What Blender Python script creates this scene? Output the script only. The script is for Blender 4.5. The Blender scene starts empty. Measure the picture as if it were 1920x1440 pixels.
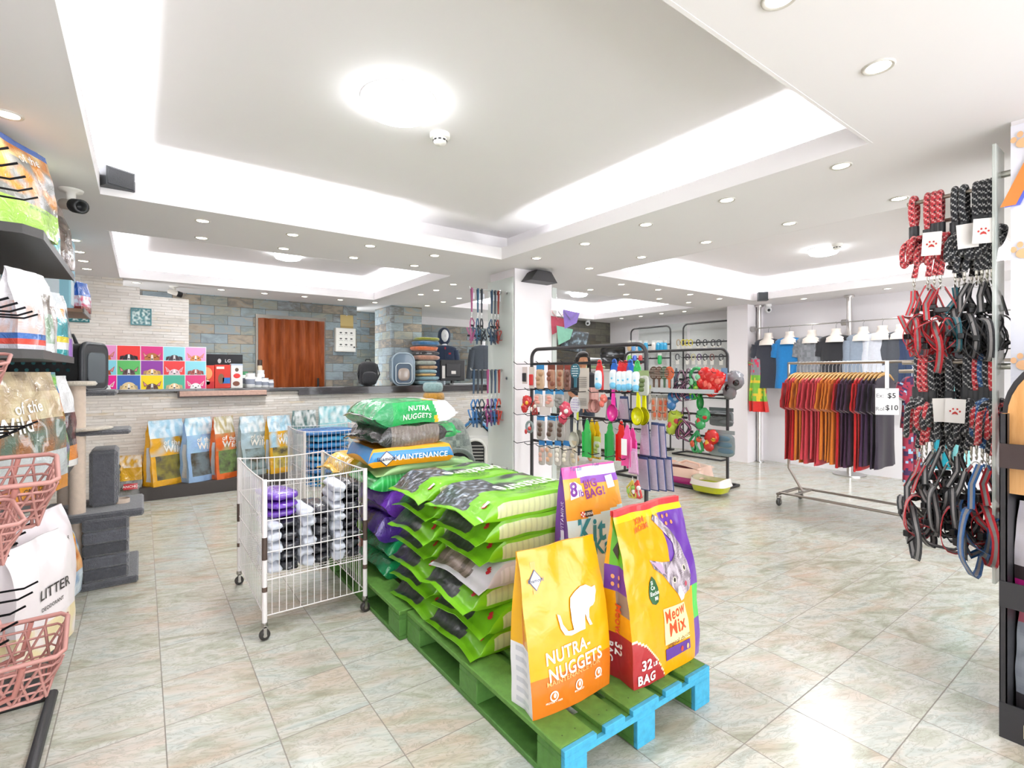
import bpy, bmesh, math, random
from mathutils import Vector, Matrix, noise
RND = random.Random(11)
sc = bpy.context.scene
COLL = sc.collection
PI = math.pi
# ---------------------------------------------------------------- camera, world, exposure
CH, CF, CS, CC = 1.35, 945.0, 0.5916, 0.8062      # eye height, focal length in px, heading sin/cos
cam_d = bpy.data.cameras.new('camera')
cam = bpy.data.objects.new('camera', cam_d); COLL.objects.link(cam)
cam.location = (0, 0, CH)
cam.rotation_euler = (PI/2, 0, -math.asin(CS))
cam_d.sensor_width = 36; cam_d.lens = 36*CF/1920; cam_d.shift_y = -20/1920
cam_d.clip_start = 0.05
sc.camera = cam
sc.view_settings.view_transform = 'Standard'; sc.view_settings.look = 'None'
sc.view_settings.gamma = 1; sc.view_settings.use_curve_mapping = False
sc.view_settings.exposure = 0.2
sc.cycles.use_denoising = True
sc.cycles.max_bounces = 7; sc.cycles.diffuse_bounces = 4; sc.cycles.glossy_bounces = 3
sc.cycles.transmission_bounces = 5; sc.cycles.transparent_max_bounces = 10
sc.cycles.sample_clamp_indirect = 6
sc.cycles.caustics_reflective = False; sc.cycles.caustics_refractive = False
wd = bpy.data.worlds.new('street_daylight'); sc.world = wd; wd.use_nodes = True
bg = wd.node_tree.nodes['Background']; bg.inputs[0].default_value = (0.93, 0.96, 1, 1); bg.inputs[1].default_value = 6.2
def area(name, loc, rot, sx, sy, power, col=(1, 1, 1)):
    d = bpy.data.lights.new(name, 'AREA'); d.shape = 'RECTANGLE'; d.size = sx; d.size_y = sy; d.energy = power; d.color = col
    o = bpy.data.objects.new(name, d); COLL.objects.link(o); o.location = loc; o.rotation_euler = rot
    return o
# the street side behind the camera is open, so the sky itself lights the shop through it

# ---------------------------------------------------------------- ray helpers (measure real positions)
def W(r, f): return (CC*r+CS*f, -CS*r+CC*f)
def fl(px, py, z=0.0):
    f = CF*(CH-z)/(py-700.0); return W((px-960)/CF*f, f)
def onx(px, X):
    k = (px-960)/CF; f = X/(CC*k+CS); return X, f*(CC-CS*k), f
def ony(px, Y):
    k = (px-960)/CF; f = Y/(CC-CS*k); return f*(CC*k+CS), Y, f
def zz(py, f): return CH+(700-py)*f/CF
def ceil(px, py, z=2.39):
    f = CF*(z-CH)/(700-py); return W((px-960)/CF*f, f)
def hit(px, P, rz):
    k = (px-960)/CF; a, b = CC*k+CS, CC-CS*k
    dx, dy = math.cos(rz), math.sin(rz)
    f = (P[0]*dy-P[1]*dx)/(a*dy-b*dx)
    return (f*a-P[0])*dx+(f*b-P[1])*dy, f

# ---------------------------------------------------------------- colours and materials
def lin(c): return c/12.92 if c <= .04045 else ((c+.055)/1.055)**2.4
def hx(s):
    if not isinstance(s, str): return s
    s = s.lstrip('#')
    if len(s) == 3: s = ''.join(c*2 for c in s)
    return tuple(lin(int(s[i:i+2], 16)/255) for i in (0, 2, 4))
def mixc(a, b, t):
    a, b = hx(a), hx(b); return tuple(a[i]*(1-t)+b[i]*t for i in range(3))

class NT:
    def __init__(s, name):
        s.m = bpy.data.materials.new(name); s.m.use_nodes = True; s.t = s.m.node_tree
        s.b = s.t.nodes['Principled BSDF']
    def n(s, kind, **k):
        nd = s.t.nodes.new(kind)
        for a, v in k.items():
            if a.startswith('i_'):
                key = a[2:]; key = int(key) if key.isdigit() else key.replace('_', ' ')
                if isinstance(v, bpy.types.NodeSocket): s.t.links.new(v, nd.inputs[key])
                else: nd.inputs[key].default_value = v
            else: setattr(nd, a, v)
        return nd
    def math(s, op, a, b=None):
        nd = s.n('ShaderNodeMath', operation=op, i_0=a)
        if b is not None:
            if isinstance(b, bpy.types.NodeSocket): s.t.links.new(b, nd.inputs[1])
            else: nd.inputs[1].default_value = b
        return nd.outputs[0]
    def set(s, key, v):
        if isinstance(v, bpy.types.NodeSocket): s.t.links.new(v, s.b.inputs[key])
        else: s.b.inputs[key].default_value = v
    def mix(s, fac, a, b, mode='MIX'):
        nd = s.n('ShaderNodeMix', data_type='RGBA', blend_type=mode)
        for idx, v in ((0, fac), (6, a), (7, b)):
            if isinstance(v, bpy.types.NodeSocket): s.t.links.new(v, nd.inputs[idx])
            elif idx == 0: nd.inputs[0].default_value = v
            else: nd.inputs[idx].default_value = (*hx(v), 1) if len(hx(v)) == 3 else v
        return nd.outputs[2]
    def noise(s, vec, scale, detail=3, rough=.5, dist=0):
        return s.n('ShaderNodeTexNoise', i_Vector=vec, i_Scale=scale, i_Detail=detail, i_Roughness=rough, i_Distortion=dist)
    def ramp(s, fac, stops, interp='LINEAR'):
        nd = s.n('ShaderNodeValToRGB', i_0=fac); cr = nd.color_ramp; cr.interpolation = interp
        while len(cr.elements) > 1: cr.elements.remove(cr.elements[-1])
        for i, (p, c) in enumerate(stops):
            e = cr.elements[0] if i == 0 else cr.elements.new(p)
            e.position = p; e.color = (*hx(c), 1)
        return nd.outputs[0]
    def bump(s, h, strength, dist=.01):
        s.set('Normal', s.n('ShaderNodeBump', i_Height=h, i_Strength=strength, i_Distance=dist).outputs[0])
MAT = {}
def colmat(name, rough, metal=0.0, bump=None, coat=0.0, sheen=0.0, spec=.5, vary=.0):
    q = NT(name); a = q.n('ShaderNodeAttribute', attribute_name='Col').outputs[0]
    tc = q.n('ShaderNodeTexCoord').outputs['Object']
    if vary:
        nz = q.noise(tc, 35, 4).outputs[0]
        a = q.mix(vary, a, q.ramp(nz, [(.3, '#444444'), (.7, '#ffffff')]), 'MULTIPLY')
    q.set('Base Color', a); q.set('Roughness', rough); q.set('Metallic', metal)
    q.set('Coat Weight', coat); q.set('Sheen Weight', sheen); q.set('Specular IOR Level', spec)
    if bump:
        q.bump(q.noise(tc, bump[0], bump[2] if len(bump) > 2 else 4, .6, bump[3] if len(bump) > 3 else 0).outputs[0], bump[1])
    MAT[name] = q.m; return q
colmat('matte_plastic', .45, bump=(120, .05))
colmat('painted', .5, bump=(60, .08))
colmat('card', .7, bump=(200, .04))
colmat('fabric', .9, sheen=.3, bump=(260, .25), vary=.12)
colmat('plush', .95, sheen=.6, bump=(90, .9), vary=.35)
colmat('print_film', .3, bump=(14, .35, 2, .6), coat=.25)
colmat('crinkle_film', .2, bump=(22, .8, 3, 1.2), coat=.5)
colmat('metal', .28, metal=1, bump=(40, .02))
colmat('wood_paint', .6, bump=(30, .3), vary=.25)
colmat('lacquer', .22, coat=.4, bump=(50, .02))
def simple(name, col, rough, trans=0, alpha=1, emit=None, es=0, ior=1.45, metal=0):
    q = NT(name); q.set('Base Color', (*hx(col), 1)); q.set('Roughness', rough); q.set('Transmission Weight', trans)
    q.set('IOR', ior); q.set('Alpha', alpha); q.set('Metallic', metal)
    tc = q.n('ShaderNodeTexCoord').outputs['Object']
    if not emit: q.bump(q.noise(tc, 45, 3).outputs[0], .03)
    if emit: q.set('Emission Color', (*hx(emit), 1)); q.set('Emission Strength', es)
    MAT[name] = q.m
simple('clear_film', '#f4f8fa', .08, alpha=.22)
simple('acrylic', '#dfe6e0', .12, alpha=.55)
simple('glass', '#e8f4ee', .03, alpha=.18)
simple('lens_glow', '#ffffff', .4, emit='#fff4e0', es=10)
simple('lamp_glow', '#ffffff', .4, emit='#f6fbff', es=16)
simple('cove_glow', '#ffffff', .4, emit='#f6faff', es=105)
def setmat(name, col, rough, nscale=3, amt=.04, bump=.02):
    q = NT(name); tc = q.n('ShaderNodeTexCoord').outputs['Object']
    nz = q.noise(tc, nscale, 4).outputs[0]
    q.set('Base Color', q.mix(q.math('MULTIPLY', nz, amt*2), col, mixc(col, '#888888', .5)))
    q.set('Roughness', rough); q.bump(q.noise(tc, 180, 3).outputs[0], bump, .002); MAT[name] = q.m
setmat('ceiling_paint', '#ebe7e7', .85)
setmat('wall_paint', '#eeeaec', .8)
setmat('column_paint', '#efe9eb', .75)
def cells(q, u, v, cw, ch, off, mort):
    row = q.math('FLOOR', q.math('DIVIDE', v, ch))
    sh = q.math('MULTIPLY', row, off)
    uu = q.math('ADD', q.math('DIVIDE', u, cw), sh)
    colm = q.math('FLOOR', uu)
    fu = q.math('FRACT', uu); fv = q.math('FRACT', q.math('DIVIDE', v, ch))
    def edge(f, m):
        a = q.math('LESS_THAN', f, m); b = q.math('GREATER_THAN', f, 1-m); return q.math('MAXIMUM', a, b)
    mask = q.math('MAXIMUM', edge(fu, mort/cw), edge(fv, mort/ch))
    cell = q.n('ShaderNodeCombineXYZ', i_0=colm, i_1=row).outputs[0]
    wn = q.n('ShaderNodeTexWhiteNoise', i_Vector=cell)
    return mask, wn.outputs[0], wn.outputs[1]
def stone(name, cw, ch, off, mort, stops, mortc, wv, rough, bumpv):
    q = NT(name); g = q.n('ShaderNodeNewGeometry').outputs['Position']
    sp = q.n('ShaderNodeSeparateXYZ', i_0=g)
    u = q.math('ADD', sp.outputs[0], sp.outputs[1])
    mask, rnd, rcol = cells(q, u, sp.outputs[2], cw, ch, off, mort)
    mp = q.n('ShaderNodeMapping', i_0=g); mp.inputs['Scale'].default_value = (3, 3, 7)
    shift = q.n('ShaderNodeVectorMath', operation='ADD', i_0=mp.outputs[0], i_1=rcol).outputs[0]
    nz = q.noise(shift, wv, 6, .62, .9).outputs[0]
    tone = q.math('ADD', q.math('MULTIPLY', rnd, .62), q.math('MULTIPLY', nz, .5))
    c = q.ramp(tone, stops)
    c = q.mix(q.math('MULTIPLY', nz, .35), c, q.mix(.5, c, '#ffffff', 'OVERLAY'))
    c = q.mix(q.math('MULTIPLY', mask, .75), c, mortc)
    q.set('Base Color', c); q.set('Roughness', rough)
    h = q.math('SUBTRACT', q.math('ADD', q.math('MULTIPLY', rnd, .6), nz), mask)
    q.bump(h, bumpv, .012); MAT[name] = q.m
stone('slate_cladding', .31, .125, .5, .003,
      [(.12, '#5f5b58'), (.24, '#828e94'), (.34, '#95a3aa'), (.44, '#808a88'), (.53, '#9a988a'), (.62, '#8b989e'), (.72, '#a39684'), (.82, '#74726e'), (.95, '#98a2a6')], '#4b4a48', 1.7, .7, .5)
stone('dark_slate', .31, .125, .5, .003,
      [(.1, '#3a3835'), (.3, '#5c5a52'), (.5, '#6b675a'), (.7, '#4c4b47'), (.9, '#6d6048')], '#2e2d2b', 1.7, .7, .5)
stone('white_split_stone', .27, .032, .37, .0012,
      [(.15, '#c2b8ad'), (.32, '#dcd4cb'), (.5, '#e6e0d9'), (.66, '#d3cac0'), (.8, '#e2dad0'), (.95, '#d2bfa4')], '#a39a92', 2.2, .8, .9)
def floor_mat():
    q = NT('marbled_tile'); g = q.n('ShaderNodeNewGeometry').outputs['Position']
    sp = q.n('ShaderNodeSeparateXYZ', i_0=g)
    u = q.math('ADD', sp.outputs[0], 10.2-2.11+.0); v = q.math('ADD', sp.outputs[1], 10.2-.98)
    mask, rnd, rcol = cells(q, u, v, .34, .34, 0, .0021)
    mp = q.n('ShaderNodeMapping', i_0=g); mp.inputs['Rotation'].default_value = (0, 0, .35)
    sc_ = q.n('ShaderNodeMapping', i_0=mp.outputs[0]); sc_.inputs['Scale'].default_value = (2.2, 6.5, 1)
    sh = q.n('ShaderNodeVectorMath', operation='ADD', i_0=sc_.outputs[0], i_1=rcol).outputs[0]
    n1 = q.noise(sh, 1.3, 6, .6, 1.1).outputs[0]
    n2 = q.noise(sh, 3.4, 7, .65, 1.6).outputs[0]
    n3 = q.noise(q.n('ShaderNodeVectorMath', operation='ADD', i_0=sh, i_1=(7.3, 2.1, 4)).outputs[0], 1.0, 4, .5, .8).outputs[0]
    base = q.ramp(n1, [(.3, '#9c9f8c'), (.42, '#b6b8a8'), (.54, '#cbcbc2'), (.62, '#bcc2bb'), (.74, '#a9ada4')])
    warm = q.ramp(n3, [(.5, '#000000'), (.68, '#ffffff')])
    base = q.mix(q.math('MULTIPLY', q.n('ShaderNodeRGBToBW', i_0=warm).outputs[0], .55), base, '#c6ab96')
    vein = q.ramp(n2, [(.46, '#ffffff'), (.5, '#000000'), (.54, '#ffffff')])
    base = q.mix(q.math('MULTIPLY', q.math('SUBTRACT', 1.0, q.n('ShaderNodeRGBToBW', i_0=vein).outputs[0]), .5), base, '#8f8c7c')
    base = q.mix(q.math('MULTIPLY', rnd, .12), base, '#b5b0a2')
    q.set('Base Color', q.mix(q.math('MULTIPLY', mask, .8), base, '#766e66'))
    q.set('Roughness', q.math('ADD', q.math('MULTIPLY', mask, .5), q.math('ADD', .13, q.math('MULTIPLY', n1, .12))))
    q.set('Specular IOR Level', .55)
    q.bump(q.math('SUBTRACT', q.math('MULTIPLY', n2, .12), mask), .12, .003); MAT['marbled_tile'] = q.m
floor_mat()
def wood_mat(name, c1, c2, c3, scale, rough):
    q = NT(name); tc = q.n('ShaderNodeTexCoord').outputs['Object']
    mp = q.n('ShaderNodeMapping', i_0=tc); mp.inputs['Scale'].default_value = (6, 6, .7)
    nz = q.noise(mp.outputs[0], scale, 6, .6, .6).outputs[0]
    q.set('Base Color', q.ramp(nz, [(.3, c1), (.5, c2), (.7, c3)])); q.set('Roughness', rough)
    q.bump(nz, .03); MAT[name] = q.m
wood_mat('brown_laminate', '#6a2f12', '#8a4420', '#9c5128', 3, .16)
wood_mat('light_ply', '#c98f4e', '#dba468', '#e3b37a', 3, .5)
def screen_mat():
    q = NT('camera_feed_screen'); tc = q.n('ShaderNodeTexCoord').outputs['Object']
    nz = q.noise(tc, 14, 5).outputs[0]
    c = q.ramp(nz, [(.35, '#05070a'), (.5, '#27333b'), (.62, '#7f98a6'), (.75, '#b9cbd2')])
    q.set('Base Color', (0.01, .01, .01, 1)); q.set('Emission Color', c); q.set('Emission Strength', .7); q.set('Roughness', .2); MAT['screen'] = q.m
screen_mat()

# ---------------------------------------------------------------- mesh builder
def rot(rx=0, ry=0, rz=0): return Matrix.Rotation(rz, 4, 'Z') @ Matrix.Rotation(ry, 4, 'Y') @ Matrix.Rotation(rx, 4, 'X')
def tr(x, y, z): return Matrix.Translation((x, y, z))
_txt = {}
def text_geo(body, bold=0.0, squash=1.0):
    key = (body, bold)
    if key not in _txt:
        cu = bpy.data.curves.new('lettering', 'FONT'); cu.body = body; cu.size = 1; cu.align_x = 'CENTER'; cu.align_y = 'CENTER'
        cu.offset = bold; cu.space_character = 1+bold*3.5; cu.resolution_u = 3
        ob = bpy.data.objects.new('lettering', cu)
        me = bpy.data.meshes.new_from_object(ob)
        _txt[key] = ([(v.co.x, v.co.y) for v in me.vertices], [tuple(p.vertices) for p in me.polygons])
        bpy.data.objects.remove(ob); bpy.data.curves.remove(cu); bpy.data.meshes.remove(me)
    return _txt[key]
class MB:
    def __init__(s, c='#ffffff', M=None):
        s.v = []; s.f = []; s.c = []; s.s = []; s.col = hx(c); s.M = M or Matrix.Identity(4)
    def C(s, c): s.col = hx(c); return s
    def add(s, vs, fs, smooth=False, cols=None):
        o = len(s.v); M = s.M
        s.v.extend([tuple(M @ Vector(p)) for p in vs])
        s.f.extend([tuple(i+o for i in f) for f in fs])
        s.c.extend(cols if cols else [s.col]*len(fs)); s.s.extend([smooth]*len(fs)); return s
    def box(s, x0, y0, z0, x1, y1, z1, ch=0.0):
        if x0 > x1: x0, x1 = x1, x0
        if y0 > y1: y0, y1 = y1, y0
        if z0 > z1: z0, z1 = z1, z0
        ch = min(ch, (x1-x0)*.45, (y1-y0)*.45, (z1-z0)*.45)
        if ch <= 0:
            vs = [(x, y, z) for z in (z0, z1) for x, y in ((x0, y0), (x1, y0), (x1, y1), (x0, y1))]
            return s.add(vs, [(3, 2, 1, 0), (4, 5, 6, 7), (0, 1, 5, 4), (1, 2, 6, 5), (2, 3, 7, 6), (3, 0, 4, 7)])
        bm = bmesh.new()
        for x, sx in ((x0, 1), (x1, -1)):
            for y, sy in ((y0, 1), (y1, -1)):
                for z, sz in ((z0, 1), (z1, -1)):
                    bm.verts.new((x+sx*ch, y+sy*ch, z)); bm.verts.new((x+sx*ch, y, z+sz*ch)); bm.verts.new((x, y+sy*ch, z+sz*ch))
        bmesh.ops.convex_hull(bm, input=bm.verts[:])
        bm.verts.index_update()
        s.add([tuple(v.co) for v in bm.verts], [tuple(v.index for v in f.verts) for f in bm.faces]); bm.free(); return s
    def prism(s, pts, a0, a1, ax='y', smooth=False):
        """outline pts (p,q) extruded between a0 and a1 along ax: ax y -> (p,a,q); ax x -> (a,p,q); ax z -> (p,q,a)"""
        g = {'y': lambda p, q, a: (p, a, q), 'x': lambda p, q, a: (a, p, q), 'z': lambda p, q, a: (p, q, a)}[ax]
        n = len(pts); vs = [g(p, q, a0) for p, q in pts]+[g(p, q, a1) for p, q in pts]
        s.add(vs, [tuple(range(n)), tuple(range(2*n-1, n-1, -1))])
        s.add(vs, [(i, (i+1) % n, n+(i+1) % n, n+i) for i in range(n)], smooth); return s
    def lathe(s, prof, n=24, c=(0, 0, 0), ax='z', cap=False, smooth=True):
        vs = []; fs = []
        for r, h in prof:
            for i in range(n):
                a = 2*PI*i/n; p, q = r*math.cos(a), r*math.sin(a)
                vs.append({'z': (c[0]+p, c[1]+q, c[2]+h), 'y': (c[0]+p, c[1]+h, c[2]+q), 'x': (c[0]+h, c[1]+p, c[2]+q)}[ax])
        for j in range(len(prof)-1):
            for i in range(n):
                fs.append((j*n+i, j*n+(i+1) % n, (j+1)*n+(i+1) % n, (j+1)*n+i))
        s.add(vs, fs, smooth)
        if cap: s.add(vs, [tuple(range(n)), tuple(range(len(vs)-n, len(vs)))])
        return s
    def cyl(s, c, r, h, n=20, ax='z', r2=None):
        return s.lathe([(r, 0), (r2 if r2 else r, h)], n, c, ax, cap=True)
    def tube(s, pts, r, n=8, closed=False, cfn=None, rfn=None, cap=True):
        P = [Vector(p) for p in pts]; m = len(P); vs = []; fs = []; cs = []
        up = None
        for i in range(m):
            if closed: t = P[(i+1) % m]-P[i-1]
            else: t = P[min(i+1, m-1)]-P[max(i-1, 0)]
            if t.length < 1e-9: t = Vector((0, 0, 1))
            t.normalize()
            if up is None:
                up = Vector((0, 0, 1)) if abs(t.z) < .9 else Vector((1, 0, 0))
            a = t.cross(up)
            if a.length < 1e-6: a = t.orthogonal()
            a.normalize(); b = a.cross(t); up = b
            rr = rfn(i/(m-1)) if rfn else r
            for k in range(n):
                an = 2*PI*k/n; vs.append(tuple(P[i]+a*(rr*math.cos(an))+b*(rr*math.sin(an))))
        for i in range(m if closed else m-1):
            j = (i+1) % m
            for k in range(n):
                fs.append((i*n+k, i*n+(k+1) % n, j*n+(k+1) % n, j*n+k)); cs.append(cfn(i, k) if cfn else s.col)
        s.add(vs, fs, True, cs)
        if cap and not closed: s.add(vs, [tuple(range(n-1, -1, -1)), tuple(range((m-1)*n, m*n))])
        return s
    def ribbon(s, pts, w, t, side=(0, 1, 0), closed=False, stripe=None):
        """flat webbing: side = the direction its width spans; stripe = colour of the middle third"""
        P = [Vector(p) for p in pts]; m = len(P); vs = []; fs = []; cs = []
        for i in range(m):
            tg = (P[(i+1) % m]-P[i-1]) if closed else (P[min(i+1, m-1)]-P[max(i-1, 0)])
            tg.normalize(); sd = Vector(side(i/max(1, m-1)) if callable(side) else side); sd = sd-tg*sd.dot(tg)
            if sd.length < 1e-5: sd = tg.orthogonal()
            sd.normalize(); nn = tg.cross(sd)
            for a in (-.5, -.2, .2, .5): vs.append(tuple(P[i]+sd*(w*a)+nn*(t/2)))
            for a in (.5, .2, -.2, -.5): vs.append(tuple(P[i]+sd*(w*a)-nn*(t/2)))
        sc_ = hx(stripe) if stripe else s.col
        for i in range(m if closed else m-1):
            j = (i+1) % m
            for k in range(8):
                fs.append((i*8+k, i*8+(k+1) % 8, j*8+(k+1) % 8, j*8+k)); cs.append(sc_ if k in (1, 5) else s.col)
        s.add(vs, fs, False, cs)
        if not closed: s.add(vs, [tuple(range(8)), tuple(range((m-1)*8, m*8))])
        return s
    def grid(s, fn, nu, nv, cfn=None, smooth=True, wrap=False):
        vs = [fn(i/nu, j/nv) for j in range(nv+1) for i in range(nu+1 if not wrap else nu)]
        st = nu if wrap else nu+1; fs = []; cs = []
        for j in range(nv):
            for i in range(nu):
                i2 = (i+1) % st if wrap else i+1
                fs.append((j*st+i, j*st+i2, (j+1)*st+i2, (j+1)*st+i)); cs.append(hx(cfn((i+.5)/nu, (j+.5)/nv)) if cfn else s.col)
        return s.add(vs, fs, smooth, cs)
    def blob(s, c, a, b, h, e1=1.0, e2=1.0, nu=20, nv=12, wr=0.0, ws=9.0, cfn=None, seed=0.0):
        def sp(x, p): return math.copysign(abs(x)**p, x)
        def fn(u, v):
            th = (u*2-1)*PI; ph = (v-.5)*PI*.999
            x = sp(math.cos(ph), e1)*sp(math.cos(th), e2); y = sp(math.cos(ph), e1)*sp(math.sin(th), e2); z = sp(math.sin(ph), e1)
            p = Vector((a*x, b*y, h*z))
            if wr: p *= 1+wr*noise.noise(Vector((x*ws*a*3+seed, y*ws*b*3, z*ws*h*3)))
            return (c[0]+p.x, c[1]+p.y, c[2]+p.z)
        return s.grid(fn, nu, nv, cfn, True)
    def plate(s, pts, fn=None, maxlen=None, c=None):
        """a flat printed shape, pts in 2-D, laid on a surface by fn"""
        if c: s.C(c)
        bm = bmesh.new(); f = bm.faces.new([bm.verts.new((p[0], p[1], 0)) for p in pts])
        if maxlen or len(pts) > 4:
            bmesh.ops.triangulate(bm, faces=bm.faces[:])
        if maxlen:
            for _ in range(6):
                es = [e for e in bm.edges if e.calc_length() > maxlen]
                if not es: break
                bmesh.ops.subdivide_edges(bm, edges=es, cuts=1, use_grid_fill=True)
                bmesh.ops.triangulate(bm, faces=bm.faces[:])
        bm.verts.index_update()
        vs = [tuple(v.co) for v in bm.verts]
        if fn: vs = [fn(v[0], v[1]) for v in vs]
        s.add(vs, [tuple(v.index for v in f.verts) for f in bm.faces]); bm.free(); return s
    def text(s, body, size, fn, c=None, bold=0.0, x=0, y=0, sx=1.0, ang=0.0):
        if c: s.C(c)
        vs, fs = text_geo(body, bold); ca, sa = math.cos(ang), math.sin(ang)
        out = []
        for a, b in vs:
            a *= size*sx; b *= size; out.append(fn(x+a*ca-b*sa, y+a*sa+b*ca))
        return s.add(out, fs)
    def build(s, name, mat, parent=None, label=None):
        me = bpy.data.meshes.new(name)
        me.from_pydata(s.v, [], s.f)
        me.polygons.foreach_set('use_smooth', s.s)
        at = me.color_attributes.new('Col', 'FLOAT_COLOR', 'CORNER')
        buf = []
        for f, c in zip(s.f, s.c):
            buf.extend((c[0], c[1], c[2], 1.0)*len(f))
        at.data.foreach_set('color', buf)
        me.materials.append(MAT[mat]); me.validate(); me.update()
        o = bpy.data.objects.new(name, me); COLL.objects.link(o)
        if parent is not None: o.parent = parent
        if label: o['label'] = label
        return o
def T(name, label, cat, loc=(0, 0, 0), rz=0.0, group=None, re=None):
    o = bpy.data.objects.new(name, None); COLL.objects.link(o); o.empty_display_size = .1
    o.location = loc; o.rotation_euler = re if re else (0, 0, rz)
    o['label'] = label; o['category'] = cat
    if group: o['group'] = group
    return o
def tag(o, label, cat, group=None, loc=None, rz=None):
    o['label'] = label; o['category'] = cat
    if group: o['group'] = group
    if loc: o.location = loc
    if rz is not None: o.rotation_euler = (0, 0, rz)
    return o
def struct(o): o['kind'] = 'structure'; return o
def dup(root, label, loc, rz=None, group=None):
    def cp(o, par):
        c = o.copy(); COLL.objects.link(c)
        if par is not None: c.parent = par
        for k in kids.get(o.name, []): cp(k, c)
        return c
    kids = {}
    def walk(o):
        kids[o.name] = list(o.children)
        for k in o.children: walk(k)
    walk(root); r = cp(root, None); r.location = loc; r['label'] = label
    if rz is not None: r.rotation_euler = (0, 0, rz)
    if group: r['group'] = group
    return r
ORD = ['first', 'second', 'third', 'fourth', 'fifth', 'sixth', 'seventh', 'eighth', 'ninth', 'tenth', 'eleventh', 'twelfth',
       'thirteenth', 'fourteenth', 'fifteenth', 'sixteenth', 'seventeenth', 'eighteenth', 'nineteenth', 'twentieth', 'twenty-first', 'twenty-second', 'twenty-third', 'twenty-fourth']
def arc(cx, cy, r, a0, a1, n): return [(cx+r*math.cos(math.radians(a0+(a1-a0)*i/n)), cy+r*math.sin(math.radians(a0+(a1-a0)*i/n))) for i in range(n+1)]
def ell(cx, cy, a, b, n=20): return [(cx+a*math.cos(2*PI*i/n), cy+b*math.sin(2*PI*i/n)) for i in range(n)]
def N(x, y, z=0.0): return noise.noise(Vector((x, y, z)))
# ================================================================ THE SETTING
Z0, ZU = 2.39, 2.66
m = MB(); m.box(-1.4, -3.2, -.05, 10.5, 9.2, 0); struct(m.build('floor', 'marbled_tile'))
XS = [-1.4, -.21, 2.66, 3.85, 7.05, 8.2]; YS = [-3.2, .87, 3.78, 4.70, 6.92, 9.2]
TR = [(1, 1), (1, 3), (3, 1), (3, 3)]
m = MB()
for i in range(5):
    for j in range(5):
        if (i, j) in TR: continue
        m.add([(XS[i], YS[j], Z0), (XS[i+1], YS[j], Z0), (XS[i+1], YS[j+1], Z0), (XS[i], YS[j+1], Z0)], [(3, 2, 1, 0)])
LED = .16
for i, j in TR:
    x0, x1, y0, y1 = XS[i], XS[i+1], YS[j], YS[j+1]; t = .014; h = .105
    m.box(x0, y0, Z0-.001, x0+t, y1, Z0+h); m.box(x1-t, y0, Z0-.001, x1, y1, Z0+h)
    m.box(x0+t, y0, Z0-.001, x1-t, y0+t, Z0+h); m.box(x0+t, y1-t, Z0-.001, x1-t, y1, Z0+h)
    X0, X1, Y0, Y1 = x0-LED-.04, x1+LED+.04, y0-LED-.04, y1+LED+.04
    for a, b in (((X0, Y0), (X1, Y0)), ((X1, Y0), (X1, Y1)), ((X1, Y1), (X0, Y1)), ((X0, Y1), (X0, Y0))):
        m.add([(*a, Z0), (*b, Z0), (*b, ZU), (*a, ZU)], [(0, 1, 2, 3)])
    m.add([(X0, Y0, ZU), (X1, Y0, ZU), (X1, Y1, ZU), (X0, Y1, ZU)], [(0, 1, 2, 3)])
m.add([(-1.4, -3.2, 2.75), (8.2, -3.2, 2.75), (8.2, 9.2, 2.75), (-1.4, 9.2, 2.75)], [(0, 1, 2, 3)])
struct(m.build('ceiling', 'ceiling_paint'))
def wallbox(name, mat, *b):
    m = MB(); m.box(*b); return struct(m.build(name, mat))
wallbox('wall_left', 'wall_paint', -1.3, -3.2, 0, -1.2, 7.0, 2.75)
wallbox('wall_right', 'wall_paint', 7.8, -3.2, 0, 7.9, 7.3, 2.75)
# white split-stone wall with a stepped top, left of the slate
xa = ony(230, 7.0)[0]; xb = ony(262, 7.0)[0]; xc = ony(354, 7.0)[0]
m = MB(); m.prism([(-1.3, 0), (xc, 0), (xc, 2.215), (xb, 2.225), (xb, 2.31), (xa, 2.315), (xa, Z0), (-1.3, Z0)], 7.0, 7.1)
struct(m.build('wall_back_white_stone', 'white_split_stone'))
xd = ony(669, 7.75)[0]
wallbox('wall_back_slate', 'slate_cladding', -1.3, 7.75, 0, xd, 7.85, Z0)
wallbox('wall_back_recess', 'slate_cladding', xd, 8.35, 0, 3.3, 8.45, Z0)
wallbox('wall_back_alcove', 'slate_cladding', 3.2, 8.5, 0, 6.0, 8.6, 2.25)
wallbox('trim_1', 'ceiling_paint', 3.2, 8.42, 2.25, 6.0, 8.6, Z0)
wallbox('wall_back_dark_slate', 'dark_slate', 5.75, 7.2, 0, 8.0, 7.3, 2.75)
wallbox('column_slate', 'slate_cladding', 3.06, 7.28, 0, 3.57, 7.95, Z0)
wallbox('column_center', 'column_paint', 2.97, 4.0, 0, 3.45, 4.43, Z0)
wallbox('column_right', 'column_paint', 7.35, 4.02, 0, 7.8, 4.35, Z0)
wallbox('column_near', 'column_paint', 2.9, -.4, 0, 3.4, .46, Z0)
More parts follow.
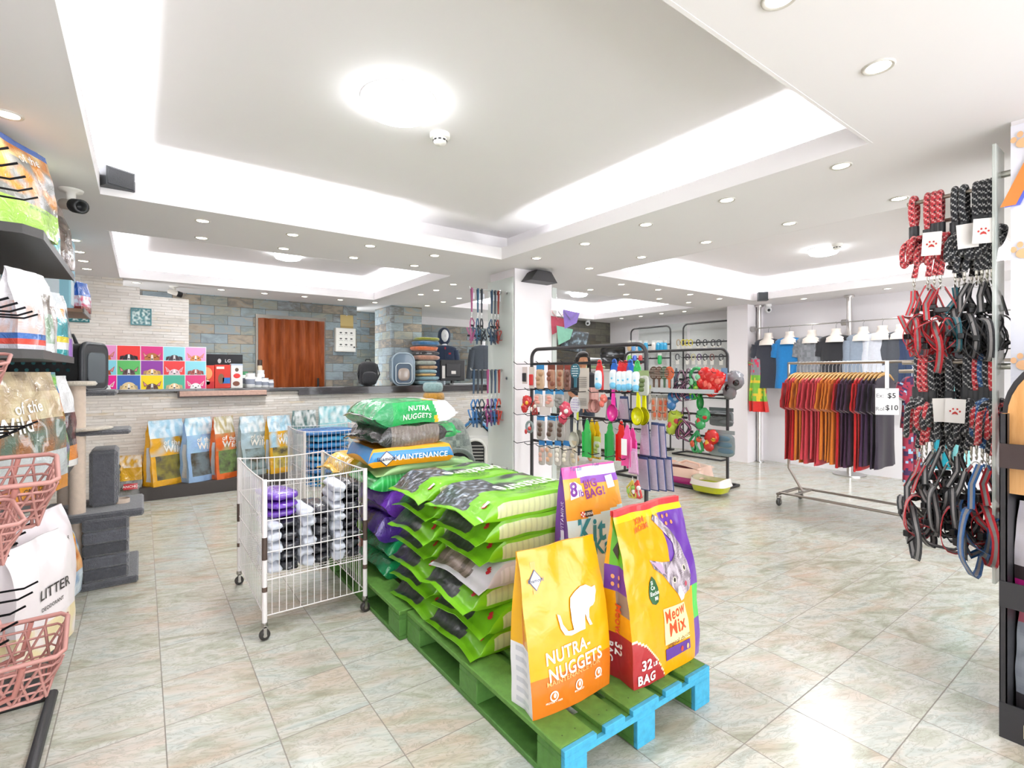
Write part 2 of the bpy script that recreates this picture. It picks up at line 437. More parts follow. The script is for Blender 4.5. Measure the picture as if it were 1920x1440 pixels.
# folding brown door in the slate wall
dx0, dx1 = ony(483, 7.75)[0], ony(605, 7.75)[0]
d = T('door_1', 'brown wood-grain folding door set in the slate wall behind the counter', 'door', ((dx0+dx1)/2, 7.74, 0)); d['kind'] = 'structure'
del d['category']
w = (dx1-dx0); m = MB('#7a3a1c'); n = 13; pts = []
for i in range(n+1):
    pts.append((-w/2+w*i/n, -.02-(.055 if i % 2 else 0)))
out = pts+[(x, y+.008) for x, y in reversed(pts)]
m.prism(out, 0, 2.12, 'z'); m.build('door_panel', 'brown_laminate', d)
m = MB('#6a655e'); m.box(-w/2-.03, -.03, 2.12, w/2+.03, 0, 2.17); m.box(-w/2-.03, -.03, 0, -w/2, 0, 2.12); m.box(w/2, -.03, 0, w/2+.03, 0, 2.12)
m.build('door_frame', 'metal', d)
m = MB('#333'); m.box(w/2-.1, -.08, 1.12, w/2-.075, -.055, 1.28, .004); m.build('door_handle', 'metal', d)
# dark plinth and bright pane edge
m = MB('#3f3937'); m.box(-.02, 6.57, 0, 2.6, 6.9, .14); 
tag(m.build('plinth', 'painted'), 'long low charcoal plinth under the standing food bags at the counter', 'plinth')
# cove light strips
def cove(label, segs):
    m = MB('#ffffff')
    for x0, y0, x1, y1 in segs: m.box(x0, y0, Z0+.012, x1, y1, Z0+.03)
    tag(m.build('cove_light', 'cove_glow'), label, 'light strip', 'cove light strips in the ceiling trays')
def strips(i, j, L=None, Rr=None, B=None, Fn=None):
    x0, x1, y0, y1 = XS[i], XS[i+1], YS[j], YS[j+1]; s = []
    if L: s.append((x0-.13, y0+L[0]*(y1-y0), x0-.08, y0+L[1]*(y1-y0)))
    if Rr: s.append((x1+.08, y0+Rr[0]*(y1-y0), x1+.13, y0+Rr[1]*(y1-y0)))
    if B: s.append((x0+B[0]*(x1-x0), y1+.08, x0+B[1]*(x1-x0), y1+.13))
    if Fn: s.append((x0+Fn[0]*(x1-x0), y0-.13, x0+Fn[1]*(x1-x0), y0-.08))
    return s
cove('white light strip hidden in the largest ceiling tray near the camera', strips(1, 1, (0, 1), (-.02, .75), (0, .6)))
cove('white light strip hidden in the ceiling tray above the counter side', strips(1, 3, (0, 1), (0, 1), (0, 1)))
cove('white light strip hidden in the ceiling tray above the clothing wall', strips(3, 1, None, (0, 1), (0.1, 1), None))
cove('white light strip hidden in the far ceiling tray behind the central column', strips(3, 3, (0, 1), (0, 1), (0, 1)))
# round lamps and detectors
def ceiling_lamp(x, y, r, label):
    t = T('ceiling_lamp', label, 'lamp', (x, y, ZU), group='round ceiling lamps')
    MB('#f6f6f6').lathe([(r+.004, 0), (r+.004, -.008), (r, -.009)], 40).build('rim', 'painted', t)
    MB('#ffffff').lathe([(r, -.008), (r*.985, -.035), (r*.88, -.055), (r*.6, -.066), (.001, -.07)], 40).build('diffuser', 'lamp_glow', t)
    ld = bpy.data.lights.new('lamp_light', 'AREA'); ld.shape = 'DISK'; ld.size = r*1.8; ld.energy = 26; ld.color = (.96, .98, 1)
    o = bpy.data.objects.new('lamp_light', ld); COLL.objects.link(o); o.parent = t; o.location = (0, 0, -.075)
for px, py, l in ((748, 200, 'round white glowing lamp in the largest tray near the camera'), (540, 481, 'round lamp in the tray above the counter, partly cut by its edge'),
                  (1544, 472, 'round lamp in the tray over the clothing racks'), (1085, 552, 'round lamp in the far tray right of the central column')):
    x, y = ceil(px, py, ZU-.03); ceiling_lamp(x, y, .175 if px == 748 else .14, l)
def detector(px, py, z, label):
    x, y = ceil(px, py, z-.03); t = T('smoke_detector', label, 'smoke detector', (x, y, z), group='smoke detectors')
    MB('#f1efe9').lathe([(.055, 0), (.055, -.018), (.05, -.024), (.038, -.026)], 28).build('base', 'matte_plastic', t)
    m = MB('#ece9e2').lathe([(.038, -.024), (.036, -.045), (.028, -.056), (.001, -.06)], 28)
    m.C('#222')
    for a in range(0, 360, 40):
        m.M = rot(0, 0, math.radians(a)); m.box(.0345, -.008, -.042, .0385, .008, -.034); m.M = Matrix.Identity(4)
    m.build('sensor_head', 'matte_plastic', t)
detector(825, 262, ZU, 'white smoke detector beside the big round lamp')
detector(1569, 463, ZU, 'white smoke detector beside the lamp over the clothing racks')
# recessed downlights
dl = None
def downlight(px, py, label, lit=True):
    global dl
    x, y = ceil(px, py)
    if dl is None:
        dl = T('downlight', label, 'downlight', (x, y, Z0), group='recessed ceiling downlights')
        MB('#cfcac2').lathe([(.036, -.002), (.044, -.006), (.047, -.004), (.049, 0)], 24).build('trim_ring', 'painted', dl)
        MB('#ffffff').lathe([(.037, -.0015), (.02, -.003), (.001, -.003)], 20).build('lens', 'lens_glow', dl)
        ld = bpy.data.lights.new('downlight_beam', 'SPOT'); ld.energy = 7; ld.spot_size = 2.2; ld.spot_blend = .9; ld.shadow_soft_size = .03; ld.color = (1, .96, .9)
        lo_ = bpy.data.objects.new('downlight_beam', ld); COLL.objects.link(lo_); lo_.parent = dl; lo_.location = (0, 0, -.012)
    else: dup(dl, label, (x, y, Z0))
rows = [
 ([(15, 215), (55, 295), (139, 450), (148, 472), (156, 489), (163, 504)], 'from the camera in the row above the left shelves'),
 ([(380, 414), (549, 440), (694, 461), (815, 479)], 'from the left in the row edging the largest tray'),
 ([(378, 446), (532, 466), (663, 483), (777, 498)], 'from the left in the row edging the counter tray'),
 ([(256, 530), (415, 543), (496, 550), (571, 556), (638, 562), (703, 567)], 'from the left in the row before the slate wall'),
 ([(1462, -4), (1647, 125), (1577, 311), (1363, 375), (1211, 421), (1097, 457), (1006, 484)], 'from the camera in the row right of the largest tray'),
 ([(1686, 372), (1480, 419), (1324, 454), (1203, 482), (1105, 503)], 'from the right in the row along the clothing tray'),
 ([(850, 533), (818, 544), (789, 552)], 'from the right in the nearer row left of the central column'),
 ([(861, 559), (831, 566), (801, 573)], 'from the right in the farther row left of the central column'),
 ([(1165, 533), (1234, 543), (1294, 552), (1349, 560)], 'from the left in the row behind the clothing tray'),
 ([(1107, 543), (1174, 552), (1236, 560), (1291, 567)], 'from the left in the row before the far tray'),
 ([(1060, 597), (1165, 597), (1201, 593), (1240, 588), (1283, 584)], 'from the left in the farthest row, above the far racks'),
 ([(1507, 560), (1664, 541)], 'from the left along the clothing wall')]
for pts, l in rows:
    for k, (px, py) in enumerate(pts): downlight(px, py, 'recessed round downlight, %s %s' % (ORD[k], l))
# speakers and cameras
def speaker(loc, rz, label, w=.12, h=.14, d=.1, cat='speaker'):
    t = T('speaker', label, cat, loc, rz)
    m = MB('#2b2d30'); m.prism([(-w/2, 0), (w/2, 0), (w*.48, d), (-w*.48, d)], -h/2, h/2, 'z'); m.build('cabinet', 'matte_plastic', t)
    m = MB('#1b1d20'); m.box(-w/2+.006, -.006, -h/2+.006, w/2-.006, .001, h/2-.006, .003); m.build('grille', 'fabric', t)
    MB('#999').cyl((0, d-.01, 0), .012, .03, 10, 'y').build('bracket', 'metal', t)
speaker((-.10, 3.72, 2.485), .5, 'black cube speaker mounted at the left corner of the largest tray', .15, .11, .1)
x, y, f = onx(1429, 7.0); speaker((7.0, 3.6, 2.43), -.9, 'small black speaker at the far corner of the clothing tray', .13, .12, .1)
t = T('speaker', 'flat black angled speaker at the top of the central column', 'speaker', (3.21, 3.93, 2.31))
m = MB('#2c2a2c'); m.prism([(-.17, -.05), (.17, -.05), (.09, .05), (-.09, .05)], -.10, .06); m.build('cabinet', 'matte_plastic', t)
m = MB('#1d1c1e'); m.box(-.085, -.09, .052, .085, .05, .058); m.build('grille', 'fabric', t)
def bullet_cam(loc, rz, label, s=1.0):
    t = T('security_camera', label, 'security camera', loc, rz)
    MB('#eae6df').lathe([(.05*s, 0), (.045*s, -.012*s), (.02*s, -.016*s), (.018*s, -.06*s)], 20).build('mount', 'matte_plastic', t)
    M0 = tr(0, 0, -.075*s) @ rot(0, .22, 0)
    m = MB('#e6e0d6', M0); m.lathe([(.001, -.07*s), (.026*s, -.06*s), (.03*s, .04*s)], 18, ax='x'); m.build('housing', 'matte_plastic', t)
    m = MB('#17181a', M0); m.lathe([(.034*s, .03*s), (.034*s, .085*s), (.022*s, .085*s), (.018*s, .06*s), (.001, .055*s)], 18, ax='x'); m.build('lens_hood', 'matte_plastic', t)
x, y = ceil(133, 356); bullet_cam((x, y, Z0), -1.0, 'white bullet camera with black lens hood above the left shelves', 1.15)
x, y = ceil(326, 537); bullet_cam((x, y, Z0), .3, 'small white bullet camera before the stepped stone wall')
def dome_cam(loc, label):
    t = T('security_camera', label, 'security camera', loc)
    MB('#f0f0f0').lathe([(.05, 0), (.05, -.03), (.03, -.04)], 20).build('mount', 'matte_plastic', t)
    MB('#e8e8e8').blob((0, 0, -.08), .05, .05, .055).build('housing', 'matte_plastic', t)
    MB('#222').blob((-.03, -.03, -.09), .022, .022, .022).build('lens', 'lacquer', t)
x, y, f = ony(1102, 7.1); dome_cam((x, y, zz(600, f)+.02), 'white dome camera above the dark slate wall')
x, y = ceil(1427, 566); dome_cam((7.62, 3.85, Z0), 'small dome camera above the chrome pole at the right column')

# ================================================================ COUNTER AREA
t = T('counter', 'long stone-clad counter with a dark top running along the back', 'counter', (0, 0, 0))
CT = 1.17
m = MB('#ffffff'); m.box(-1.15, 6.9, 0, 4.95, 6.99, CT-.045); m.box(.5, 6.99, 0, 4.95, 7.25, CT-.1); m.build('front_panel', 'white_split_stone', t)
m = MB('#2e2b2c'); m.box(.5, 6.86, CT-.045, 4.95, 7.27, CT, .006); m.box(-1.15, 6.86, CT-.022, .5, 6.99, CT)
xs = ony(560, 6.86)[0]; m.box(xs, 6.855, CT-.1, 4.95, 6.9, CT-.04); m.build('worktop', 'lacquer', t)
x0, x1 = ony(336, 6.84)[0], ony(500, 6.84)[0]
m = MB('#cba696'); m.box(x0, 6.83, CT-.085, x1, 6.9, CT-.025, .004); m.build('wood_ledge', 'wood_paint', t, 'pinkish wood ledge')
m = MB('#3a2f2c'); m.box(x0-.015, 6.825, CT-.1, x0, 6.9, CT-.022); m.box(x0, 6.826, CT-.1, x1, 6.9, CT-.086); m.build('ledge_edge', 'painted', t)
# framed pictures on the stone wall
def picture(px0, px1, py0, py1, Y, label):
    a = ony(px0, Y); b = ony(px1, Y); z0 = zz(py1, a[2]); z1 = zz(py0, a[2]); w = b[0]-a[0]
    t = T('picture', label, 'picture', ((a[0]+b[0])/2, Y, z0)); h = z1-z0
    m = MB('#2f7077'); fr = .012
    m.box(-w/2, -.015, 0, w/2, 0, fr); m.box(-w/2, -.015, h-fr, w/2, 0, h); m.box(-w/2, -.015, fr, -w/2+fr, 0, h-fr); m.box(w/2-fr, -.015, fr, w/2, 0, h-fr)
    m.build('frame', 'lacquer', t)
    m = MB(); m.grid(lambda u, v: (-w/2+fr+(w-2*fr)*u, -.004, fr+(h-2*fr)*v), 34, 28,
                     lambda u, v: mixc('#2a6a70', '#cfe0dc', min(1, max(0, .4+1.5*N(u*7, v*6, px0)))), False); m.build('print', 'lacquer', t)
picture(245, 284, 577, 609, 6.995, 'teal framed picture hanging alone on the white stone wall')
picture(126, 168, 571, 603, 6.995, 'teal framed picture half hidden behind the left shelves')
# animal poster: rows of coloured squares
tc, thh = .2, .16
px_right = ony(387, 6.85)[0]
t = T('poster', 'wide poster of colourful squares with peeking pets standing on the counter', 'poster', (px_right, 6.88, CT))
m = MB('#f4f0f2'); m.box(-1.24, -.004, 0, 0, .004, .487); m.build('board', 'card', t)
RW = [['#86cfdc', '#e08fc4', '#e23b38', '#d23a80', '#8fd3de', '#e6a0cf'], ['#e8417c', '#84cfe0', '#5db463', '#8d3f9c', '#de4344', '#8fd3e0'], ['#f0c23a', '#e01a8c', '#3f66b0', '#f2d424', '#4fae94', '#d8447c']]
HD = [[None, '#c06a30', '#2e2a30', '#b06c3c', '#4e4048', '#d38a50'], [None, '#a44628', '#5a4448', '#d8b070', '#e4c8d0', '#a85850'], [None, '#f4f4f4', '#e6cf9c', '#5e4038', '#ecd0a0', '#f0f0f0']]
m = MB()
P3 = lambda x, z: (x, -.0065, z)
for r in range(3):
    for c in range(6):
        x0 = -1.235+c*.2055; z0 = .487-(r+1)*thh+.0; W1, H1 = .198, .153
        z0 = .004+(2-r)*.1607
        m.plate([(x0+.004, z0), (x0+.202, z0), (x0+.202, z0+H1), (x0+.004, z0+H1)], P3, c=RW[r][c])
m.build('colour_squares', 'card', t)
for r in range(3):
    for c in range(1, 6):
        x0 = -1.235+c*.2055+.103; z0 = .004+(2-r)*.1607; h = HD[r][c]; q = lambda x, z: (x0+x, -.0085, z0+z)
        q2 = lambda x, z: (x0+x, -.0095, z0+z); m = MB()
        wide = .055 if (r, c) not in ((2, 2), (0, 3)) else .07
        arcp = [(x, y) for x, y in arc(0, .0, wide, 0, 180, 12)]
        m.plate([(x, .0005+y*1.15) for x, y in arcp], q, c=h)
        if (r+c) % 2 or c == 1:
            for sx in (-1, 1): m.plate([(sx*.035, .04), (sx*.085, .092), (sx*.07, .03)], q, c=h); m.plate([(sx*.045, .045), (sx*.078, .08), (sx*.068, .038)], q2, c='#d98a90')
        else:
            for sx in (-1, 1): m.plate([(sx*.04, .05), (sx*.075, .04), (sx*.08, .0005), (sx*.06, .005)], q2, c=mixc(h, '#000000', .35))
        m.plate([(-.012, .0005), (.012, .0005), (.008, .06), (-.008, .06)], q2, c=mixc(h, '#ffffff', .7))
        q3 = lambda x, z: (x0+x, -.0105, z0+z)
        for sx in (-1, 1): m.plate(ell(sx*.026, .03, .006, .006, 8), q3, c='#1a1412')
        m.plate(ell(0, .012, .011, .007, 8), q3, c='#1a1412')
        m.build('pet_portrait', 'card', t)
# boxes and jars on the counter
def carton(name, px0, px1, py0, Y, col, label, art, depth=.12, texts=(), cat='box'):
    a = ony(px0, Y); b = ony(px1, Y); w = b[0]-a[0]; h = zz(py0, a[2])-CT
    t = T(name, label, cat, ((a[0]+b[0])/2, Y+depth/2, CT+.001))
    MB(col).box(-w/2, -depth/2, 0, w/2, depth/2, h, .002).build('carton', 'card', t)
    m = MB(); q = lambda x, z: (x*w, -depth/2-.0015, z*h)
    for pts, c in art: m.plate(pts, q, c=c)
    q = lambda x, z: (x, -depth/2-.003, z)
    for s, sz, x, z, c in texts: m.text(s, sz, q, c, .01, x, z*h)
    m.build('printed_front', 'card', t); return t
carton('television_box', 388, 455, 664, 7.2, '#16171b', 'wide black monitor carton behind the red food boxes', [([(-.5, .02), (.5, .02), (.5, .1), (-.5, .1)], '#2b2d34'), (ell(-.16, .8, .05, .07, 14), '#c9c9c9')],
       .14, [('LG', .055, .03, .8, '#e8e8e8')])
MB_ = carton('food_box', 370, 402, 685, 6.96, '#d3402e', 'red treat box with a puppy, leftmost of the counter boxes', [([(-.5, .0), (.5, 0), (.5, .3), (-.5, .3)], '#c02a2c'), (ell(0, .65, .38, .28), '#f2a06a'), (ell(-.12, .4, .18, .25), '#e9c792'), (ell(.1, .25, .14, .1), '#f6efe4')], .1)
carton('food_box', 403, 432, 684, 6.96, '#c7382b', 'red and blue treat box in the middle of the counter boxes', [(ell(-.1, .4, .2, .22), '#7c5a44'), ([(-.0, .2), (.48, .2), (.48, .45), (0, .45)], '#2f6fb4'), ([(-.4, .82), (.1, .82), (.1, .92), (-.4, .92)], '#f3e7da')], .1)
carton('food_box', 433, 455, 682, 6.96, '#e9e5e0', 'white treat box with red emblem, rightmost of the counter boxes', [(ell(0, .5, .3, .1), '#d0342f'), (ell(0, .75, .16, .08), '#5a4638'), (ell(-.05, .18, .3, .1), '#7a4a3a'), ([(-.5, .93), (.5, .93), (.5, 1), (-.5, 1)], '#a9b4c4')], .1)
carton('packet', 342+70, 388, 700, 7.1, '#1b1c20', 'low black carton end behind the leftmost food box', [], .08)
def jar(px, pw, py0, Y, z0, col, lid, label):
    x, y, f = ony(px, Y); r = pw*f/CF/2; h = zz(py0, f)-z0
    t = T('jar', label, 'jar', (x, Y+r, z0+.001), group='small jars on the counter')
    MB(col).lathe([(r*.9, 0), (r, .005), (r, h*.75), (r*.8, h*.8)], 18, cap=True).build('jar_body', 'matte_plastic', t)
    MB(lid).cyl((0, 0, h*.8), r*.9, h*.2, 18).build('lid', 'matte_plastic', t)
    MB('#8a8f9c').lathe([(r*1.01, h*.25), (r*1.01, h*.6)], 18).build('wrap_label', 'card', t)
jar(471, 18, 700, 6.95, CT, '#f2f2f0', '#e8e8e8', 'white jar, leftmost beside the food boxes')
jar(485, 14, 707, 6.95, CT, '#f4f4f2', '#e4e4e4', 'white jar below the stacked white tub')
jar(498, 14, 709, 6.95, CT, '#f2f2f2', '#dddddd', 'white jar right of the tub stack')
jar(509, 10, 712, 6.95, CT, '#e6e6ea', '#c4c4c4', 'smallest white jar, rightmost of the jars')
jar(490, 14, 694, 7.12, CT+.0, '#f4f4f4', '#e0e0e0', 'tall white tub behind the small jars')
jar(460, 12, 697, 7.1, CT, '#e9f0ea', '#4f9a6a', 'white jar with green lid behind the others')
jar(488, 9, 675, 7.16, CT, '#c9b79a', '#3b2a20', 'amber jar with dark lid in front of the folding door')
# electric box on the slate wall, paper above it
x0, x1 = ony(626, 7.75)[0], ony(663, 7.75)[0]; f = ony(640, 7.75)[2]; z0, z1 = zz(660, f), zz(616, f)
t = T('meter_box', 'white metal meter box with drawings, mounted on the slate wall', 'box', ((x0+x1)/2, 7.75, z0)); w = x1-x0; h = z1-z0
MB('#e4e2da').box(-w/2, -.1, 0, w/2, 0, h, .004).build('case', 'painted', t)
MB('#efeee8').box(-w/2+.012, -.106, .012, w/2-.012, -.1, h-.012, .002).build('door', 'painted', t)
m = MB('#555'); q = lambda x, z: (x, -.108, z)
for zc in (.3, .55, .8):
    for xc in (-.08, 0, .08): m.plate(ell(xc, h*zc, .02, .012, 8), q); m.plate([(xc-.03, h*zc-.03), (xc+.03, h*zc-.03), (xc+.03, h*zc-.027), (xc-.03, h*zc-.027)], q)
m.build('drawings', 'card', t); MB('#444').cyl((w/2-.03, -.125, h*.2), .012, .02, 10, 'y').build('lock', 'metal', t)
m = MB(); x0, x1 = ony(638, 7.75)[0], ony(662, 7.75)[0]
m.grid(lambda u, v: ((x1-x0)*(u-.5), -.004-.004*math.sin(v*5), .2*v), 6, 12, lambda u, v: '#c9b277' if v > .2 else '#b39a62'); m.box(-.01, -.003, .19, .01, 0, .2)
tag(m.build('paper', 'card'), 'yellowed paper sheet pinned above the white meter box', 'paper', None, ((x0+x1)/2, 7.748, z1+.01))

# backpack
def rounded(w, h, r, n=5):
    o = []
    for cx, cy, a in ((w/2-r, h-r, 0), (-w/2+r, h-r, 90), (-w/2+r, r, 180), (w/2-r, r, 270)): o += arc(cx, cy, r, a, a+90, n)
    return o
x, y, f = ony(690, 7.2); hh = zz(675, f)-CT
t = T('backpack', 'black backpack sitting on the counter before the slate wall', 'backpack', (x, 7.2, CT+.001), -.1)
MB('#1f2023').blob((0, 0, hh*.47), .14, .09, hh*.47, .6, .7, wr=.08, ws=14).build('bag_body', 'fabric', t)
MB('#2a2b2f').blob((0, -.08, hh*.3), .1, .05, hh*.24, .6, .6, wr=.06, ws=14).build('front_pocket', 'fabric', t)
for sx in (-1, 1):
    MB('#17181a').ribbon([(sx*.07, .07, hh*.9), (sx*.13, -.02, hh*.8), (sx*.16, -.03, hh*.45), (sx*.12, .04, hh*.1)], .04, .012).build('strap', 'fabric', t)
MB('#17181a').tube([(-.04, 0, hh*.92), (-.03, 0, hh*1.02), (.03, 0, hh*1.02), (.04, 0, hh*.92)], .009).build('handle', 'fabric', t)
# pet bubble backpack
x, y, f = ony(752, 7.1); hh = zz(663, f)-CT
t = T('pet_backpack', 'blue-grey pet carrier backpack with a clear window on the counter', 'pet carrier', (x, 7.08, CT+.001), -.15)
MB('#5c7183').prism(rounded(.33, hh, .12, 7), -.1, .1, smooth=True).build('shell', 'lacquer', t)
m = MB('#9fb0bd'); pts = rounded(.33, hh, .12, 7); m.tube([(x_, -.1, z_) for x_, z_ in pts], .012, 8, True); m.build('piping', 'matte_plastic', t)
MB('#48586a').prism([(x_, z_+.03) for x_, z_ in rounded(.24, hh*.62, .06, 6)], -.125, -.1).build('front_panel', 'matte_plastic', t)
m = MB('#cfd8dc'); m.tube([(x_, -.128, z_+.03) for x_, z_ in rounded(.24, hh*.62, .06, 6)], .007, 6, True); m.build('window_rim', 'matte_plastic', t)
MB('#a99a90').blob((0, -.12, hh*.34), .09, .02, hh*.2, .7, .7).build('window', 'lacquer', t)
# pile of folded cushions and blankets
px, base = 792, CT
x, y, f = ony(795, 7.12); PX, PY = x, 7.08
cush = [('#7fa6b2', .17, .035, 'pale blue folded cushion at the foot of the cushion pile'), ('#86aeb8', .17, .03, 'pale blue cushion, second from the bottom of the pile'),
        ('#d4ab5c', .14, .02, 'thin mustard cushion low in the cushion pile'), ('#8db3bd', .15, .03, 'light blue cushion above the thin mustard one'), ('#c99f72', .15, .03, 'tan cushion in the middle of the pile'),
        ('#a7aea4', .16, .035, 'grey-green cushion in the middle of the pile'), ('#bb8a74', .19, .04, 'dusty pink fleece cushion in the upper pile'),
        ('#23242b', .18, .028, 'black patterned blanket under the orange one'), ('#e8743a', .19, .038, 'bright orange folded blanket near the top of the pile'),
        ('#2f6d9c', .19, .038, 'blue folded cushion second from the top of the pile'), ('#9a9d30', .18, .026, 'olive cushion topping the whole cushion pile')]
z = CT+.001
tot = zz(634, f)-CT; k = tot/sum(2*c[2] for c in cush)
for i, (c, r, hh2, l) in enumerate(cush):
    h2 = hh2*k; m = MB(c); m.blob((0, 0, h2), r, .16, h2, .55, .5, 28, 12, .1, 8, seed=i*3.1,
        cfn=(lambda u, v: '#d9dde0' if N(u*30, v*12) > .35 else '#23242b') if i == 7 else None)
    tag(m.build('cushion', 'plush'), l, 'cushion', 'folded cushions piled on the counter', (PX+.02*math.sin(i*2.1), PY+.015*math.cos(i*1.7), z), .2*math.sin(i)); z += 2*h2+.0005
# round cat beds stack in front of the counter on the floor
x, y, f = ony(812, 6.3)
bx, by = x, 6.3
zt = zz(717, f)
beds = [('#6f8f93', .2), ('#7fa3a5', .19), ('#86a9ab', .18), ('#8fb2b4', .19), ('#9ec0c4', .17), ('#b6bdbd', .16), ('#8fb6bd', .155), ('#d39a35', .15), ('#9dbfc0', .14)]
lab = ['lowest teal ring bed of the tall stack before the counter', 'second lowest ring bed of the tall stack', 'third ring bed from the bottom of the tall stack', 'fourth ring bed from the bottom of the tall stack',
       'fifth ring bed, pale blue, in the tall stack', 'grey ring bed in the upper part of the tall stack', 'blue-grey ring bed right under the mustard one', 'mustard yellow ring bed second from the stack top', 'pale teal ring bed topping the tall bed stack']
hb = zt/len(beds)
for i, (c, r) in enumerate(beds):
    h2 = hb*.5; t = T('pet_bed', lab[i], 'pet bed', (bx+.01*math.sin(i*2), by, i*hb+.001), group='round pet beds stacked before the counter')
    m = MB(c); m.lathe([(r*.55, h2*.5), (r*.62, h2*1.5), (r*.75, h2*1.98), (r*.93, h2*1.7), (r, h2), (r*.93, .25*h2), (r*.7, 0), (.001, 0)], 26); m.build('bolster', 'plush', t)
    MB(mixc(c, '#e8e0d0', .5)).lathe([(.001, h2*.9), (r*.4, h2*.95), (r*.58, h2*.7)], 24).build('pad', 'plush', t)
# computer monitor
x, y, f = ony(848, 7.15); zt_ = zz(675, f)
t = T('computer_monitor', 'black computer monitor seen from behind on the counter', 'monitor', (x, 7.15, CT), -.08)
w = 50*f/CF*1.0
MB('#1d1c1e').box(-w/2, -.03, .06, w/2, .01, zt_-CT, .008).build('screen_housing', 'matte_plastic', t)
MB('#2a292b').box(-w*.3, -.05, .12, w*.3, -.03, zt_-CT-.06, .01).build('rear_bulge', 'matte_plastic', t)
m = MB('#e6e2dc'); m.box(-.19, -.033, .1, -.14, -.0305, .3); m.box(-.04, -.053, .17, .04, -.0505, .22); m.build('sticker', 'card', t)
MB('#1a1a1c').lathe([(.12, .001), (.11, .012), (.03, .018), (.025, .1)], 24, cap=True).build('stand', 'matte_plastic', t)
m = MB('#cfd0d2'); m.box(-.2, -.06, .001, .2, .06, .02, .005)
tag(m.build('keyboard', 'matte_plastic'), 'pale keyboard lying beside the black monitor', 'keyboard', None, (x+.1, 7.0, CT))
# ================================================================ GARMENTS, MANNEQUINS, PERSON
def garment(m, Wd, Ht, sleeve=.2, th=.07, fold=.012, seed=0.0, arm=.38, neck=.075, flare=1.0, cfn=None):
    def hw(v):
        if v < .1: return neck+(Wd/2-neck)*math.sin(v/.1*PI/2)
        return Wd/2*(1-.07*math.sin((v-.1)/.9*PI)+(flare-1)*v)
    def fn(u, v):
        a = (u*2-1)*PI; w = hw(v)
        z = -.055*(v/.1)**1.5 if v < .1 else -.055-(Ht-.055)*(v-.1)/.9
        c_, s_ = math.cos(a), math.sin(a)
        x = w*math.copysign(abs(c_)**.75, c_); y = th*.5*math.copysign(abs(s_)**.7, s_)*(1 if v > .05 else .7)
        y += fold*v*math.sin(a*5+seed+v*2)+fold*.5*v*math.sin(a*9+seed*2)
        x += fold*.4*v*math.sin(v*9+seed)
        return (x, y, z)
    m.grid(fn, 40, 22, cfn, True, True)
    for sx in (-1, 1):
        p0 = Vector((sx*(Wd/2-.035), 0, -.085)); d = Vector((sx*math.sin(arm), 0, -math.cos(arm)))
        def sf(u, v, sx=sx, p0=p0, d=d):
            a = u*2*PI; r = .082*(1-.22*v) if sleeve < .3 else .075*(1-.35*v)
            e = Vector((math.cos(arm), 0, sx*math.sin(arm)))
            p = p0+d*(sleeve*v)+e*(r*math.cos(a)+.004*math.sin(v*14+seed))
            return (p.x, th*.42*math.sin(a)*(1-.2*v)+fold*.3*math.sin(v*11+seed), p.z)
        m.grid(sf, 14, 8, cfn, True, True)
        m.add([sf(i/14, 1) for i in range(14)], [tuple(range(14))])
    return m
def mannequin(px, pyh, Y, label, col, hood):
    x, y, f = ony(px, Y); zs = zz(pyh, f)           # shoulder-neck height
    t = T('mannequin', label, 'mannequin', (x, Y, 0), -.35)
    m = MB('#aab0b4'); m.cyl((0, 0, 0), .16, .015, 28); m.cyl((0, 0, .015), .014, zs-.6, 12); m.build('stand', 'metal', t)
    m = MB(col, tr(0, 0, zs)); garment(m, .44, .62, .55, .2, .01, px, .16, .07); m.build('jacket', 'fabric', t)
    m = MB('#f2f2f4'); m.lathe([(.05, -.06), (.045, .04), (.05, .08)], 18, (0, 0, zs))
    if hood:
        m.blob((0, -.03, zs+.17), .075, .09, .12, 1, 1)
        h = MB(col); h.blob((0, .02, zs+.165), .115, .11, .16, .9, .9, wr=.05); h.build('hood', 'fabric', t)
        m.C('#ffffff'); m.blob((0, -.085, zs+.175), .066, .05, .098)
        m.C('#e9e9ee').blob((0, -.137, zs+.165), .012, .018, .03)
        h = MB('#b03038'); h.box(-.012, -.115, zs-.07, .012, -.1, zs-.03); h.box(.06, -.112, zs-.16, .1, -.1, zs-.13); h.build('emblem', 'card', t)
    m.build('head' if hood else 'neck', 'matte_plastic', t)
    m = MB(mixc(col, '#000000', .3)); m.tube([(0, -.103, zs-.03), (0, -.112, zs-.3), (0, -.105, zs-.58)], .004, 6); m.build('zip', 'matte_plastic', t)
mannequin(833, 648, 7.95, 'white hooded mannequin in a navy jacket behind the counter', '#28364f', True)
mannequin(905, 648, 7.95, 'headless mannequin in a grey jacket behind the counter', '#565d66', False)
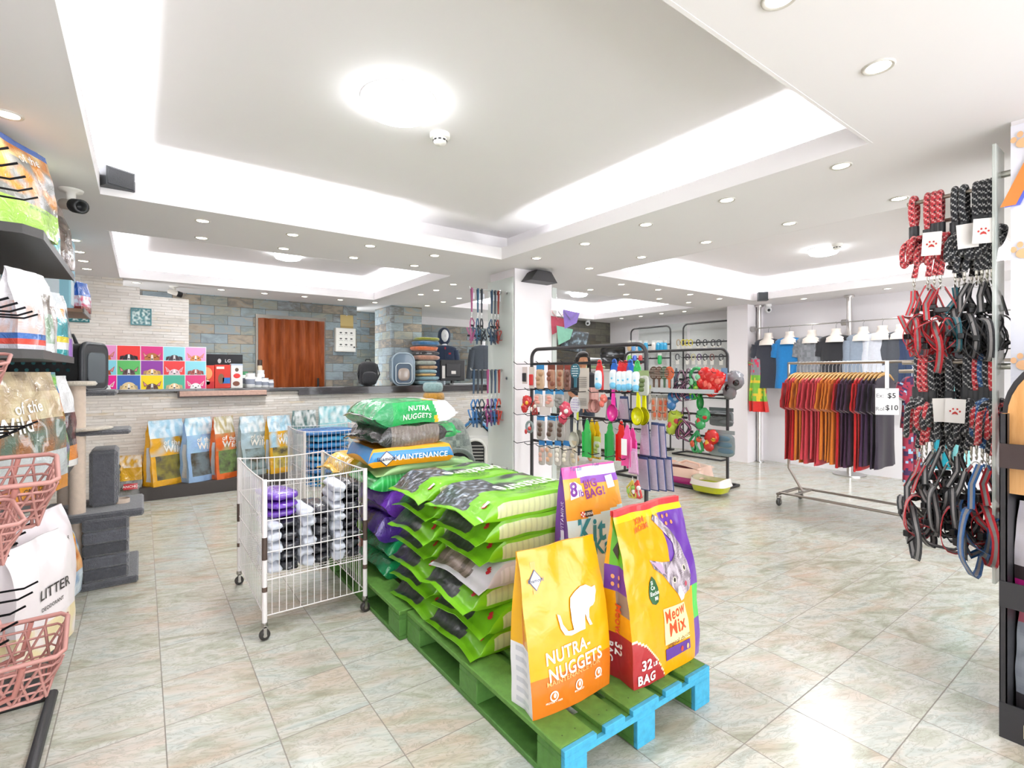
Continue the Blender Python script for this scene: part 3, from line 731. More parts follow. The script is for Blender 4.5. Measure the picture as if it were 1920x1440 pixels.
# woman half hidden behind the rack
x, y, f = ony(1092, 5.6); H_ = zz(663, f)
t = T('person', 'person with long dark hair in a dark top, head bowed, standing behind the accessory rack', 'person', (x, y, 0), -.55)
q = NT('skin'); q.set('Base Color', (*hx('#c98f6c'), 1)); q.set('Roughness', .55); q.set('Subsurface Weight', .05)
q.bump(q.noise(q.n('ShaderNodeTexCoord').outputs['Object'], 90, 3).outputs[0], .05); MAT['skin'] = q.m
J = [((0, 0, .52*H_), .105), ((0, 0, .66*H_), .1), ((0, .0, .78*H_), .12), ((0, 0, .83*H_), .06), ((0, -.01, .875*H_), .05), ((0, -.03, .92*H_), .088), ((0, -.035, .955*H_), .085)]
E = [(i, i+1) for i in range(6)]
for sx in (-1, 1):
    b = len(J); J += [((sx*.15, 0, .805*H_), .05), ((sx*.2, -.02, .63*H_), .038), ((sx*.16, -.22, .6*H_), .03), ((sx*.13, -.3, .61*H_), .022)]; E += [(2, b), (b, b+1), (b+1, b+2), (b+2, b+3)]
    for k in range(5):
        c = len(J); J += [((sx*(.155-.02*k), -.36, .605*H_), .008), ((sx*(.155-.02*k), -.385, .59*H_), .007)]; E += [(b+3, c), (c, c+1)]
    b = len(J); J += [((sx*.095, 0, .47*H_), .085), ((sx*.1, -.01, .27*H_), .055), ((sx*.1, .01, .05*H_), .038), ((sx*.1, -.13, .02*H_), .03)]; E += [(0, b), (b, b+1), (b+1, b+2), (b+2, b+3)]
me = bpy.data.meshes.new('body'); me.from_pydata([j[0] for j in J], E, []); bo = bpy.data.objects.new('body', me); COLL.objects.link(bo); bo.parent = t
md = bo.modifiers.new('skin', 'SKIN'); me.skin_vertices.new(name='') if not me.skin_vertices else None
for i, j in enumerate(J): me.skin_vertices[0].data[i].radius = (j[1], j[1]*(.75 if 0 < i < 3 else 1))
me.skin_vertices[0].data[0].use_root = True
bo.modifiers.new('sub', 'SUBSURF').render_levels = 2; bo.modifiers['sub'].levels = 1; me.materials.append(MAT['skin'])
zh = .945*H_
m = MB('#1d1512'); m.blob((0, .012, zh+.012), .1, .108, .112, .9, .9, wr=.05, ws=20); m.blob((0, -.035, zh+.065), .088, .085, .062, 1, 1)
for sx in (-1, 1): m.tube([(sx*.075, -.02, zh+.03), (sx*.1, -.01, zh-.08), (sx*.11, .0, zh-.3), (sx*.1, .01, zh-.42)], .035, 8, rfn=lambda v: .04-.02*v)
m.build('hair', 'fabric', t)
m = MB('#c98f6c'); m.blob((0, -.055, zh-.02), .07, .07, .085)
m.blob((0, -.128, zh-.02), .012, .016, .022)
m.C('#2a1a14')
for sx in (-1, 1): m.blob((sx*.03, -.118, zh+.004), .013, .006, .004); m.blob((sx*.03, -.12, zh+.024), .017, .006, .003)
m.C('#8e4a42').blob((0, -.118, zh-.058), .022, .01, .007); m.build('face', 'skin', t)
m = MB('#23252b', tr(0, 0, .835*H_)); garment(m, .42, .5, .2, .24, .008, 2, .15, .06); m.build('top', 'fabric', t)
m = MB('#2d3644')
for sx in (-1, 1): m.tube([(sx*.08, 0, .54*H_), (sx*.1, 0, .3*H_), (sx*.1, .01, .06*H_)], .1, 14, rfn=lambda v: .115-.05*v)
m.build('trousers', 'fabric', t)
# wall television, black curved panel, folded towels
x, y, f = ony(1073, 6.9); w = .52; zc = zz(640, f)
t = T('television', 'tilted black television showing camera feeds on the dark slate wall', 'television', (x, 6.85, zc), re=(.18, .13, -.35))
MB('#121317').box(-w/2, -.025, -.2, w/2, .025, .2, .01).build('bezel', 'lacquer', t)
MB('#101418').box(-w/2+.02, -.0275, -.18, w/2-.02, -.0255, .18).build('screen', 'screen', t)
m = MB('#222'); m.tube([(0, .02, 0), (0, .15, .1), (.0, .39, .1)], .02, 8); m.build('wall_arm', 'metal', t)
x, y, f = ony(1147, 5.7); zc = zz(664, f)
t = T('curved_panel', 'black rounded concave panel standing behind the accessory racks', 'panel', (x, y, 0), -.45)
m = MB('#141416'); w = .16
def cp(u, v):
    a, b = (u-.5)*2, (v-.5)*2; e = max(abs(a), abs(b)); return (w*1.3*a*(1-.12*b*b), .09*(a*a+b*b)*-.5, zc+.13*b*(1-.12*a*a))
m.grid(cp, 16, 12); m.grid(lambda u, v: tuple(Vector(cp(1-u, v))+Vector((0, .02, 0))), 16, 12); m.tube([cp(i/16, 0) for i in range(17)]+[cp(1, i/12) for i in range(1, 13)]+[cp(1-i/16, 1) for i in range(1, 17)]+[cp(0, 1-i/12) for i in range(1, 12)], .012, 8, True)
m.build('shell', 'lacquer', t); MB('#222').cyl((0, .03, .02), .02, zc-.1, 12).build('pole', 'metal', t)
m = MB('#222'); m.cyl((0, .03, 0), .2, .02, 24); m.build('base', 'metal', t)
# reception desk behind racks that carries the towels
x, y, f = ony(1118, 6.0)
t = T('desk', 'pale high service desk mostly hidden behind the accessory racks', 'desk', (x, 6.15, 0))
MB('#d8d4d0').box(-.45, -.1, 0, .45, .2, zz(696, f), .01).build('cabinet', 'painted', t)
MB('#c9c5c0').box(-.47, -.12, zz(696, f), .47, .22, zz(692, f), .004).build('desk_top', 'painted', t)
zt_ = zz(692, f)+.001
for i, (c, l) in enumerate((('#b9cf9a', 'pale green folded towel under the grey ones'), ('#c2c6c6', 'light grey folded towel in the middle of three'), ('#cfd1d1', 'light grey folded towel on top of the towel pile'))):
    m = MB(c); m.blob((0, 0, .032), .24, .12, .032, .5, .5, wr=.06, seed=i); tag(m.build('towel', 'plush'), l, 'towel', 'folded towels on the service desk', (x+.06, 6.15, zt_+i*.064), .1*i)

# ================================================================ PET HOUSES BEFORE THE COUNTER
x, y, f = ony(848, 5.2); zt_ = zz(783, f)
t = T('igloo_pet_house', 'grey-green dome pet house with an arched black opening', 'pet house', (x, 5.2, 0), -.3)
R_ = .27; m = MB('#8d9b94'); k = zt_/1.0
def dome(u, v):
    a = u*2*PI; p = v*PI/2; return (R_*math.cos(p)**.8*math.cos(a) if p < PI/2-.01 else 0, R_*math.cos(p)**.8*math.sin(a) if p < PI/2-.01 else 0, zt_*math.sin(p))
m.grid(dome, 32, 14, lambda u, v: mixc('#7f8f88', '#aab8ae', min(1, max(0, .5+1.6*N(u*26, v*12)))), True, True); m.build('dome', 'plush', t)
m = MB('#15161a'); pr = [(-.17, .02), (.17, .02)]+[(x_*1, z_) for x_, z_ in arc(0, zt_*.38, .17, 0, 180, 16)]; m.prism(pr, -R_-.015, -R_+.2); m.build('opening', 'fabric', t)
m = MB('#77857e'); m.tube([(x_*1.06, -R_-.015, z_) for x_, z_ in pr[2:]], .028, 8); m.tube([(.18, -R_-.015, 0), (.18, -R_-.015, zt_*.38)], .028, 8); m.tube([(-.18, -R_-.015, 0), (-.18, -R_-.015, zt_*.38)], .028, 8); m.build('opening_rim', 'plush', t)
x, y, f = ony(888, 6.1); zr = zz(778, f)
t = T('dog_house', 'plastic dog house with blue ribbed roof and white walls beside the column', 'pet house', (x+.05, 6.1, 0), -.62)
w, d_ = .56, .62; ze = zr*.66
m = MB('#d9d8d2'); m.box(-w/2+.03, -d_/2+.04, 0, w/2-.03, d_/2-.04, ze, .03)
m.prism([(-w/2+.05, ze-.02), (w/2-.05, ze-.02), (0, zr-.05)], -d_/2+.06, d_/2-.06); m.build('walls', 'matte_plastic', t)
m = MB('#1c1d1f'); pr = [(-.13, .03), (.13, .03)]+arc(0, ze*.62, .13, 0, 180, 14); m.prism(pr, -d_/2+.032, -d_/2+.06); m.build('doorway', 'matte_plastic', t)
m = MB('#b7b6ae')
for i in range(7): m.box(-.11, -d_/2+.026, .08+i*.045, .11, -d_/2+.034, .092+i*.045)
m.build('door_slats', 'matte_plastic', t)
m = MB('#e6e5df'); m.tube([(x_*1.1, -d_/2+.03, z_) for x_, z_ in [(.13, .03)]+arc(0, ze*.62, .13, 0, 180, 14)+[(-.13, .03)]], .022, 8); m.build('doorway_rim', 'matte_plastic', t)
m = MB('#2a6c9c')
for sx in (-1, 1):
    for i in range(7):
        a, b = i/7, (i+1)/7; p = lambda q: (sx*q*(w/2+.03), zr-(zr-ze+.04)*q)
        (ax, az), (bx_, bz) = p(a), p(b); m.prism([(ax, az), (bx_, bz+.018), (bx_, bz-.01), (ax, az-.03)], -d_/2, d_/2)
m.build('roof', 'matte_plastic', t)

# ================================================================ COLUMN PANELS WITH LEADS
def harness(t, c, stripe, s=1.0, seed=0.0, w=.02, y0=0.0):
    """straps hanging from (0,y0,0) down to about -.36*s"""
    r = random.Random(int(seed*100)); m = MB(c)
    j = lambda a: r.uniform(-a, a)*s
    top = [(0, y0, 0)]
    for sx in (-1, 1):
        m.ribbon([(sx*.01*s, y0, 0), (sx*.035*s, y0+j(.02), -.06*s), (sx*(.05+.01)*s, y0+j(.03), -.13*s)], w*s, .003, (0, 1, .1), stripe=stripe)
    ang = j(.5)
    for k, (cx, cz, a, b, tl) in enumerate(((j(.02), -.2*s, .062*s, .085*s, .25), (j(.02)-.02*s, -.24*s, .085*s, .1*s, -.3), (j(.02)+.03*s, -.23*s, .05*s, .1*s, .7))):
        pts = []
        for i in range(22):
            th = 2*PI*i/22; px_ = a*math.cos(th); pz = b*math.sin(th)+.012*s*math.sin(3*th+seed); py_ = .05*s*math.sin(th+k*1.3)
            pts.append((cx+px_*math.cos(tl)-pz*math.sin(tl)*.4, y0+py_, cz+pz*math.cos(tl)+px_*math.sin(tl)*.6))
        m.ribbon(pts, w*s*1.15, .003, (.25, 1, 0), closed=True, stripe=stripe)
    m.ribbon([(-.07*s, y0, -.22*s), (-.01*s, y0+.03*s, -.29*s), (.06*s, y0, -.24*s)], w*s, .003, (0, .3, 1), stripe=stripe)
    m.build('straps', 'fabric', t)
    b = MB('#1c1c1e'); b.box(-.028*s, y0-.012*s, -.115*s, .028*s, y0+.012*s, -.09*s, .004*s); b.build('buckle', 'matte_plastic', t); b = MB('#1c1c1e'); b.box(-.09*s, y0-.01, -.25*s, -.06*s, y0+.012, -.225*s, .003); b.build('buckle', 'matte_plastic', t)
    b = MB('#d8d8d4'); b.tube([(x_, y0, z_) for x_, z_ in ell(0, .0, .011*s, .013*s, 12)], .0022, 6, True); b.build('ring', 'metal', t)
def strap_lead(t, c, L, w=.014):
    m = MB(c); m.ribbon([(.004, .01, -.02), (0, .006, .004), (-.002, -.008, .006), (-.004, -.012, -.03), (-.003, -.006, -L*.5), (0, 0, -L+.04)], w, .003, (1, 0, 0))
    m.ribbon([(.004, .01, -.02), (.006, .006, -L*.4), (.001, 0, -L+.04)], w, .003, (1, 0, 0)); m.build('strap', 'fabric', t)
    k = MB('#d0d0cc'); k.tube([(0, 0, -L+.04), (.004, 0, -L+.02), (-.003, 0, -L)], .0035, 6); k.tube([(x_, 0, z_) for x_, z_ in ell(0, -L-.005, .007, .009, 10)], .002, 5, True); k.build('clip', 'metal', t)
def panel(name, label, x0, y0, x1, y1, z0, z1, cat='panel', ns=((.1, .1),)):
    t = T(name, label, cat, (x0, y0, 0)); m = MB('#dfe6e0'); m.box(0, 0, z0, x1-x0, y1-y0, z1, .002); m.build('sheet', 'acrylic', t)
    return t
t = panel('acrylic_panel', 'tall translucent panel fixed on the left face of the central column', 2.93, 3.98, 2.94, 4.42, .05, 2.3)
m = MB('#b8b8b4')
for z in (.4, 1.3, 2.15):
    for y in (.1, .36): m.cyl((-.006, y, z), .014, .045, 14, 'x')
m.build('standoff', 'metal', t)
BX = 2.93
_, Yb, f = onx(940, BX)
def lead_bar(px, py, ln, label):
    x, y, f = onx(px, BX); z = zz(py, f)
    m = MB('#b9b9b6'); m.tube([(0, 0, 0), (-ln, 0, 0)], .006, 8); m.cyl((-.004, 0, 0), .018, .004, 14, 'x'); m.tube([(-ln, 0, 0), (-ln-.005, 0, .02)], .006, 8)
    tag(m.build('hook_bar', 'metal'), label, 'hook bar', 'lead bars on the central column', (x, y, z)); return x, y, z
bx_, by_, bz_ = lead_bar(938, 547, .36, 'upper steel bar on the central column holding thin leads')
up = [(-.34, '#a2507e', 'pink'), (-.27, '#2e5a7a', 'blue'), (-.225, '#2b3038', 'black'), (-.105, '#2e4a66', 'navy'), (-.065, '#3b4654', 'slate'), (-.025, '#a03c34', 'red')]
for i, (dx, c, n_) in enumerate(up):
    t = T('dog_lead', '%s thin lead, %s from the left on the upper bar of the central column' % (n_, ORD[i]), 'lead', (bx_+dx, by_, bz_), .3, 'thin leads on the upper column bar'); strap_lead(t, c, .27, .02)
    m = MB('#d8dbe2'); m.box(.012, -.01, -.1, .03, -.008, -.04); m.build('price_tag', 'card', t)
    t = T('dog_harness', '%s small harness, %s from the left under the upper bar of the central column' % (n_, ORD[i]), 'harness', (bx_+dx, by_, bz_-.285), .5, 'small harnesses under the upper column bar'); harness(t, c, None, .75, i+.3, .016)
bx_, by_, bz_ = lead_bar(940, 694, .36, 'lower steel bar on the central column holding thin leads')
lo = [(-.33, '#2e4a66', 'navy'), (-.28, '#39424e', 'charcoal'), (-.235, '#2f3138', 'black'), (-.165, '#a8497e', 'magenta'), (-.12, '#4a5260', 'grey'), (-.075, '#2f5274', 'blue'), (-.03, '#a8382e', 'red')]
for i, (dx, c, n_) in enumerate(lo):
    t = T('dog_lead', '%s thin lead, %s from the left on the lower bar of the central column' % (n_, ORD[i]), 'lead', (bx_+dx, by_, bz_), .3, 'thin leads on the lower column bar'); strap_lead(t, c, .27, .022)
    t = T('dog_harness', '%s small harness, %s from the left under the lower bar of the central column' % (n_, ORD[i]), 'harness', (bx_+dx, by_, bz_-.285), .5, 'small harnesses under the lower column bar'); harness(t, [ '#2f6ea6', '#2b659c', '#33424e', '#9c3c78', '#5b4f86', '#2f6ea6', '#c8402c'][i], None, .8, i+.7, .018)
t = panel('acrylic_panel', 'narrow translucent panel on the right side of the central column', 3.46, 4.0, 3.52, 4.01, .05, 2.25)
# bandana and soft collars hanging right of the column
for i, (px, c, c2, l) in enumerate(((1046, '#c8566a', '#f0a0a8', 'red and pink pet bandana hanging right of the central column'), (1058, '#8fc9b0', '#9a9a98', 'mint and grey pet bandana hanging right of the central column'), (1070, '#8f78c4', '#8a8a8a', 'lilac pet bandana with grey strap right of the central column'))):
    x, y, f = onx(px, 3.5); z = zz(563, f)
    t = T('pet_bandana', l, 'bandana', (x, y, z), -.67, 'pet bandanas hung by the column')
    m = MB(c2); m.ribbon([(.0, 0, 0), (.05, .02, -.06), (.06, 0, -.14), (.0, -.01, -.2), (-.06, 0, -.12), (-.04, .02, -.04)], .022, .003, (0, 1, 0), closed=True); m.build('strap', 'fabric', t)
    dz = (-.1, -.2, -.03)[i]; m = MB(c); m.prism([(-.08, dz-.06), (.09, dz-.1), (.06, dz-.2), (-.06, dz-.26)], -.006, .006); m.build('cloth', 'fabric', t)
m = MB('#b9b9b6'); x, y, f = onx(1046, 3.5); m.tube([(3.47-x, 0, 0), (.35, 0, 0)], .007, 8)
# ================================================================ DISPLAY RACKS
def rrect(L, Hh, r):
    return [(0, 0)]+[(r+r*math.cos(a), Hh-r+r*math.sin(a)) for a in [PI-PI/2*i/6 for i in range(7)]]+[(L-r+r*math.cos(a), Hh-r+r*math.sin(a)) for a in [PI/2-PI/2*i/6 for i in range(7)]]+[(L, 0)]
def rack(label, P, rz, L, Hh, bars, base=(-.22, .28), tr_=.017, hooks=True, skip_base=False, hookn=9, hy=.24):
    t = T('display_rack', label, 'display rack', (P[0], P[1], 0), rz)
    m = MB('#2f2d2f'); m.tube([(a, 0, b+tr_) for a, b in rrect(L, Hh, .09)], tr_, 10); m.build('frame', 'matte_plastic', t)
    m = MB('#2c2a2c')
    m.tube([(0, base[0], tr_), (0, base[1], tr_), (L, base[1], tr_), (L, base[0], tr_)], tr_, 10, True); m.build('base', 'matte_plastic', t)
    for z in bars:
        m = MB('#2c2a2c'); m.box(0, -.008, z-.012, L, .008, z+.012); m.build('crossbar', 'matte_plastic', t)
        if hooks:
            for i in range(hookn):
                a = .05+(L-.1)*i/(hookn-1)
                m = MB('#2a2a2c'); m.tube([(a, 0, z), (a, hy, z-.004), (a, hy+.04, z+.018)], .0035, 6); m.build('hook', 'metal', t)
    return t
def world_of(P, rz, a, b): return (P[0]+a*math.cos(rz)-b*math.sin(rz), P[1]+a*math.sin(rz)+b*math.cos(rz))
# item builders: local x = width, front faces +y, hangs down from z = 0
def it_packet(t, hdr, body, w, h, cont=None, sd=0):
    MB(hdr).box(-w/2, -.002, -.035, w/2, .002, .01).build('header_card', 'card', t)
    m = MB(body); m.blob((0, 0, -h/2-.02), w/2, .014, h/2-.01, .35, .5, 14, 10, .06, 20, seed=sd); m.build('pouch', 'crinkle_film', t)
    if cont:
        r = random.Random(sd)
        m = MB(cont)
        for k in range(3): m.blob((r.uniform(-.25, .25)*w, .01, -.05-(h-.07)*(k+.5)/3), w*.3, .014, h*.11, .8, .8, 12, 8, .1, 30, seed=k)
        m.build('contents', 'matte_plastic', t)
def it_scoop(t, c, w=.075, h=.2):
    m = MB(c); m.prism([(-.012, .01), (.012, .01), (.018, -h*.5), (-.018, -h*.5)], -.006, .006); m.build('handle', 'lacquer', t)
    m = MB(c)
    def fn(u, v): a = u*2*PI; p = v*PI/2; return (w/2*math.cos(p)*math.cos(a), .02-.045*math.sin(p), -h*.72+h*.28*math.cos(p)*math.sin(a))
    m.grid(fn, 20, 6, None, True, True); m.grid(lambda u, v: (lambda q: (q[0]*.9, q[1]+.006, -h*.72+(q[2]+h*.72)*.9))(fn(1-u, v)), 20, 6, lambda u, v: mixc(c, '#000000', .12), True, True)
    m.build('bowl', 'lacquer', t)
def it_shovel(t, c, w=.07, h=.28, c2=None):
    m = MB(c); o = [(-.008, .012), (.008, .012), (w*.3, -h*.12), (w*.28, -h*.2), (w*.46, -h*.3), (w*.5, -h), (-w*.5, -h), (-w*.46, -h*.3), (-w*.28, -h*.2), (-w*.3, -h*.12)]
    m.prism(o, -.004, .004); m.box(-w*.5, .004, -h, -w*.44, .018, -h*.3); m.box(w*.44, .004, -h, w*.5, .018, -h*.3); m.build('blade', 'lacquer', t)
    MB(mixc(c, '#ffffff', .5)).tube([(x_, .0, z_+.014) for x_, z_ in ell(0, 0, .008, .01, 10)], .0025, 5, True).build('hang_loop', 'matte_plastic', t)
def it_dispenser(t, c, c2='#dfe8ee'):
    m = MB(c); o = [(0, .02), (.03, -.02), (.042, -.1), (.04, -.21), (-.04, -.21), (-.042, -.1), (-.03, -.02)]; m.prism(o, -.012, -.002, smooth=False); m.tube([(x_, -.006, z_+.005) for x_, z_ in ell(0, 0, .018, .026, 12)], .006, 6, True); m.build('drinking_tray', 'lacquer', t)
    m = MB(c2); m.blob((0, .008, -.13), .034, .022, .08, .6, .7, 16, 10); m.build('bottle', 'lacquer', t)
    m = MB('#6fb8dd'); m.blob((-.004, .016, -.175), .03, .018, .03, .8, .7, 12, 8); m.blob((0, .022, -.12), .012, .012, .012); m.build('water_graphic', 'lacquer', t)
def it_card(t, c, w, h, c2=None, c3=None):
    m = MB(c); m.box(-w/2, -.0015, -h, w/2, .0015, .012); m.build('card', 'card', t)
    if c2: MB(c2).box(-w*.38, .0015, -h*.85, w*.38, .016, -h*.3, .006).build('product', 'matte_plastic', t)
    if c3:
        m = MB(c3)
        for k in range(6): m.box(-w*.4, .017, -h*.35-h*.08*k, w*.4, .019, -h*.33-h*.08*k)
        m.build('bristles', 'matte_plastic', t)
def it_blade_card(t, c, edge, w, h):
    m = MB(edge); o = [(-w*.32, 0), (w*.32, 0), (w*.5, -h), (-w*.5, -h)]; m.prism(o, -.002, .002); m.build('backing', 'card', t)
    m = MB(c); o = [(-w*.28, -.02), (w*.28, -.02), (w*.44, -h+.01), (-w*.44, -h+.01)]; m.prism(o, .002, .012); m.build('pouch', 'crinkle_film', t)
def it_paddle(t, c, dots, w=.1, h=.2):
    m = MB(c); m.prism([(x_, z_) for x_, z_ in ell(0, -h*.3, w/2, h*.32, 20)], -.006, .006); m.prism([(-.014, -h*.55), (.014, -h*.55), (.012, -h), (-.012, -h)], -.006, .006); m.build('paddle', 'matte_plastic', t)
    m = MB(dots)
    for i in range(-2, 3):
        for k in range(-2, 3):
            if i*i+k*k < 7: m.blob((i*w*.15, .007, -h*.3+k*h*.1), .005, .004, .005, nu=8, nv=6)
    m.build('bristles', 'matte_plastic', t)
def it_toy(t, c, c2, s=1.0, kind=0):
    m = MB(c)
    if kind == 0: m.tube([(x_, 0, z_) for x_, z_ in ell(0, -.06*s, .04*s, .045*s, 16)], .011*s, 8, True)
    elif kind == 1:
        m.blob((0, 0, -.06*s), .05*s, .03*s, .05*s, wr=.3, ws=22); m.blob((.02*s, .01, -.12*s), .035*s, .025*s, .04*s, wr=.3, ws=22)
    elif kind == 2:
        for a in range(5): m.tube([(0, 0, -.02*s), (.05*s*math.cos(a*1.3), .02*math.sin(a), -.08*s-.02*a*s), (.03*s*math.cos(a*2), 0, -.15*s)], .008*s, 6)
    m.build('toy_body', 'lacquer', t)
    m = MB(c2); m.blob((-.02*s, .02*s, -.07*s), .018*s, .012*s, .018*s); m.blob((.025*s, .02*s, -.1*s), .015*s, .01*s, .022*s); m.build('toy_detail', 'lacquer', t)
    MB('#e8e8e8').tube([(0, 0, .01), (0, 0, -.02*s)], .002, 5).build('hang_string', 'matte_plastic', t)
def hang(P, rz, px, py, dep, cat, name, label, fnc, *a, group=None, **k):
    Q = world_of(P, rz, 0, dep); s_, f = hit(px, Q, rz); x, y = Q[0]+s_*math.cos(rz), Q[1]+s_*math.sin(rz)
    t = T(name, label, cat, (x, y, zz(py, f)-.012), rz, group); fnc(t, *a, **k); return t
# ---- front rack
PA, RZA = (3.17, 2.55), math.radians(94.4)
LA = 1.31
rack('large black display rack in front of the central column, full of grooming tools', PA, RZA, LA, 1.565, (1.44, 1.20, .965, .70), (-.25, .28))
GA = 'goods on the front display rack'
def A(px, py, cat, name, label, fnc, *a, dep=.13, **k): return hang(PA, RZA, px, py, dep, cat, name, label, fnc, *a, group=None, **k)
A(984, 688, 'toy packet', 'sock_packet', 'black and red small packet at the left end of the top row', it_card, '#d8c8c4', .07, .15, '#1c1a1e')
A(997, 688, 'toy packet', 'sock_packet', 'red and yellow packet beside the leftmost black one, top row', it_card, '#dccfc6', .07, .19, '#c22c2a')
A(1013, 684, 'treat packet', 'treat_packet', 'tan treat packet with a blue header, top row', it_packet, '#2f7fb8', '#c9a98a', .1, .2, '#b08a68', 1)
A(1034, 684, 'treat packet', 'treat_packet', 'brown treat packet left of the teal brush, top row', it_packet, '#6d3424', '#a87860', .09, .2, '#7a4430', 2)
A(1050, 684, 'treat packet', 'treat_packet', 'tan striped treat packet, third packet in the top row', it_packet, '#7a3e2a', '#b08c70', .08, .2, '#8a5238', 3)
A(1064, 684, 'treat packet', 'treat_packet', 'dark maroon treat packet just left of the teal brush', it_packet, '#7c3026', '#7a5044', .07, .2, '#5a3428', 4)
A(1079, 680, 'brush', 'grooming_brush', 'teal oval brush with white dots in the top row', it_paddle, '#2c6474', '#e6ecec', .105, .2)
A(1095, 690, 'comb', 'comb_card', 'beige card with a comb between teal brush and red dispenser', it_card, '#c8beb4', .11, .2, None, '#3a3634')
A(1094, 735, 'comb', 'comb_card', 'wide beige comb card below the other comb card', it_card, '#bdb4ac', .12, .13, None, '#44403c')
for px, py, c, l in ((1123, 680, '#d42a2c', 'red portable water bottle, leftmost in the top row'), (1151, 678, '#2a62b8', 'blue portable water bottle left of two red ones'), (1163, 681, '#cf2a30', 'red water bottle partly behind, middle of the top row'),
                     (1172, 681, '#c8282c', 'red water bottle tucked behind the light blue labelled one'), (1181, 679, '#2f66c0', 'blue portable water bottle beside the green one'), (1194, 681, '#3cab58', 'green portable water bottle, rightmost of the bottles')):
    A(px, py, 'water bottle', 'pet_water_bottle', l, it_dispenser, c)
A(1207, 694, 'packet', 'treat_packet', 'grey-green packet at the right end of the top row', it_packet, '#8a9a6a', '#b0b2a8', .09, .17, '#5a6a3c', 5)
A(988, 737, 'toy', 'heart_toy', 'red toy hanging at the left end of the second row', it_toy, '#c22a2c', '#e8b030', 1.1, 1)
A(1003, 745, 'toy', 'rope_toy', 'red and white knotted toy in the second row', it_toy, '#a83430', '#e8ddd0', 1.0, 2)
for px, l, s_ in ((1010, 'blue-headed packet of pink rolls, left one', 6), (1030, 'blue-headed packet of pink rolls, right one', 7), (1049, 'grey packet right of the pink rolls', 8)):
    A(px, 730, 'treat packet', 'treat_packet', l+' in the second row', it_packet, '#3a8ac0', '#cdbcb4' if s_ < 8 else '#9a9894', .1, .14, '#dc9a8c' if s_ < 8 else '#8a8884', s_)
A(1022, 762, 'card', 'price_card', 'plain pale card below the pink roll packets', it_card, '#ddd2ce', .14, .07)
A(1061, 748, 'toy', 'cup_toy', 'pink and white cup-shaped toy in the second row', it_toy, '#c83e58', '#f2e8e4', 1.3, 1)
A(1079, 742, 'brush', 'bath_brush', 'white round bath brush with grey dots in the second row', it_paddle, '#d9d6dc', '#9a86b8', .115, .22)
for px, l in ((1107, 'pale pink scoop, nearest of three in the second row'), (1113, 'pale pink scoop, middle of three in the second row'), (1119, 'pale pink scoop, rightmost of three in the second row')):
    A(px, 726, 'scoop', 'food_scoop', l, it_scoop, '#dba8a0', .09, .2, dep=.1+.012*(px-1107)/6)
A(1132, 735, 'toy', 'shuttle_toy', 'small coral cone toy beside the magenta scoop', it_toy, '#d46a5c', '#e89080', .7, 1)
A(1150, 729, 'scoop', 'litter_scoop', 'bright magenta litter scoop in the second row', it_scoop, '#e83ca4', .1, .25)
A(1147, 742, 'card', 'bag_roll_card', 'grey-lilac flat packet behind the magenta scoop', it_blade_card, '#a9a2aa', '#2a3f66', .13, .19, dep=.05)
A(1170, 740, 'card', 'bag_roll_card', 'grey-lilac flat packet between magenta and yellow scoops', it_blade_card, '#aaa2ac', '#2a3f66', .12, .19, dep=.08)
A(1197, 733, 'scoop', 'litter_scoop', 'yellow litter scoop, left one of the pair', it_scoop, '#dcd816', .105, .25)
A(1208, 733, 'scoop', 'litter_scoop', 'yellow litter scoop, right one of the pair', it_scoop, '#d4cf12', .105, .25, dep=.08)
A(993, 785, 'toy', 'ring_toy', 'grey ring toy with a red heart, left end of the third row', it_toy, '#8a9898', '#c23a3a', 1.1, 0)
for px, l, s_ in ((1014, 'left', 10), (1034, 'middle', 11), (1052, 'right', 12)):
    A(px, 779, 'treat packet', 'chew_packet', 'blue-headed packet of dark chews, %s one in the third row' % l, it_packet, '#3684bc', '#a9a29c', .1, .2, '#5c4438', s_)
A(1078, 782, 'scoop', 'food_scoop', 'cream scoop, left one, with a long handle in the third row', it_scoop, '#d6d4c6', .105, .25)
A(1088, 782, 'scoop', 'food_scoop', 'cream scoop, right one, partly behind in the third row', it_scoop, '#cfcdc2', .1, .22, dep=.09)
A(1083, 770, 'toy', 'lime_tag', 'small lime green strip above the cream scoops', it_card, '#c8d042', .02, .07)
for px, py, c, l, dd in ((1101, 787, '#36ad52', 'green long shovel, leftmost of the shovels', .15), (1110, 787, '#e0b418', 'yellow long shovel behind the leftmost green one', .1), (1119, 790, '#d8ae1c', 'yellow narrow shovel with a lime card', .08), (1144, 790, '#2f9a4a', 'green shovel in the middle of the row', .13),
                       (1165, 790, '#d8241f', 'red shovel beside the pink ones', .13), (1176, 797, '#e65a9e', 'pink shovel with a white price tag', .2), (1186, 803, '#ec4aa2', 'bright pink shovel, rightmost of the shovels', .12)):
    A(px, py, 'shovel', 'litter_shovel', l, it_shovel, c, .085, .3, dep=dd)
A(1170, 823, 'tag', 'price_tag', 'white price tag hanging on the pink shovel', it_card, '#f2f0f0', .05, .11, dep=.24)
A(1188, 838, 'packet', 'lilac_strip', 'pale pink translucent strip beside the pink shovels', it_blade_card, '#d8a8c8', '#c99ac0', .09, .19, dep=.2)
A(1120, 818, 'packet', 'treat_packet', 'small clear packet with lime picture in the fourth row', it_packet, '#a8b84a', '#b8bcae', .07, .15, '#8a9a4a', 13)
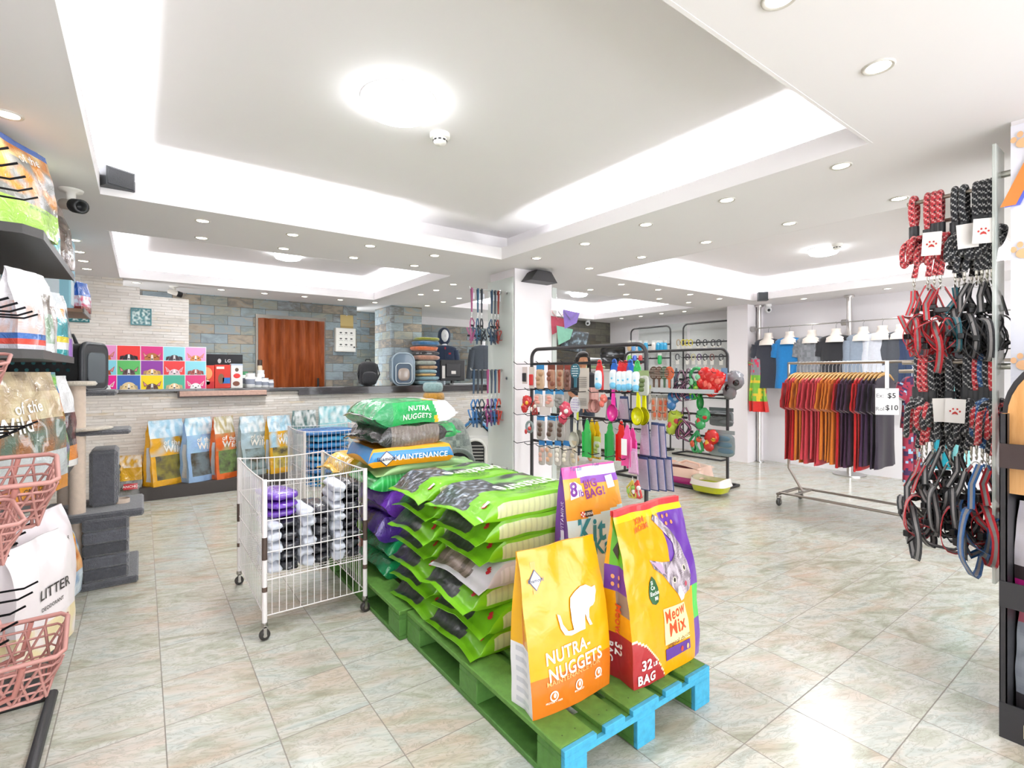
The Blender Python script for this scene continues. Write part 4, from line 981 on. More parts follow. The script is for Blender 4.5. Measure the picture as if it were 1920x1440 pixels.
for px, l, s_, c in ((1016, 'pinkish', 14, '#d8a898'), (1030, 'peach', 15, '#e0b090'), (1046, 'white', 16, '#efe6da'), (1062, 'ivory', 17, '#e9dfcc'), (1076, 'beige', 18, '#c9b89c')):
    A(px, 826, 'bone packet', 'bone_packet', '%s bone chew packet with blue header in the fourth row' % l, it_packet, '#2a72ae' if px < 1070 else '#c9b89c', '#c4bcb4', .075, .2, c, s_)
for i, px in enumerate((1210, 1228, 1240)):
    A(px, 787+i*2, 'blade packet', 'tool_packet', 'lilac-grey tool packet, %s from the left in the third row' % ORD[i], it_blade_card, '#b0a6b8', '#3b4a78', .1, .27, dep=.02-.03*i)
for i, px in enumerate((1206, 1222, 1236, 1250)):
    A(px, 853, 'blade packet', 'tool_packet', 'long lilac-grey tool packet, %s from the left in the bottom row' % ORD[i], it_blade_card, '#b2a9bc', '#3b4a78', .13, .26, dep=.02-.03*i)
for i, (px, c, c2) in enumerate(((1186, '#c9b44a', '#8ab04a'), (1196, '#d04040', '#e8e0d8'))):
    A(px, 893, 'toy', 'string_toy', ('yellow', 'red')[i]+' and clear hanging toy below the pink shovels', it_toy, c, c2, 1.0, 2, dep=.18)
# ---- second rack, behind
PB, RZB = (5.45, 3.22), math.radians(94)
rack('black display rack behind the front one, with toys and harnesses', PB, RZB, 1.45, 1.62, (1.36, 1.10, .86, .6), (-.28, .27))
def B(px, py, cat, name, label, fnc, *a, dep=.14, **k): return hang(PB, RZB, px, py, dep, cat, name, label, fnc, *a, **k)
for i, (px, c, c2) in enumerate(((1226, '#5a4638', '#e8e2da'), (1236, '#6a4a3a', '#e4ded4'), (1246, '#4e6a50', '#e6e2da'), (1255, '#e06a3a', '#8a8f92'))):
    B(px, 686, 'slipper brush', 'slipper_brush', '%s oval grooming brush, %s from the left in the upper row' % (('brown', 'reddish brown', 'green', 'orange')[i], ORD[i]), it_paddle, c, c2, .13, .26)
B(1268, 690, 'lead', 'nylon_lead', 'blue-grey nylon lead beside the orange brush', it_shovel, '#5b6a78', .05, .3)
t = B(1278, 692, 'harness', 'dog_harness', 'pink and black harness, left one on the second rack', harness, '#2a1f2c', '#b77a9c', 1.1, 1.2, .03)
t = B(1291, 689, 'harness', 'dog_harness', 'pink and black harness, right one on the second rack', harness, '#271e2a', '#c080a2', 1.1, 2.2, .03)
B(1306, 684, 'visor', 'pet_visor', 'green pet visor above the green scissors', it_toy, '#2fa05a', '#8ad0a0', 1.9, 0)
B(1303, 708, 'toy', 'green_toy', 'bright green toy with open handles', it_toy, '#38b03c', '#9ad03a', 1.6, 2)
for i, (px, py, s_) in enumerate(((1322, 684, 1.7), (1334, 686, 2.0), (1342, 688, 2.1), (1350, 692, 1.5))):
    B(px, py, 'balloon toy', 'shiny_toy', 'glossy red rubber toy, %s from the left in the red bunch' % ORD[i], it_toy, '#d8201c', '#f07060', s_, 1)
B(1358, 690, 'card', 'blue_card', 'light blue card beside the red toys', it_card, '#7fa2c8', .07, .14)
B(1213, 722, 'packet', 'mask_card', 'printed lime and grey packet behind the front rack post', it_packet, '#b8bc6a', '#b4b0a4', .12, .22, '#8a8a60', 20)
for i, (px, c) in enumerate(((1226, '#d8704a'), (1237, '#d0623e'), (1247, '#d86a48'))):
    B(px, 740, 'carrot toy', 'carrot_toy', 'orange and green chew toy packet, %s from the left' % ORD[i], it_packet, '#9a9a92', '#c2a08a', .07, .3, c, 30+i)
B(1264, 728, 'toy', 'blue_plush', 'blue plush toy in the middle row of the second rack', it_toy, '#2f74b0', '#9ab8d0', 1.6, 1)
B(1291, 727, 'pouch', 'blue_bag', 'small triangular blue bag in the middle row', it_shovel, '#2f6ea8', .12, .12)
B(1314, 716, 'spoon', 'feeding_scoop', 'green long-handled scoop on the second rack', it_scoop, '#2a9a48', .09, .32)
B(1266, 765, 'toy', 'lime_toy', 'lime green and red toy packet low on the second rack', it_toy, '#b8cc3a', '#c83a3a', 2.0, 1)
B(1284, 762, 'harness', 'dog_harness', 'dark pink-trimmed harness low on the second rack', harness, '#3a2a38', '#c07098', 1.2, 4.2, .03)
B(1319, 760, 'toy', 'green_toy', 'green rubber toy with a red detail on the right', it_toy, '#3aa860', '#c8342c', 1.7, 1)
B(1308, 800, 'toy', 'frog_toy', 'green hanging frog toy at the bottom of the second rack', it_toy, '#2f9c58', '#c8502c', 1.9, 2)
B(1335, 801, 'toy', 'shiny_toy', 'red and yellow shiny toy at the bottom right', it_toy, '#cc2420', '#e8b030', 1.7, 1)
B(1272, 800, 'ball thrower', 'lime_strip', 'lime plastic strip at the bottom of the second rack', it_shovel, '#b4cc2e', .05, .12)
B(1352, 764, 'bag packet', 'grey_packet', 'grey folded garment packet with white label, upper one', it_packet, '#7a7f84', '#82878a', .3, .2, '#8a8f92', 40, dep=-.1)
B(1352, 806, 'bag packet', 'grey_packet', 'grey-blue garment packet hanging past the rack post', it_packet, '#8f9698', '#8a979a', .32, .28, '#5f7f92', 41, dep=.08)
B(1376, 690, 'cap', 'mesh_hat', 'grey and black mesh cap hanging outside the right post', it_toy, '#85858a', '#1a1a1c', 2.2, 1, dep=.0)
Q = world_of(PB, RZB, .05, .18)
m = MB('#c9cdd0'); m.box(0, 0, 0, .8, .2, .012); m.box(0, .2, 0, .8, .205, .05)
tag(m.build('shelf_tray', 'lacquer'), 'pale shallow shelf tray across the second rack', 'tray', None, (Q[0]+.15, Q[1], 1.115), RZB)
# litter boxes on the rack base
def litter(px, py, w, d, h, c, lidc, label, hood):
    x, y = fl(px, py, .04); t = T('litter_box', label, 'litter box', (x, y, .036), RZB, 'litter boxes on the rack base')
    def ring(k, z0, z1, s0, s1, m, n=32):
        def fn(u, v):
            a = u*2*PI; s = s0+(s1-s0)*v; c_, s_ = math.cos(a), math.sin(a)
            return (s*w/2*math.copysign(abs(c_)**.55, c_), s*d/2*math.copysign(abs(s_)**.55, s_), z0+(z1-z0)*v+(.03*abs(c_)**3 if k and v > .5 else 0))
        m.grid(fn, n, 6, None, True, True)
    m = MB(c); ring(0, 0, h*.45, .82, .94, m); m.grid(lambda u, v: (.8*w/2*v*math.cos(u*2*PI), .8*d/2*v*math.sin(u*2*PI), .004), 24, 3); m.build('pan', 'lacquer', t)
    m = MB(lidc); ring(1, h*.42, h*(.75 if not hood else .95), 1.0, .9, m); ring(1, h*.44, h*(.74 if not hood else .93), .96, .86, m); m.build('rim', 'lacquer', t)
    if hood:
        m = MB(lidc); m.tube([(-w*.3, 0, h*.9), (-w*.28, 0, h*1.15), (0, 0, h*1.25), (w*.2, 0, h*.95)], .014, 8); m.grid(lambda u, v: (w*.45*(u-.5)*2, d*.42*(v-.5)*2*(1-.2*u), h*.93+.03*math.sin(u*PI)), 10, 6); m.build('lid', 'lacquer', t)
litter(1286, 901, .62, .42, .2, '#c23a86', '#ecc8b4', 'pink litter box with a cream hood on the rack base', True)
litter(1333, 919, .42, .34, .17, '#b8bc1e', '#ece2da', 'lime green open litter box with a white rim', False)
# ---- far racks against the right wall
far = []
for px0, px1, l in ((1183, 1257, 'far slim black rack, left one, with small toys'), (1281, 1372, 'far slim black rack, right one, with small collars')):
    Xr = 7.45; a = onx(px1, Xr); b = onx(px0, Xr)
    rack(l, (Xr, a[1]), PI/2, b[1]-a[1], 2.17, (1.86, 1.62, 1.36, .95), (-.1, .3), .014, True, False, 7, .12); far.append((a, b))
    # glass backing
    t = panel('glass_panel', 'glass back panel behind the %s far rack' % ('left' if px0 < 1200 else 'right'), 7.785, a[1]-.1, 7.793, b[1]+.1, .9, 2.25)
    t.children[0].data.materials[0] = MAT['glass']
colsF = ['#d8b48a', '#e08a4a', '#e8e0d8', '#6fa0d0', '#d84a9a', '#c83a2c', '#2f9ac8', '#2f9ac8', '#2f9ac8', '#2f9ac8', '#7ac04a', '#4a6ad0', '#d04a4a', '#88c8d8', '#30b060', '#d8d4d0', '#caa0c0']
def far_item(px, py, c, kind, label, s=1.0):
    x, y, f = onx(px, 7.3); t = T('toy_packet' if kind == 0 else 'pet_collar', label, 'toy packet' if kind == 0 else 'collar', (x, y, zz(py, f)), PI/2, 'small goods on the far racks')
    if kind == 0: MB('#dcdcd8').box(-.04*s, -.002, -.03, .04*s, .002, .015).build('header_card', 'card', t); MB(c).blob((0, 0, -.1*s), .045*s, .02, .08*s, .6, .7, 12, 8, .15, 30, seed=px).build('pouch', 'lacquer', t)
    else:
        MB(c).tube([(x_, .01*math.sin(x_*80), z_) for x_, z_ in ell(0, -.05*s, .03*s, .05*s, 14)], .008, 6, True).build('band', 'fabric', t)
        MB('#d8d4cc').box(-.03*s, -.004, -.17*s, .03*s, .002, -.09*s).build('tag_card', 'card', t)
for i, px in enumerate((1180, 1188, 1200, 1211, 1226, 1234, 1241, 1247)):
    far_item(px, 640, colsF[(i*3) % 10] if px < 1230 else '#2f9ac8', 0, 'small toy packet, %s from the left, top row of the left far rack' % ORD[i], 1.0)
for i, px in enumerate((1180, 1190, 1201, 1212, 1237)):
    far_item(px, 664, colsF[10+i], 0, 'bright toy packet, %s from the left, second row of the left far rack' % ORD[i], 1.0)
for i, (px, c) in enumerate(((1272, '#b49a78'), (1281, '#d8c830'), (1288, '#d8c830'), (1295, '#d8c830'), (1309, '#26262a'), (1322, '#2a2a30'), (1337, '#2e2a30'), (1348, '#24242a'))):
    far_item(px, 637, c, 1, 'small collar with card, %s from the left, top row of the right far rack' % ORD[i], 1.0)
for i, (px, c) in enumerate(((1270, '#3a3a44'), (1289, '#4a3a44'), (1300, '#c8c090'), (1311, '#5a3a6a'), (1322, '#38383e'), (1335, '#7a4a44'), (1352, '#2e2e34'))):
    far_item(px, 664, c, 1, 'dark collar with card, %s from the left, lower row of the right far rack' % ORD[i], 1.0)

# ================================================================ CLOTHES RAIL AND CLOTHING WALL
GX = 5.48; yA, yB = 2.55, .85; zb = 1.435
t = T('clothes_rail', 'chrome clothes rail on castors holding red, orange and purple shirts', 'clothes rail', (GX, 0, 0))
m = MB('#b3aaa2')
m.tube([(0, yA, zb+.02), (0, yB, zb+.02)], .013, 12)
for y in (yA, yB): m.tube([(0, y, zb+.03), (0, y, .36), (.0, y-(.14 if y == yA else -.14), .13)], .013, 12)
m.build('frame', 'metal', t)
m = MB('#a8a098'); m.tube([(-.24, yA-.0, .115), (.24, yA, .115)], .015, 10); m.tube([(-.24, yB, .115), (.24, yB, .115)], .015, 10)
m.tube([(-.2, yA, .125), (-.2, yB, .125)], .012, 10); m.tube([(.2, yA, .125), (.2, yB, .125)], .012, 10); m.tube([(-.2, yA-.14, .125), (.2, yA-.14, .125)], .012, 10); m.build('base', 'metal', t)
def caster(par, x, y, z=.1, r=.038, c='#3a3836', hub='#a7a29c'):
    m = MB(c); m.lathe([(r*.4, -.013), (r*.9, -.014), (r, -.008), (r, .008), (r*.9, .014), (r*.4, .013)], 20, (x, y-.012, r+.001), 'y'); wh = m
    m = MB(hub); m.cyl((x, y-.03, r+.001), r*.35, .036, 12, 'y'); m.box(x-.007, y-.032, r*.8, x+.007, y-.029, z); m.box(x-.007, y+.005, r*.8, x+.007, y+.008, z); m.box(x-.012, y-.032, z-.012, x+.012, y+.008, z-.006); m.cyl((x, y-.012, z-.01), .016, .02, 12); wh.build('wheel', 'matte_plastic', m.build('caster', 'metal', par))
for x in (-.235, .235):
    for y in (yA, yB): caster(t, x, y)
shirts = ['#b8121c', '#c2141e', '#c8161e', '#dc7a22', '#dd7c24', '#d0404c', '#d23f4c', '#d84450', '#da4852', '#d6404e', '#e07e26', '#de7c24', '#e2842c', '#dd7a24', '#c4161e', '#4a2346', '#43203f', '#3a1c3a', '#d01c20', '#c8181e', '#46264a', '#3c2040', '#32203a', '#2a1c30']
nm = ['deep red', 'deep red', 'deep red', 'orange', 'orange', 'coral', 'coral', 'coral', 'coral', 'coral', 'orange', 'orange', 'orange', 'orange', 'red', 'purple', 'purple', 'dark purple', 'bright red', 'bright red', 'purple', 'purple', 'dark purple', 'blackish purple']
for i, c in enumerate(shirts):
    y = 2.47-.0335*i; t = T('shirt', '%s short-sleeved shirt, %s from the left on the rail' % (nm[i], ORD[i]), 'shirt', (GX, y, zb-.115), RND.uniform(-.05, .05)-.04, 'shirts hanging on the chrome rail')
    m = MB(c); garment(m, .47, .83+RND.uniform(-.03, .04), .25, .026, .007, i*1.7, .3, .075, 1.04); m.build('cloth', 'fabric', t)
    t2 = T('hanger', 'wooden hanger holding the %s shirt from the left on the rail' % ORD[i], 'hanger', (GX, y, zb+.02), -.04, 'wooden hangers on the chrome rail')
    m = MB('#c99a54'); m.tube([(-.19, 0, -.17), (-.1, 0, -.125), (0, 0, -.105), (.1, 0, -.125), (.19, 0, -.17)], .009, 8, rfn=lambda v: .008+.006*math.sin(v*PI)); m.build('bar', 'wood_paint', t2)
    m = MB('#c8c8c8'); m.tube([(0, 0, -.1), (0, 0, -.035), (.016, 0, -.02), (.016, 0, .0), (0, 0, .016), (-.014, 0, .004)], .002, 6); m.build('hook', 'metal', t2)
# price sign hung from the rail
x, y, f = onx(1670, GX-.28)
t = T('price_sign', 'white paper price sign hanging from the clothes rail beside the shirts', 'sign', (GX-.27, y+.03, 1.1), -.85)
m = MB('#e6e4e2'); m.box(-.015, -.002, .11, .015, .002, .36); m.build('tape', 'card', t)
MB('#e4e2e2').box(-.09, -.002, -.11, .09, .002, .12, .001).build('paper', 'card', t)
m = MB('#2a2628'); q = lambda a, b: (a, -.0035, b)
m.text('$5', .062, q, '#2a2628', .015, .035, .055); m.text('$10', .062, q, '#2a2628', .015, .035, -.05); m.text('Ex:', .05, q, '#7a7678', 0, -.055, .055); m.text('Rol', .05, q, '#7a7678', 0, -.055, -.06); m.build('lettering', 'card', t)
x, y, f = onx(1707, GX-.1)
t = T('legging_set', 'maroon and blue patterned pet outfit hanging beside the price sign', 'outfit', (GX-.06, y, zz(706, f)), -.5)
pat = lambda u, v: '#9cc4e0' if N(u*9, v*14, 5) > .28 else ('#3b2450' if N(u*7+3, v*9) < -.15 else '#a02a44')
m = MB(); garment(m, .2, .45, .12, .08, .012, 3, .5, .04, .9, pat)
m.grid(lambda u, v: (-.04+.045*math.cos(u*2*PI), .03*math.sin(u*2*PI), -.42-.5*v), 12, 24, pat, True, True); m.grid(lambda u, v: (.05+.045*math.cos(u*2*PI), .03*math.sin(u*2*PI), -.42-.56*v), 12, 24, pat, True, True)
m.build('cloth', 'fabric', t)
MB('#d8d8d8').tube([(0, 0, -.02), (0, 0, .06), (.012, 0, .08), (0, 0, .095)], .002, 6).build('hook', 'metal', t)
# turquoise outfits further along the rail
for i, (px, c, l) in enumerate(((1772, '#1fa6b8', 'turquoise pet garment, left one behind the rope leads'), (1796, '#8fdfe4', 'pale aqua pet garment, right one behind the rope leads'), (1752, '#2aa0b4', 'turquoise pet garment, leftmost behind the rope leads'))):
    x, y, f = onx(px, GX-.1); t = T('pet_garment', l, 'pet garment', (GX, y, zz(712, f)), -.4+.2*i)
    m = MB(c); garment(m, .15, .75, .1, .06, .012, i*4, .4, .03, 1.1); m.build('cloth', 'fabric', t)
    MB('#e8e8e8').tube([(-.05, 0, -.01), (0, 0, .02), (0, 0, .09), (.012, 0, .105)], .0025, 6).build('hook', 'metal', t)
# chrome poles and rail on the clothing wall
WX = 7.45
x, y, f = onx(1592, WX); y1 = y
def pole(px, label, disc):
    x, y, f = onx(px, 7.6); t = T('display_pole', label, 'pole', (x, y, 0))
    m = MB('#d4d0cc'); m.cyl((0, 0, .01), .03 if disc else .03, Z0-.02, 18); m.cyl((0, 0, Z0-.03), .06, .025, 20); m.build('tube', 'metal', t)
    m = MB('#c4c2c0'); m.cyl((0, 0, .001), .19 if disc else .07, .012, 40); m.build('base_plate', 'metal', t); return y
yp1 = pole(1423, 'floor-to-ceiling chrome pole at the right column', False); yp2 = pole(1592, 'floor-to-ceiling chrome pole with round base plate behind the rail', True)
t = T('wall_rail', 'thin horizontal chrome rail carrying the torso busts', 'rail', (WX-.05, yp1, 2.02))
m = MB('#bdbbb9'); m.tube([(0, 0, 0), (0, .9-yp1, 0)], .008, 10); m.cyl((0.05, -.03, 0), .04, .06, 14, 'y'); m.cyl((.05, yp2-yp1-.03, 0), .04, .06, 14, 'y'); m.build('rail', 'metal', t)
busts = [(1440, '#2c2f3a', .2, 'navy', 'short'), (1480, '#1577b8', .2, 'bright blue', 'short'), (1522, '#7c7e82', .2, 'mottled grey', 'short'), (1567, '#222226', .2, 'black', 'short'),
         (1618, '#8d99a8', .55, 'light blue-grey', 'long'), (1654, '#d6d9e2', .55, 'white', 'long'), (1690, '#4a4d54', .55, 'dark grey', 'long'), (1726, '#2b3c5c', .55, 'navy blue', 'long'), (1768, '#232428', .2, 'black', 'short'), (1815, '#26272c', .2, 'charcoal', 'short')]
for i, (px, c, sl, cn, sn) in enumerate(busts):
    x, y, f = onx(px, WX-.06); zt_ = 2.02
    t = T('torso_bust', 'white torso bust on the wall rail under a %s top, %s from the left' % (cn, ORD[i]), 'bust', (WX-.05, y, zt_), -PI/2+.15, 'torso busts on the wall rail')
    m = MB('#f0e6dc'); m.lathe([(.001, -.075), (.055, -.08), (.052, -.12), (.07, -.165), (.12, -.2), (.13, -.26)], 20, (0, 0, 0)); m.build('torso', 'matte_plastic', t)
    m = MB('#8a8a8a'); m.tube([(0, 0, -.08), (0, 0, -.03), (.012, 0, -.01), (0, 0, .012), (-.012, 0, 0)], .003, 6); m.build('hook', 'metal', t)
    t = T('top', '%s %s-sleeved top on a torso bust against the wall, %s from the left' % (cn, sn, ORD[i]), 'top', (WX-.05, y, zt_-.165), -PI/2+.15, 'tops on the wall busts')
    m = MB(c); garment(m, .38 if sl < .3 else .36, .72, sl, .16, .01, i*2.3, .2 if sl < .3 else .08, .085, 1.0, (lambda u, v: mixc('#6c6e73', '#93959a', max(0, min(1, .5+N(u*60, v*60))))) if i == 2 else None); m.build('cloth', 'fabric', t)
# bright shorts / towel items at the far left of the clothing wall
x, y, f = onx(1422, 7.36)
t = T('pet_costume', 'green, red and yellow pet costume hanging by the right column', 'costume', (7.36, y, zz(668, f)), -PI/2+.1)
def pc(u, v):
    if v < .35: return '#8a8a90' if N(u*14, v*20) < .1 else '#d8345c'
    if v < .8: return '#7ab83c' if N(u*9, v*12) < .15 else ('#c8283c' if u > .5 else '#e8c83a')
    return '#d82a24'
m = MB(); garment(m, .2, .82, .06, .1, .03, 5, .3, .05, 1.3, pc); m.build('cloth', 'fabric', t)
MB('#999').tube([(0, 0, -.03), (0, 0, .06), (.012, 0, .08)], .003, 6).build('hook', 'metal', t)
# ================================================================ PALLETS
def pallet(x0, y0, label, front_blue, W_=.80, L_=1.18):
    t = T('pallet', label, 'pallet', (x0, y0, 0)); g = ['#5f8f3a', '#578838', '#64933f', '#5b8a3c', '#5e8e38']; bl = '#3fa4c8'
    def seg(name, b, c):
        m = MB(c); x0_, a0, z0_, x1_, a1, z1_ = b
        if front_blue and a0 <= .001:
            m.C(bl).box(x0_, a0-.001, z0_, x1_, a0+.018, z1_, .002); a0 += .0185
        m.C(c).box(x0_, a0, z0_, x1_, a1, z1_, .003)
        m.C('#3a5a28')
        if name == 'deck_board':
            for yy in (.06, L_/2, L_-.06):
                for k in (.3, .7): m.cyl((x0_+(x1_-x0_)*k, yy, z1_-.001), .003, .0015, 8)
        m.build(name, 'wood_paint', t)
    ws = [.145, .10, .145, .10, .145]; gap = (W_-sum(ws))/4; x = 0
    for i, w in enumerate(ws): seg('deck_board', (x, 0, .126, x+w, L_, .148), g[i]); x += w+gap
    for y in (0, L_/2-.07, L_-.14): seg('cross_board', (0, y, .104, W_, y+.14, .126), '#4f8036')
    for xx in (0, W_/2-.05, W_-.10):
        for y in (0, L_/2-.07, L_-.14): seg('block', (xx, y, .022, xx+.10, y+.14, .104), '#55883a')
        seg('bottom_board', (xx, 0, .0, xx+.10, L_, .022), '#4f8036')
pallet(1.08, 1.19, 'front green wooden pallet with bright blue painted ends', True)
pallet(1.045, 2.385, 'rear green wooden pallet behind the white wire bin', False)

# ================================================================ BAGS
class Bag:
    def __init__(s, W_, D, H, lying=False, wr=.006, seed=0.0, bulge=.02, gus=.02, droop=.0, tp=2.4, lean=0.0, seam=.045, tl=.13):
        s.W, s.D, s.H, s.ly, s.wr, s.seed, s.bu, s.gu, s.dr, s.tp, s.lean, s.seam, s.tl = W_, D, H, lying, wr, seed, bulge, gus, droop, tp, lean, seam, tl
    def dep(s, v):
        if s.ly:
            t = (min(v, 1-v)*s.H-s.seam)/(s.tl*s.H); return s.D*(max(0.03, min(1, t))**.55 if t > 0 else .03)
        return s.D*max(.05, 1-max(0, v)**s.tp)
    def wid(s, v): return s.W*(1+(.03 if s.ly else .05)*math.sin(min(1, max(0, v))*PI)*(-1 if s.ly else 1))
    def P(s, part, q, v, off=0.0):
        d, w = s.dep(v), s.wid(v); pr = min(1, d/s.D)
        if part in 'FB':
            sg = -1 if part == 'F' else 1; x = w*(q-.5)*(1 if part == 'F' else -1); e = 1-abs(2*q-1)**2.5
            y = sg*(d/2+s.bu*pr*e+off)
        else:
            sg = 1 if part == 'R' else -1; yy = (q-.5)*(1 if part == 'R' else -1); y = d*yy
            x = sg*(w/2+off-(s.gu*(1-abs(2*q-1)) if not s.ly else -.012*(1-(2*q-1)**2))*(1-pr*.6 if not s.ly else pr))
        z = v*s.H
        nx = N(x*7+s.seed, z*7, y*7+s.seed); n2 = N(x*19+s.seed, z*15, y*19)
        y += s.wr*1.6*nx+s.wr*.8*n2*(1.6-pr); x += s.wr*.7*N(z*9+s.seed, y*9, 3)
        if s.ly:
            en = max(0, 1-pr); y += .022*en*(2*x/s.W)**2+.004*en*math.sin(x*17+s.seed*5); y += s.dr*max(0, v-.78)**2*9
            z += .01*N(x*9+s.seed, 1.7)*en
        else:
            y += s.lean*v*v; y += .004*math.sin(x*30+s.seed)*v**4
        return (x, y, z)
    def F(s, off=.0022):
        return lambda x, z: s.P('F', x/s.wid(z/s.H)+.5, z/s.H, off)
    def SL(s, off=.002):
        return lambda y, z: s.P('L', .5+y/max(.01, s.dep(z/s.H)), z/s.H, off)
    def mesh(s, m, paint, nF=36, nS=8, nV=44):
        for part, n in (('F', nF), ('R', nS), ('B', nF//2), ('L', nS)):
            m.grid(lambda u, v, p=part: s.P(p, u, v), n, nV, (lambda u, v, p=part: paint(p, u, v)))
        for v in ((0,) if not s.ly else (0, 1)):
            ring = [s.P('F', i/8, v) for i in range(8)]+[s.P('R', i/4, v) for i in range(4)]+[s.P('B', i/8, v) for i in range(8)]+[s.P('L', i/4, v) for i in range(4)]
            m.C(paint('F', .5, 0)).add(ring, [tuple(range(24))])
        v = 1
        if not s.ly:
            ring = [s.P('F', i/8, v) for i in range(8)]+[s.P('R', i/4, v) for i in range(4)]+[s.P('B', i/8, v) for i in range(8)]+[s.P('L', i/4, v) for i in range(4)]
            m.C(paint('F', .5, 1)).add(ring, [tuple(range(24))])
        return m
ORB = 'food_bag'
# ---- yellow cat food bag
b = Bag(.37, .13, .555, wr=.004, seed=1.2, bulge=.012, gus=.03, tp=2.0, lean=.03)
yb = T(ORB, 'yellow standing food bag with a white sitting cat silhouette, front of the pallet', 'food bag', (1.275, 1.42, .149), -.03)
YL, OG = '#e2a00a', '#cc6e18'
def pt(p, s_, v):
    if p == 'F': return OG if v < .232+.02*(s_) else YL
    if p in 'LR':
        if v < .42: return '#c9ccd4' if int(v*90) % 2 and .2 < s_ < .8 else '#e6e6ea'
        return '#e27c22' if .45 < s_ < .68 and v < .82 else '#e8b018'
    return YL
m = MB(); b.mesh(m, pt, 44, 10, 60); m.build('printed_bag', 'print_film', yb)
cv = lambda x, y, s_=0: ((lambda s: ((s-.5)*.37, (1060-250*s-y)/(1200-160*s)*.555))((x-250)/520))
cat = [(425, 300), (442, 308), (452, 370), (482, 420), (520, 412), (512, 350), (514, 250), (525, 190), (560, 150), (600, 115), (640, 105), (680, 125), (705, 112), (706, 150), (698, 180), (690, 220), (672, 246), (648, 258), (640, 275), (635, 330), (655, 380), (636, 386), (620, 345), (612, 300), (606, 340), (602, 410), (560, 422), (500, 450), (462, 448), (436, 400), (428, 340)]
m = MB(); m.plate([cv(*p) for p in cat], b.F(.006), .015, '#f6f4ee'); m.build('cat_silhouette', 'print_film', yb)
m = MB(); F3 = b.F(.0032)
m.text('NUTRA-', .062, F3, '#f8f4e8', .018, -.02, .190, .9, .03); m.text('NUGGETS', .062, F3, '#f8f4e8', .018, .012, .134, .9, .03)
m.text('MAINTENANCE FOR', .024, F3, '#f0a860', .01, .0, .108, 1.15, .02)
for i, x in enumerate((-.1, .015, .12)):
    m.plate([(x+p, .062+.004*i+q_) for p, q_ in ell(0, 0, .018, .018, 16)], b.F(.0028), None, '#f6efe2'); m.plate([(x+p, .062+.004*i+q_) for p, q_ in ell(0, 0, .013, .013, 12)], b.F(.0032), None, OG)
    m.plate([(x+p, .062+.004*i+q_) for p, q_ in ell(.002, .002, .006, .009, 8)], b.F(.0036), None, '#f6efe2')
m.text('PROTEIN + FIBER', .009, F3, '#f6efe2', .01, -.1, .042); m.text('BALANCED', .009, F3, '#f6efe2', .01, .015, .048); m.text('HEALTHY', .009, F3, '#f6efe2', .01, .12, .054)
m.plate([(-.135+p, .46+q_) for p, q_ in [(-.011, -.05), (.011, -.05), (.013, .055), (-.009, .055)]], b.F(.0026), None, '#e09a2a')
m.plate([(-.133+p, .455+q_) for p, q_ in [(0, .036), (.03, 0), (0, -.036), (-.03, 0)]], b.F(.0030), None, '#2a2a50'); m.plate([(-.133+p, .455+q_) for p, q_ in [(0, .031), (.025, 0), (0, -.031), (-.025, 0)]], b.F(.0044), None, '#f4f0ea')
m.text('Diamond', .017, b.F(.0075), '#28305c', .02, -.133, .455); m.build('lettering', 'print_film', yb)
# ---- bag with tabby cat
b = Bag(.43, .15, .655, wr=.006, seed=4.4, bulge=.014, gus=.035, tp=2.6, lean=.04)
mx = T(ORB, 'yellow and purple standing bag with a tabby cat and a red 32 LB corner', 'food bag', (1.715, 1.345, .149), .02)
YL2, PU, GR, RD = '#e29c08', '#66389a', '#62b32a', '#a4262c'
def pt(p, s_, v):
    if v > .965: return '#d8343c'
    if p == 'F':
        if v > .93: return '#f6c518'
        if s_ > .62+.2*max(0, .62-v) and v > .45: return mixc(PU, '#8a5cc0', .3*N(s_*9, v*9))
        if s_ > .9 and v > .24: return '#4fc04e'
        if s_ > .9: return PU
        dx, dz = s_/.36, v/.27
        if v < .262*(1-(s_/.4)**2): return RD
        if v < .262*(1-(s_/.4)**2)+.013: return '#f4e0b8'
        return YL2
    if p == 'L':
        if v < .27: return RD
        if v < .40: return YL2
        if .52 < v < .68: return PU
        if v >= .68: return GR if s_ > .2 else YL2
        return '#8a7a74' if s_ > .4 else YL2
    if p == 'R': return '#4fc04e' if v > .25 else PU
    return YL2
m = MB(); b.mesh(m, pt, 60, 12, 80); m.build('printed_bag', 'print_film', mx)
cv = lambda x, y: ((lambda s: ((s-.5)*.43, (835-235*s-y)/(1275-115*s)*.655))((x-975)/490))
c3 = lambda x, y: cv(x, y-1040)
tabby = [(1130, 945), (1215, 962), (1290, 955), (1330, 900), (1330, 830), (1290, 760), (1245, 700), (1215, 660), (1230, 620), (1262, 640), (1330, 720), (1385, 830), (1415, 950), (1420, 1060), (1400, 1160), (1350, 1200), (1300, 1190), (1250, 1120), (1205, 1050), (1160, 1010)]
m = MB(); bm_pts = [c3(*p) for p in tabby]
m.plate(bm_pts, b.F(.003), .012, '#96888e')
for k in range(len(m.c)):
    vv = m.v[m.f[k][0]]; n_ = N(vv[0]*60, vv[2]*22, 2); m.c[k] = mixc('#6a5e66', '#c4b8c0', max(0, min(1, .5+1.4*n_)))
m.plate([c3(*p) for p in [(1137, 952), (1212, 975), (1238, 1060), (1200, 1035)]], b.F(.0036), None, '#b49ab4')
for cx, cy, r in ((1286, 1088, 30), (1378, 1003, 26)):
    x_, z_ = c3(cx, cy); m.plate([(x_+p, z_+q_) for p, q_ in ell(0, 0, .0125, .013, 14)], b.F(.0038), None, '#cfc8b4'); m.plate([(x_+p, z_+q_) for p, q_ in ell(0, 0, .007, .009, 12)], b.F(.0042), None, '#26221e')
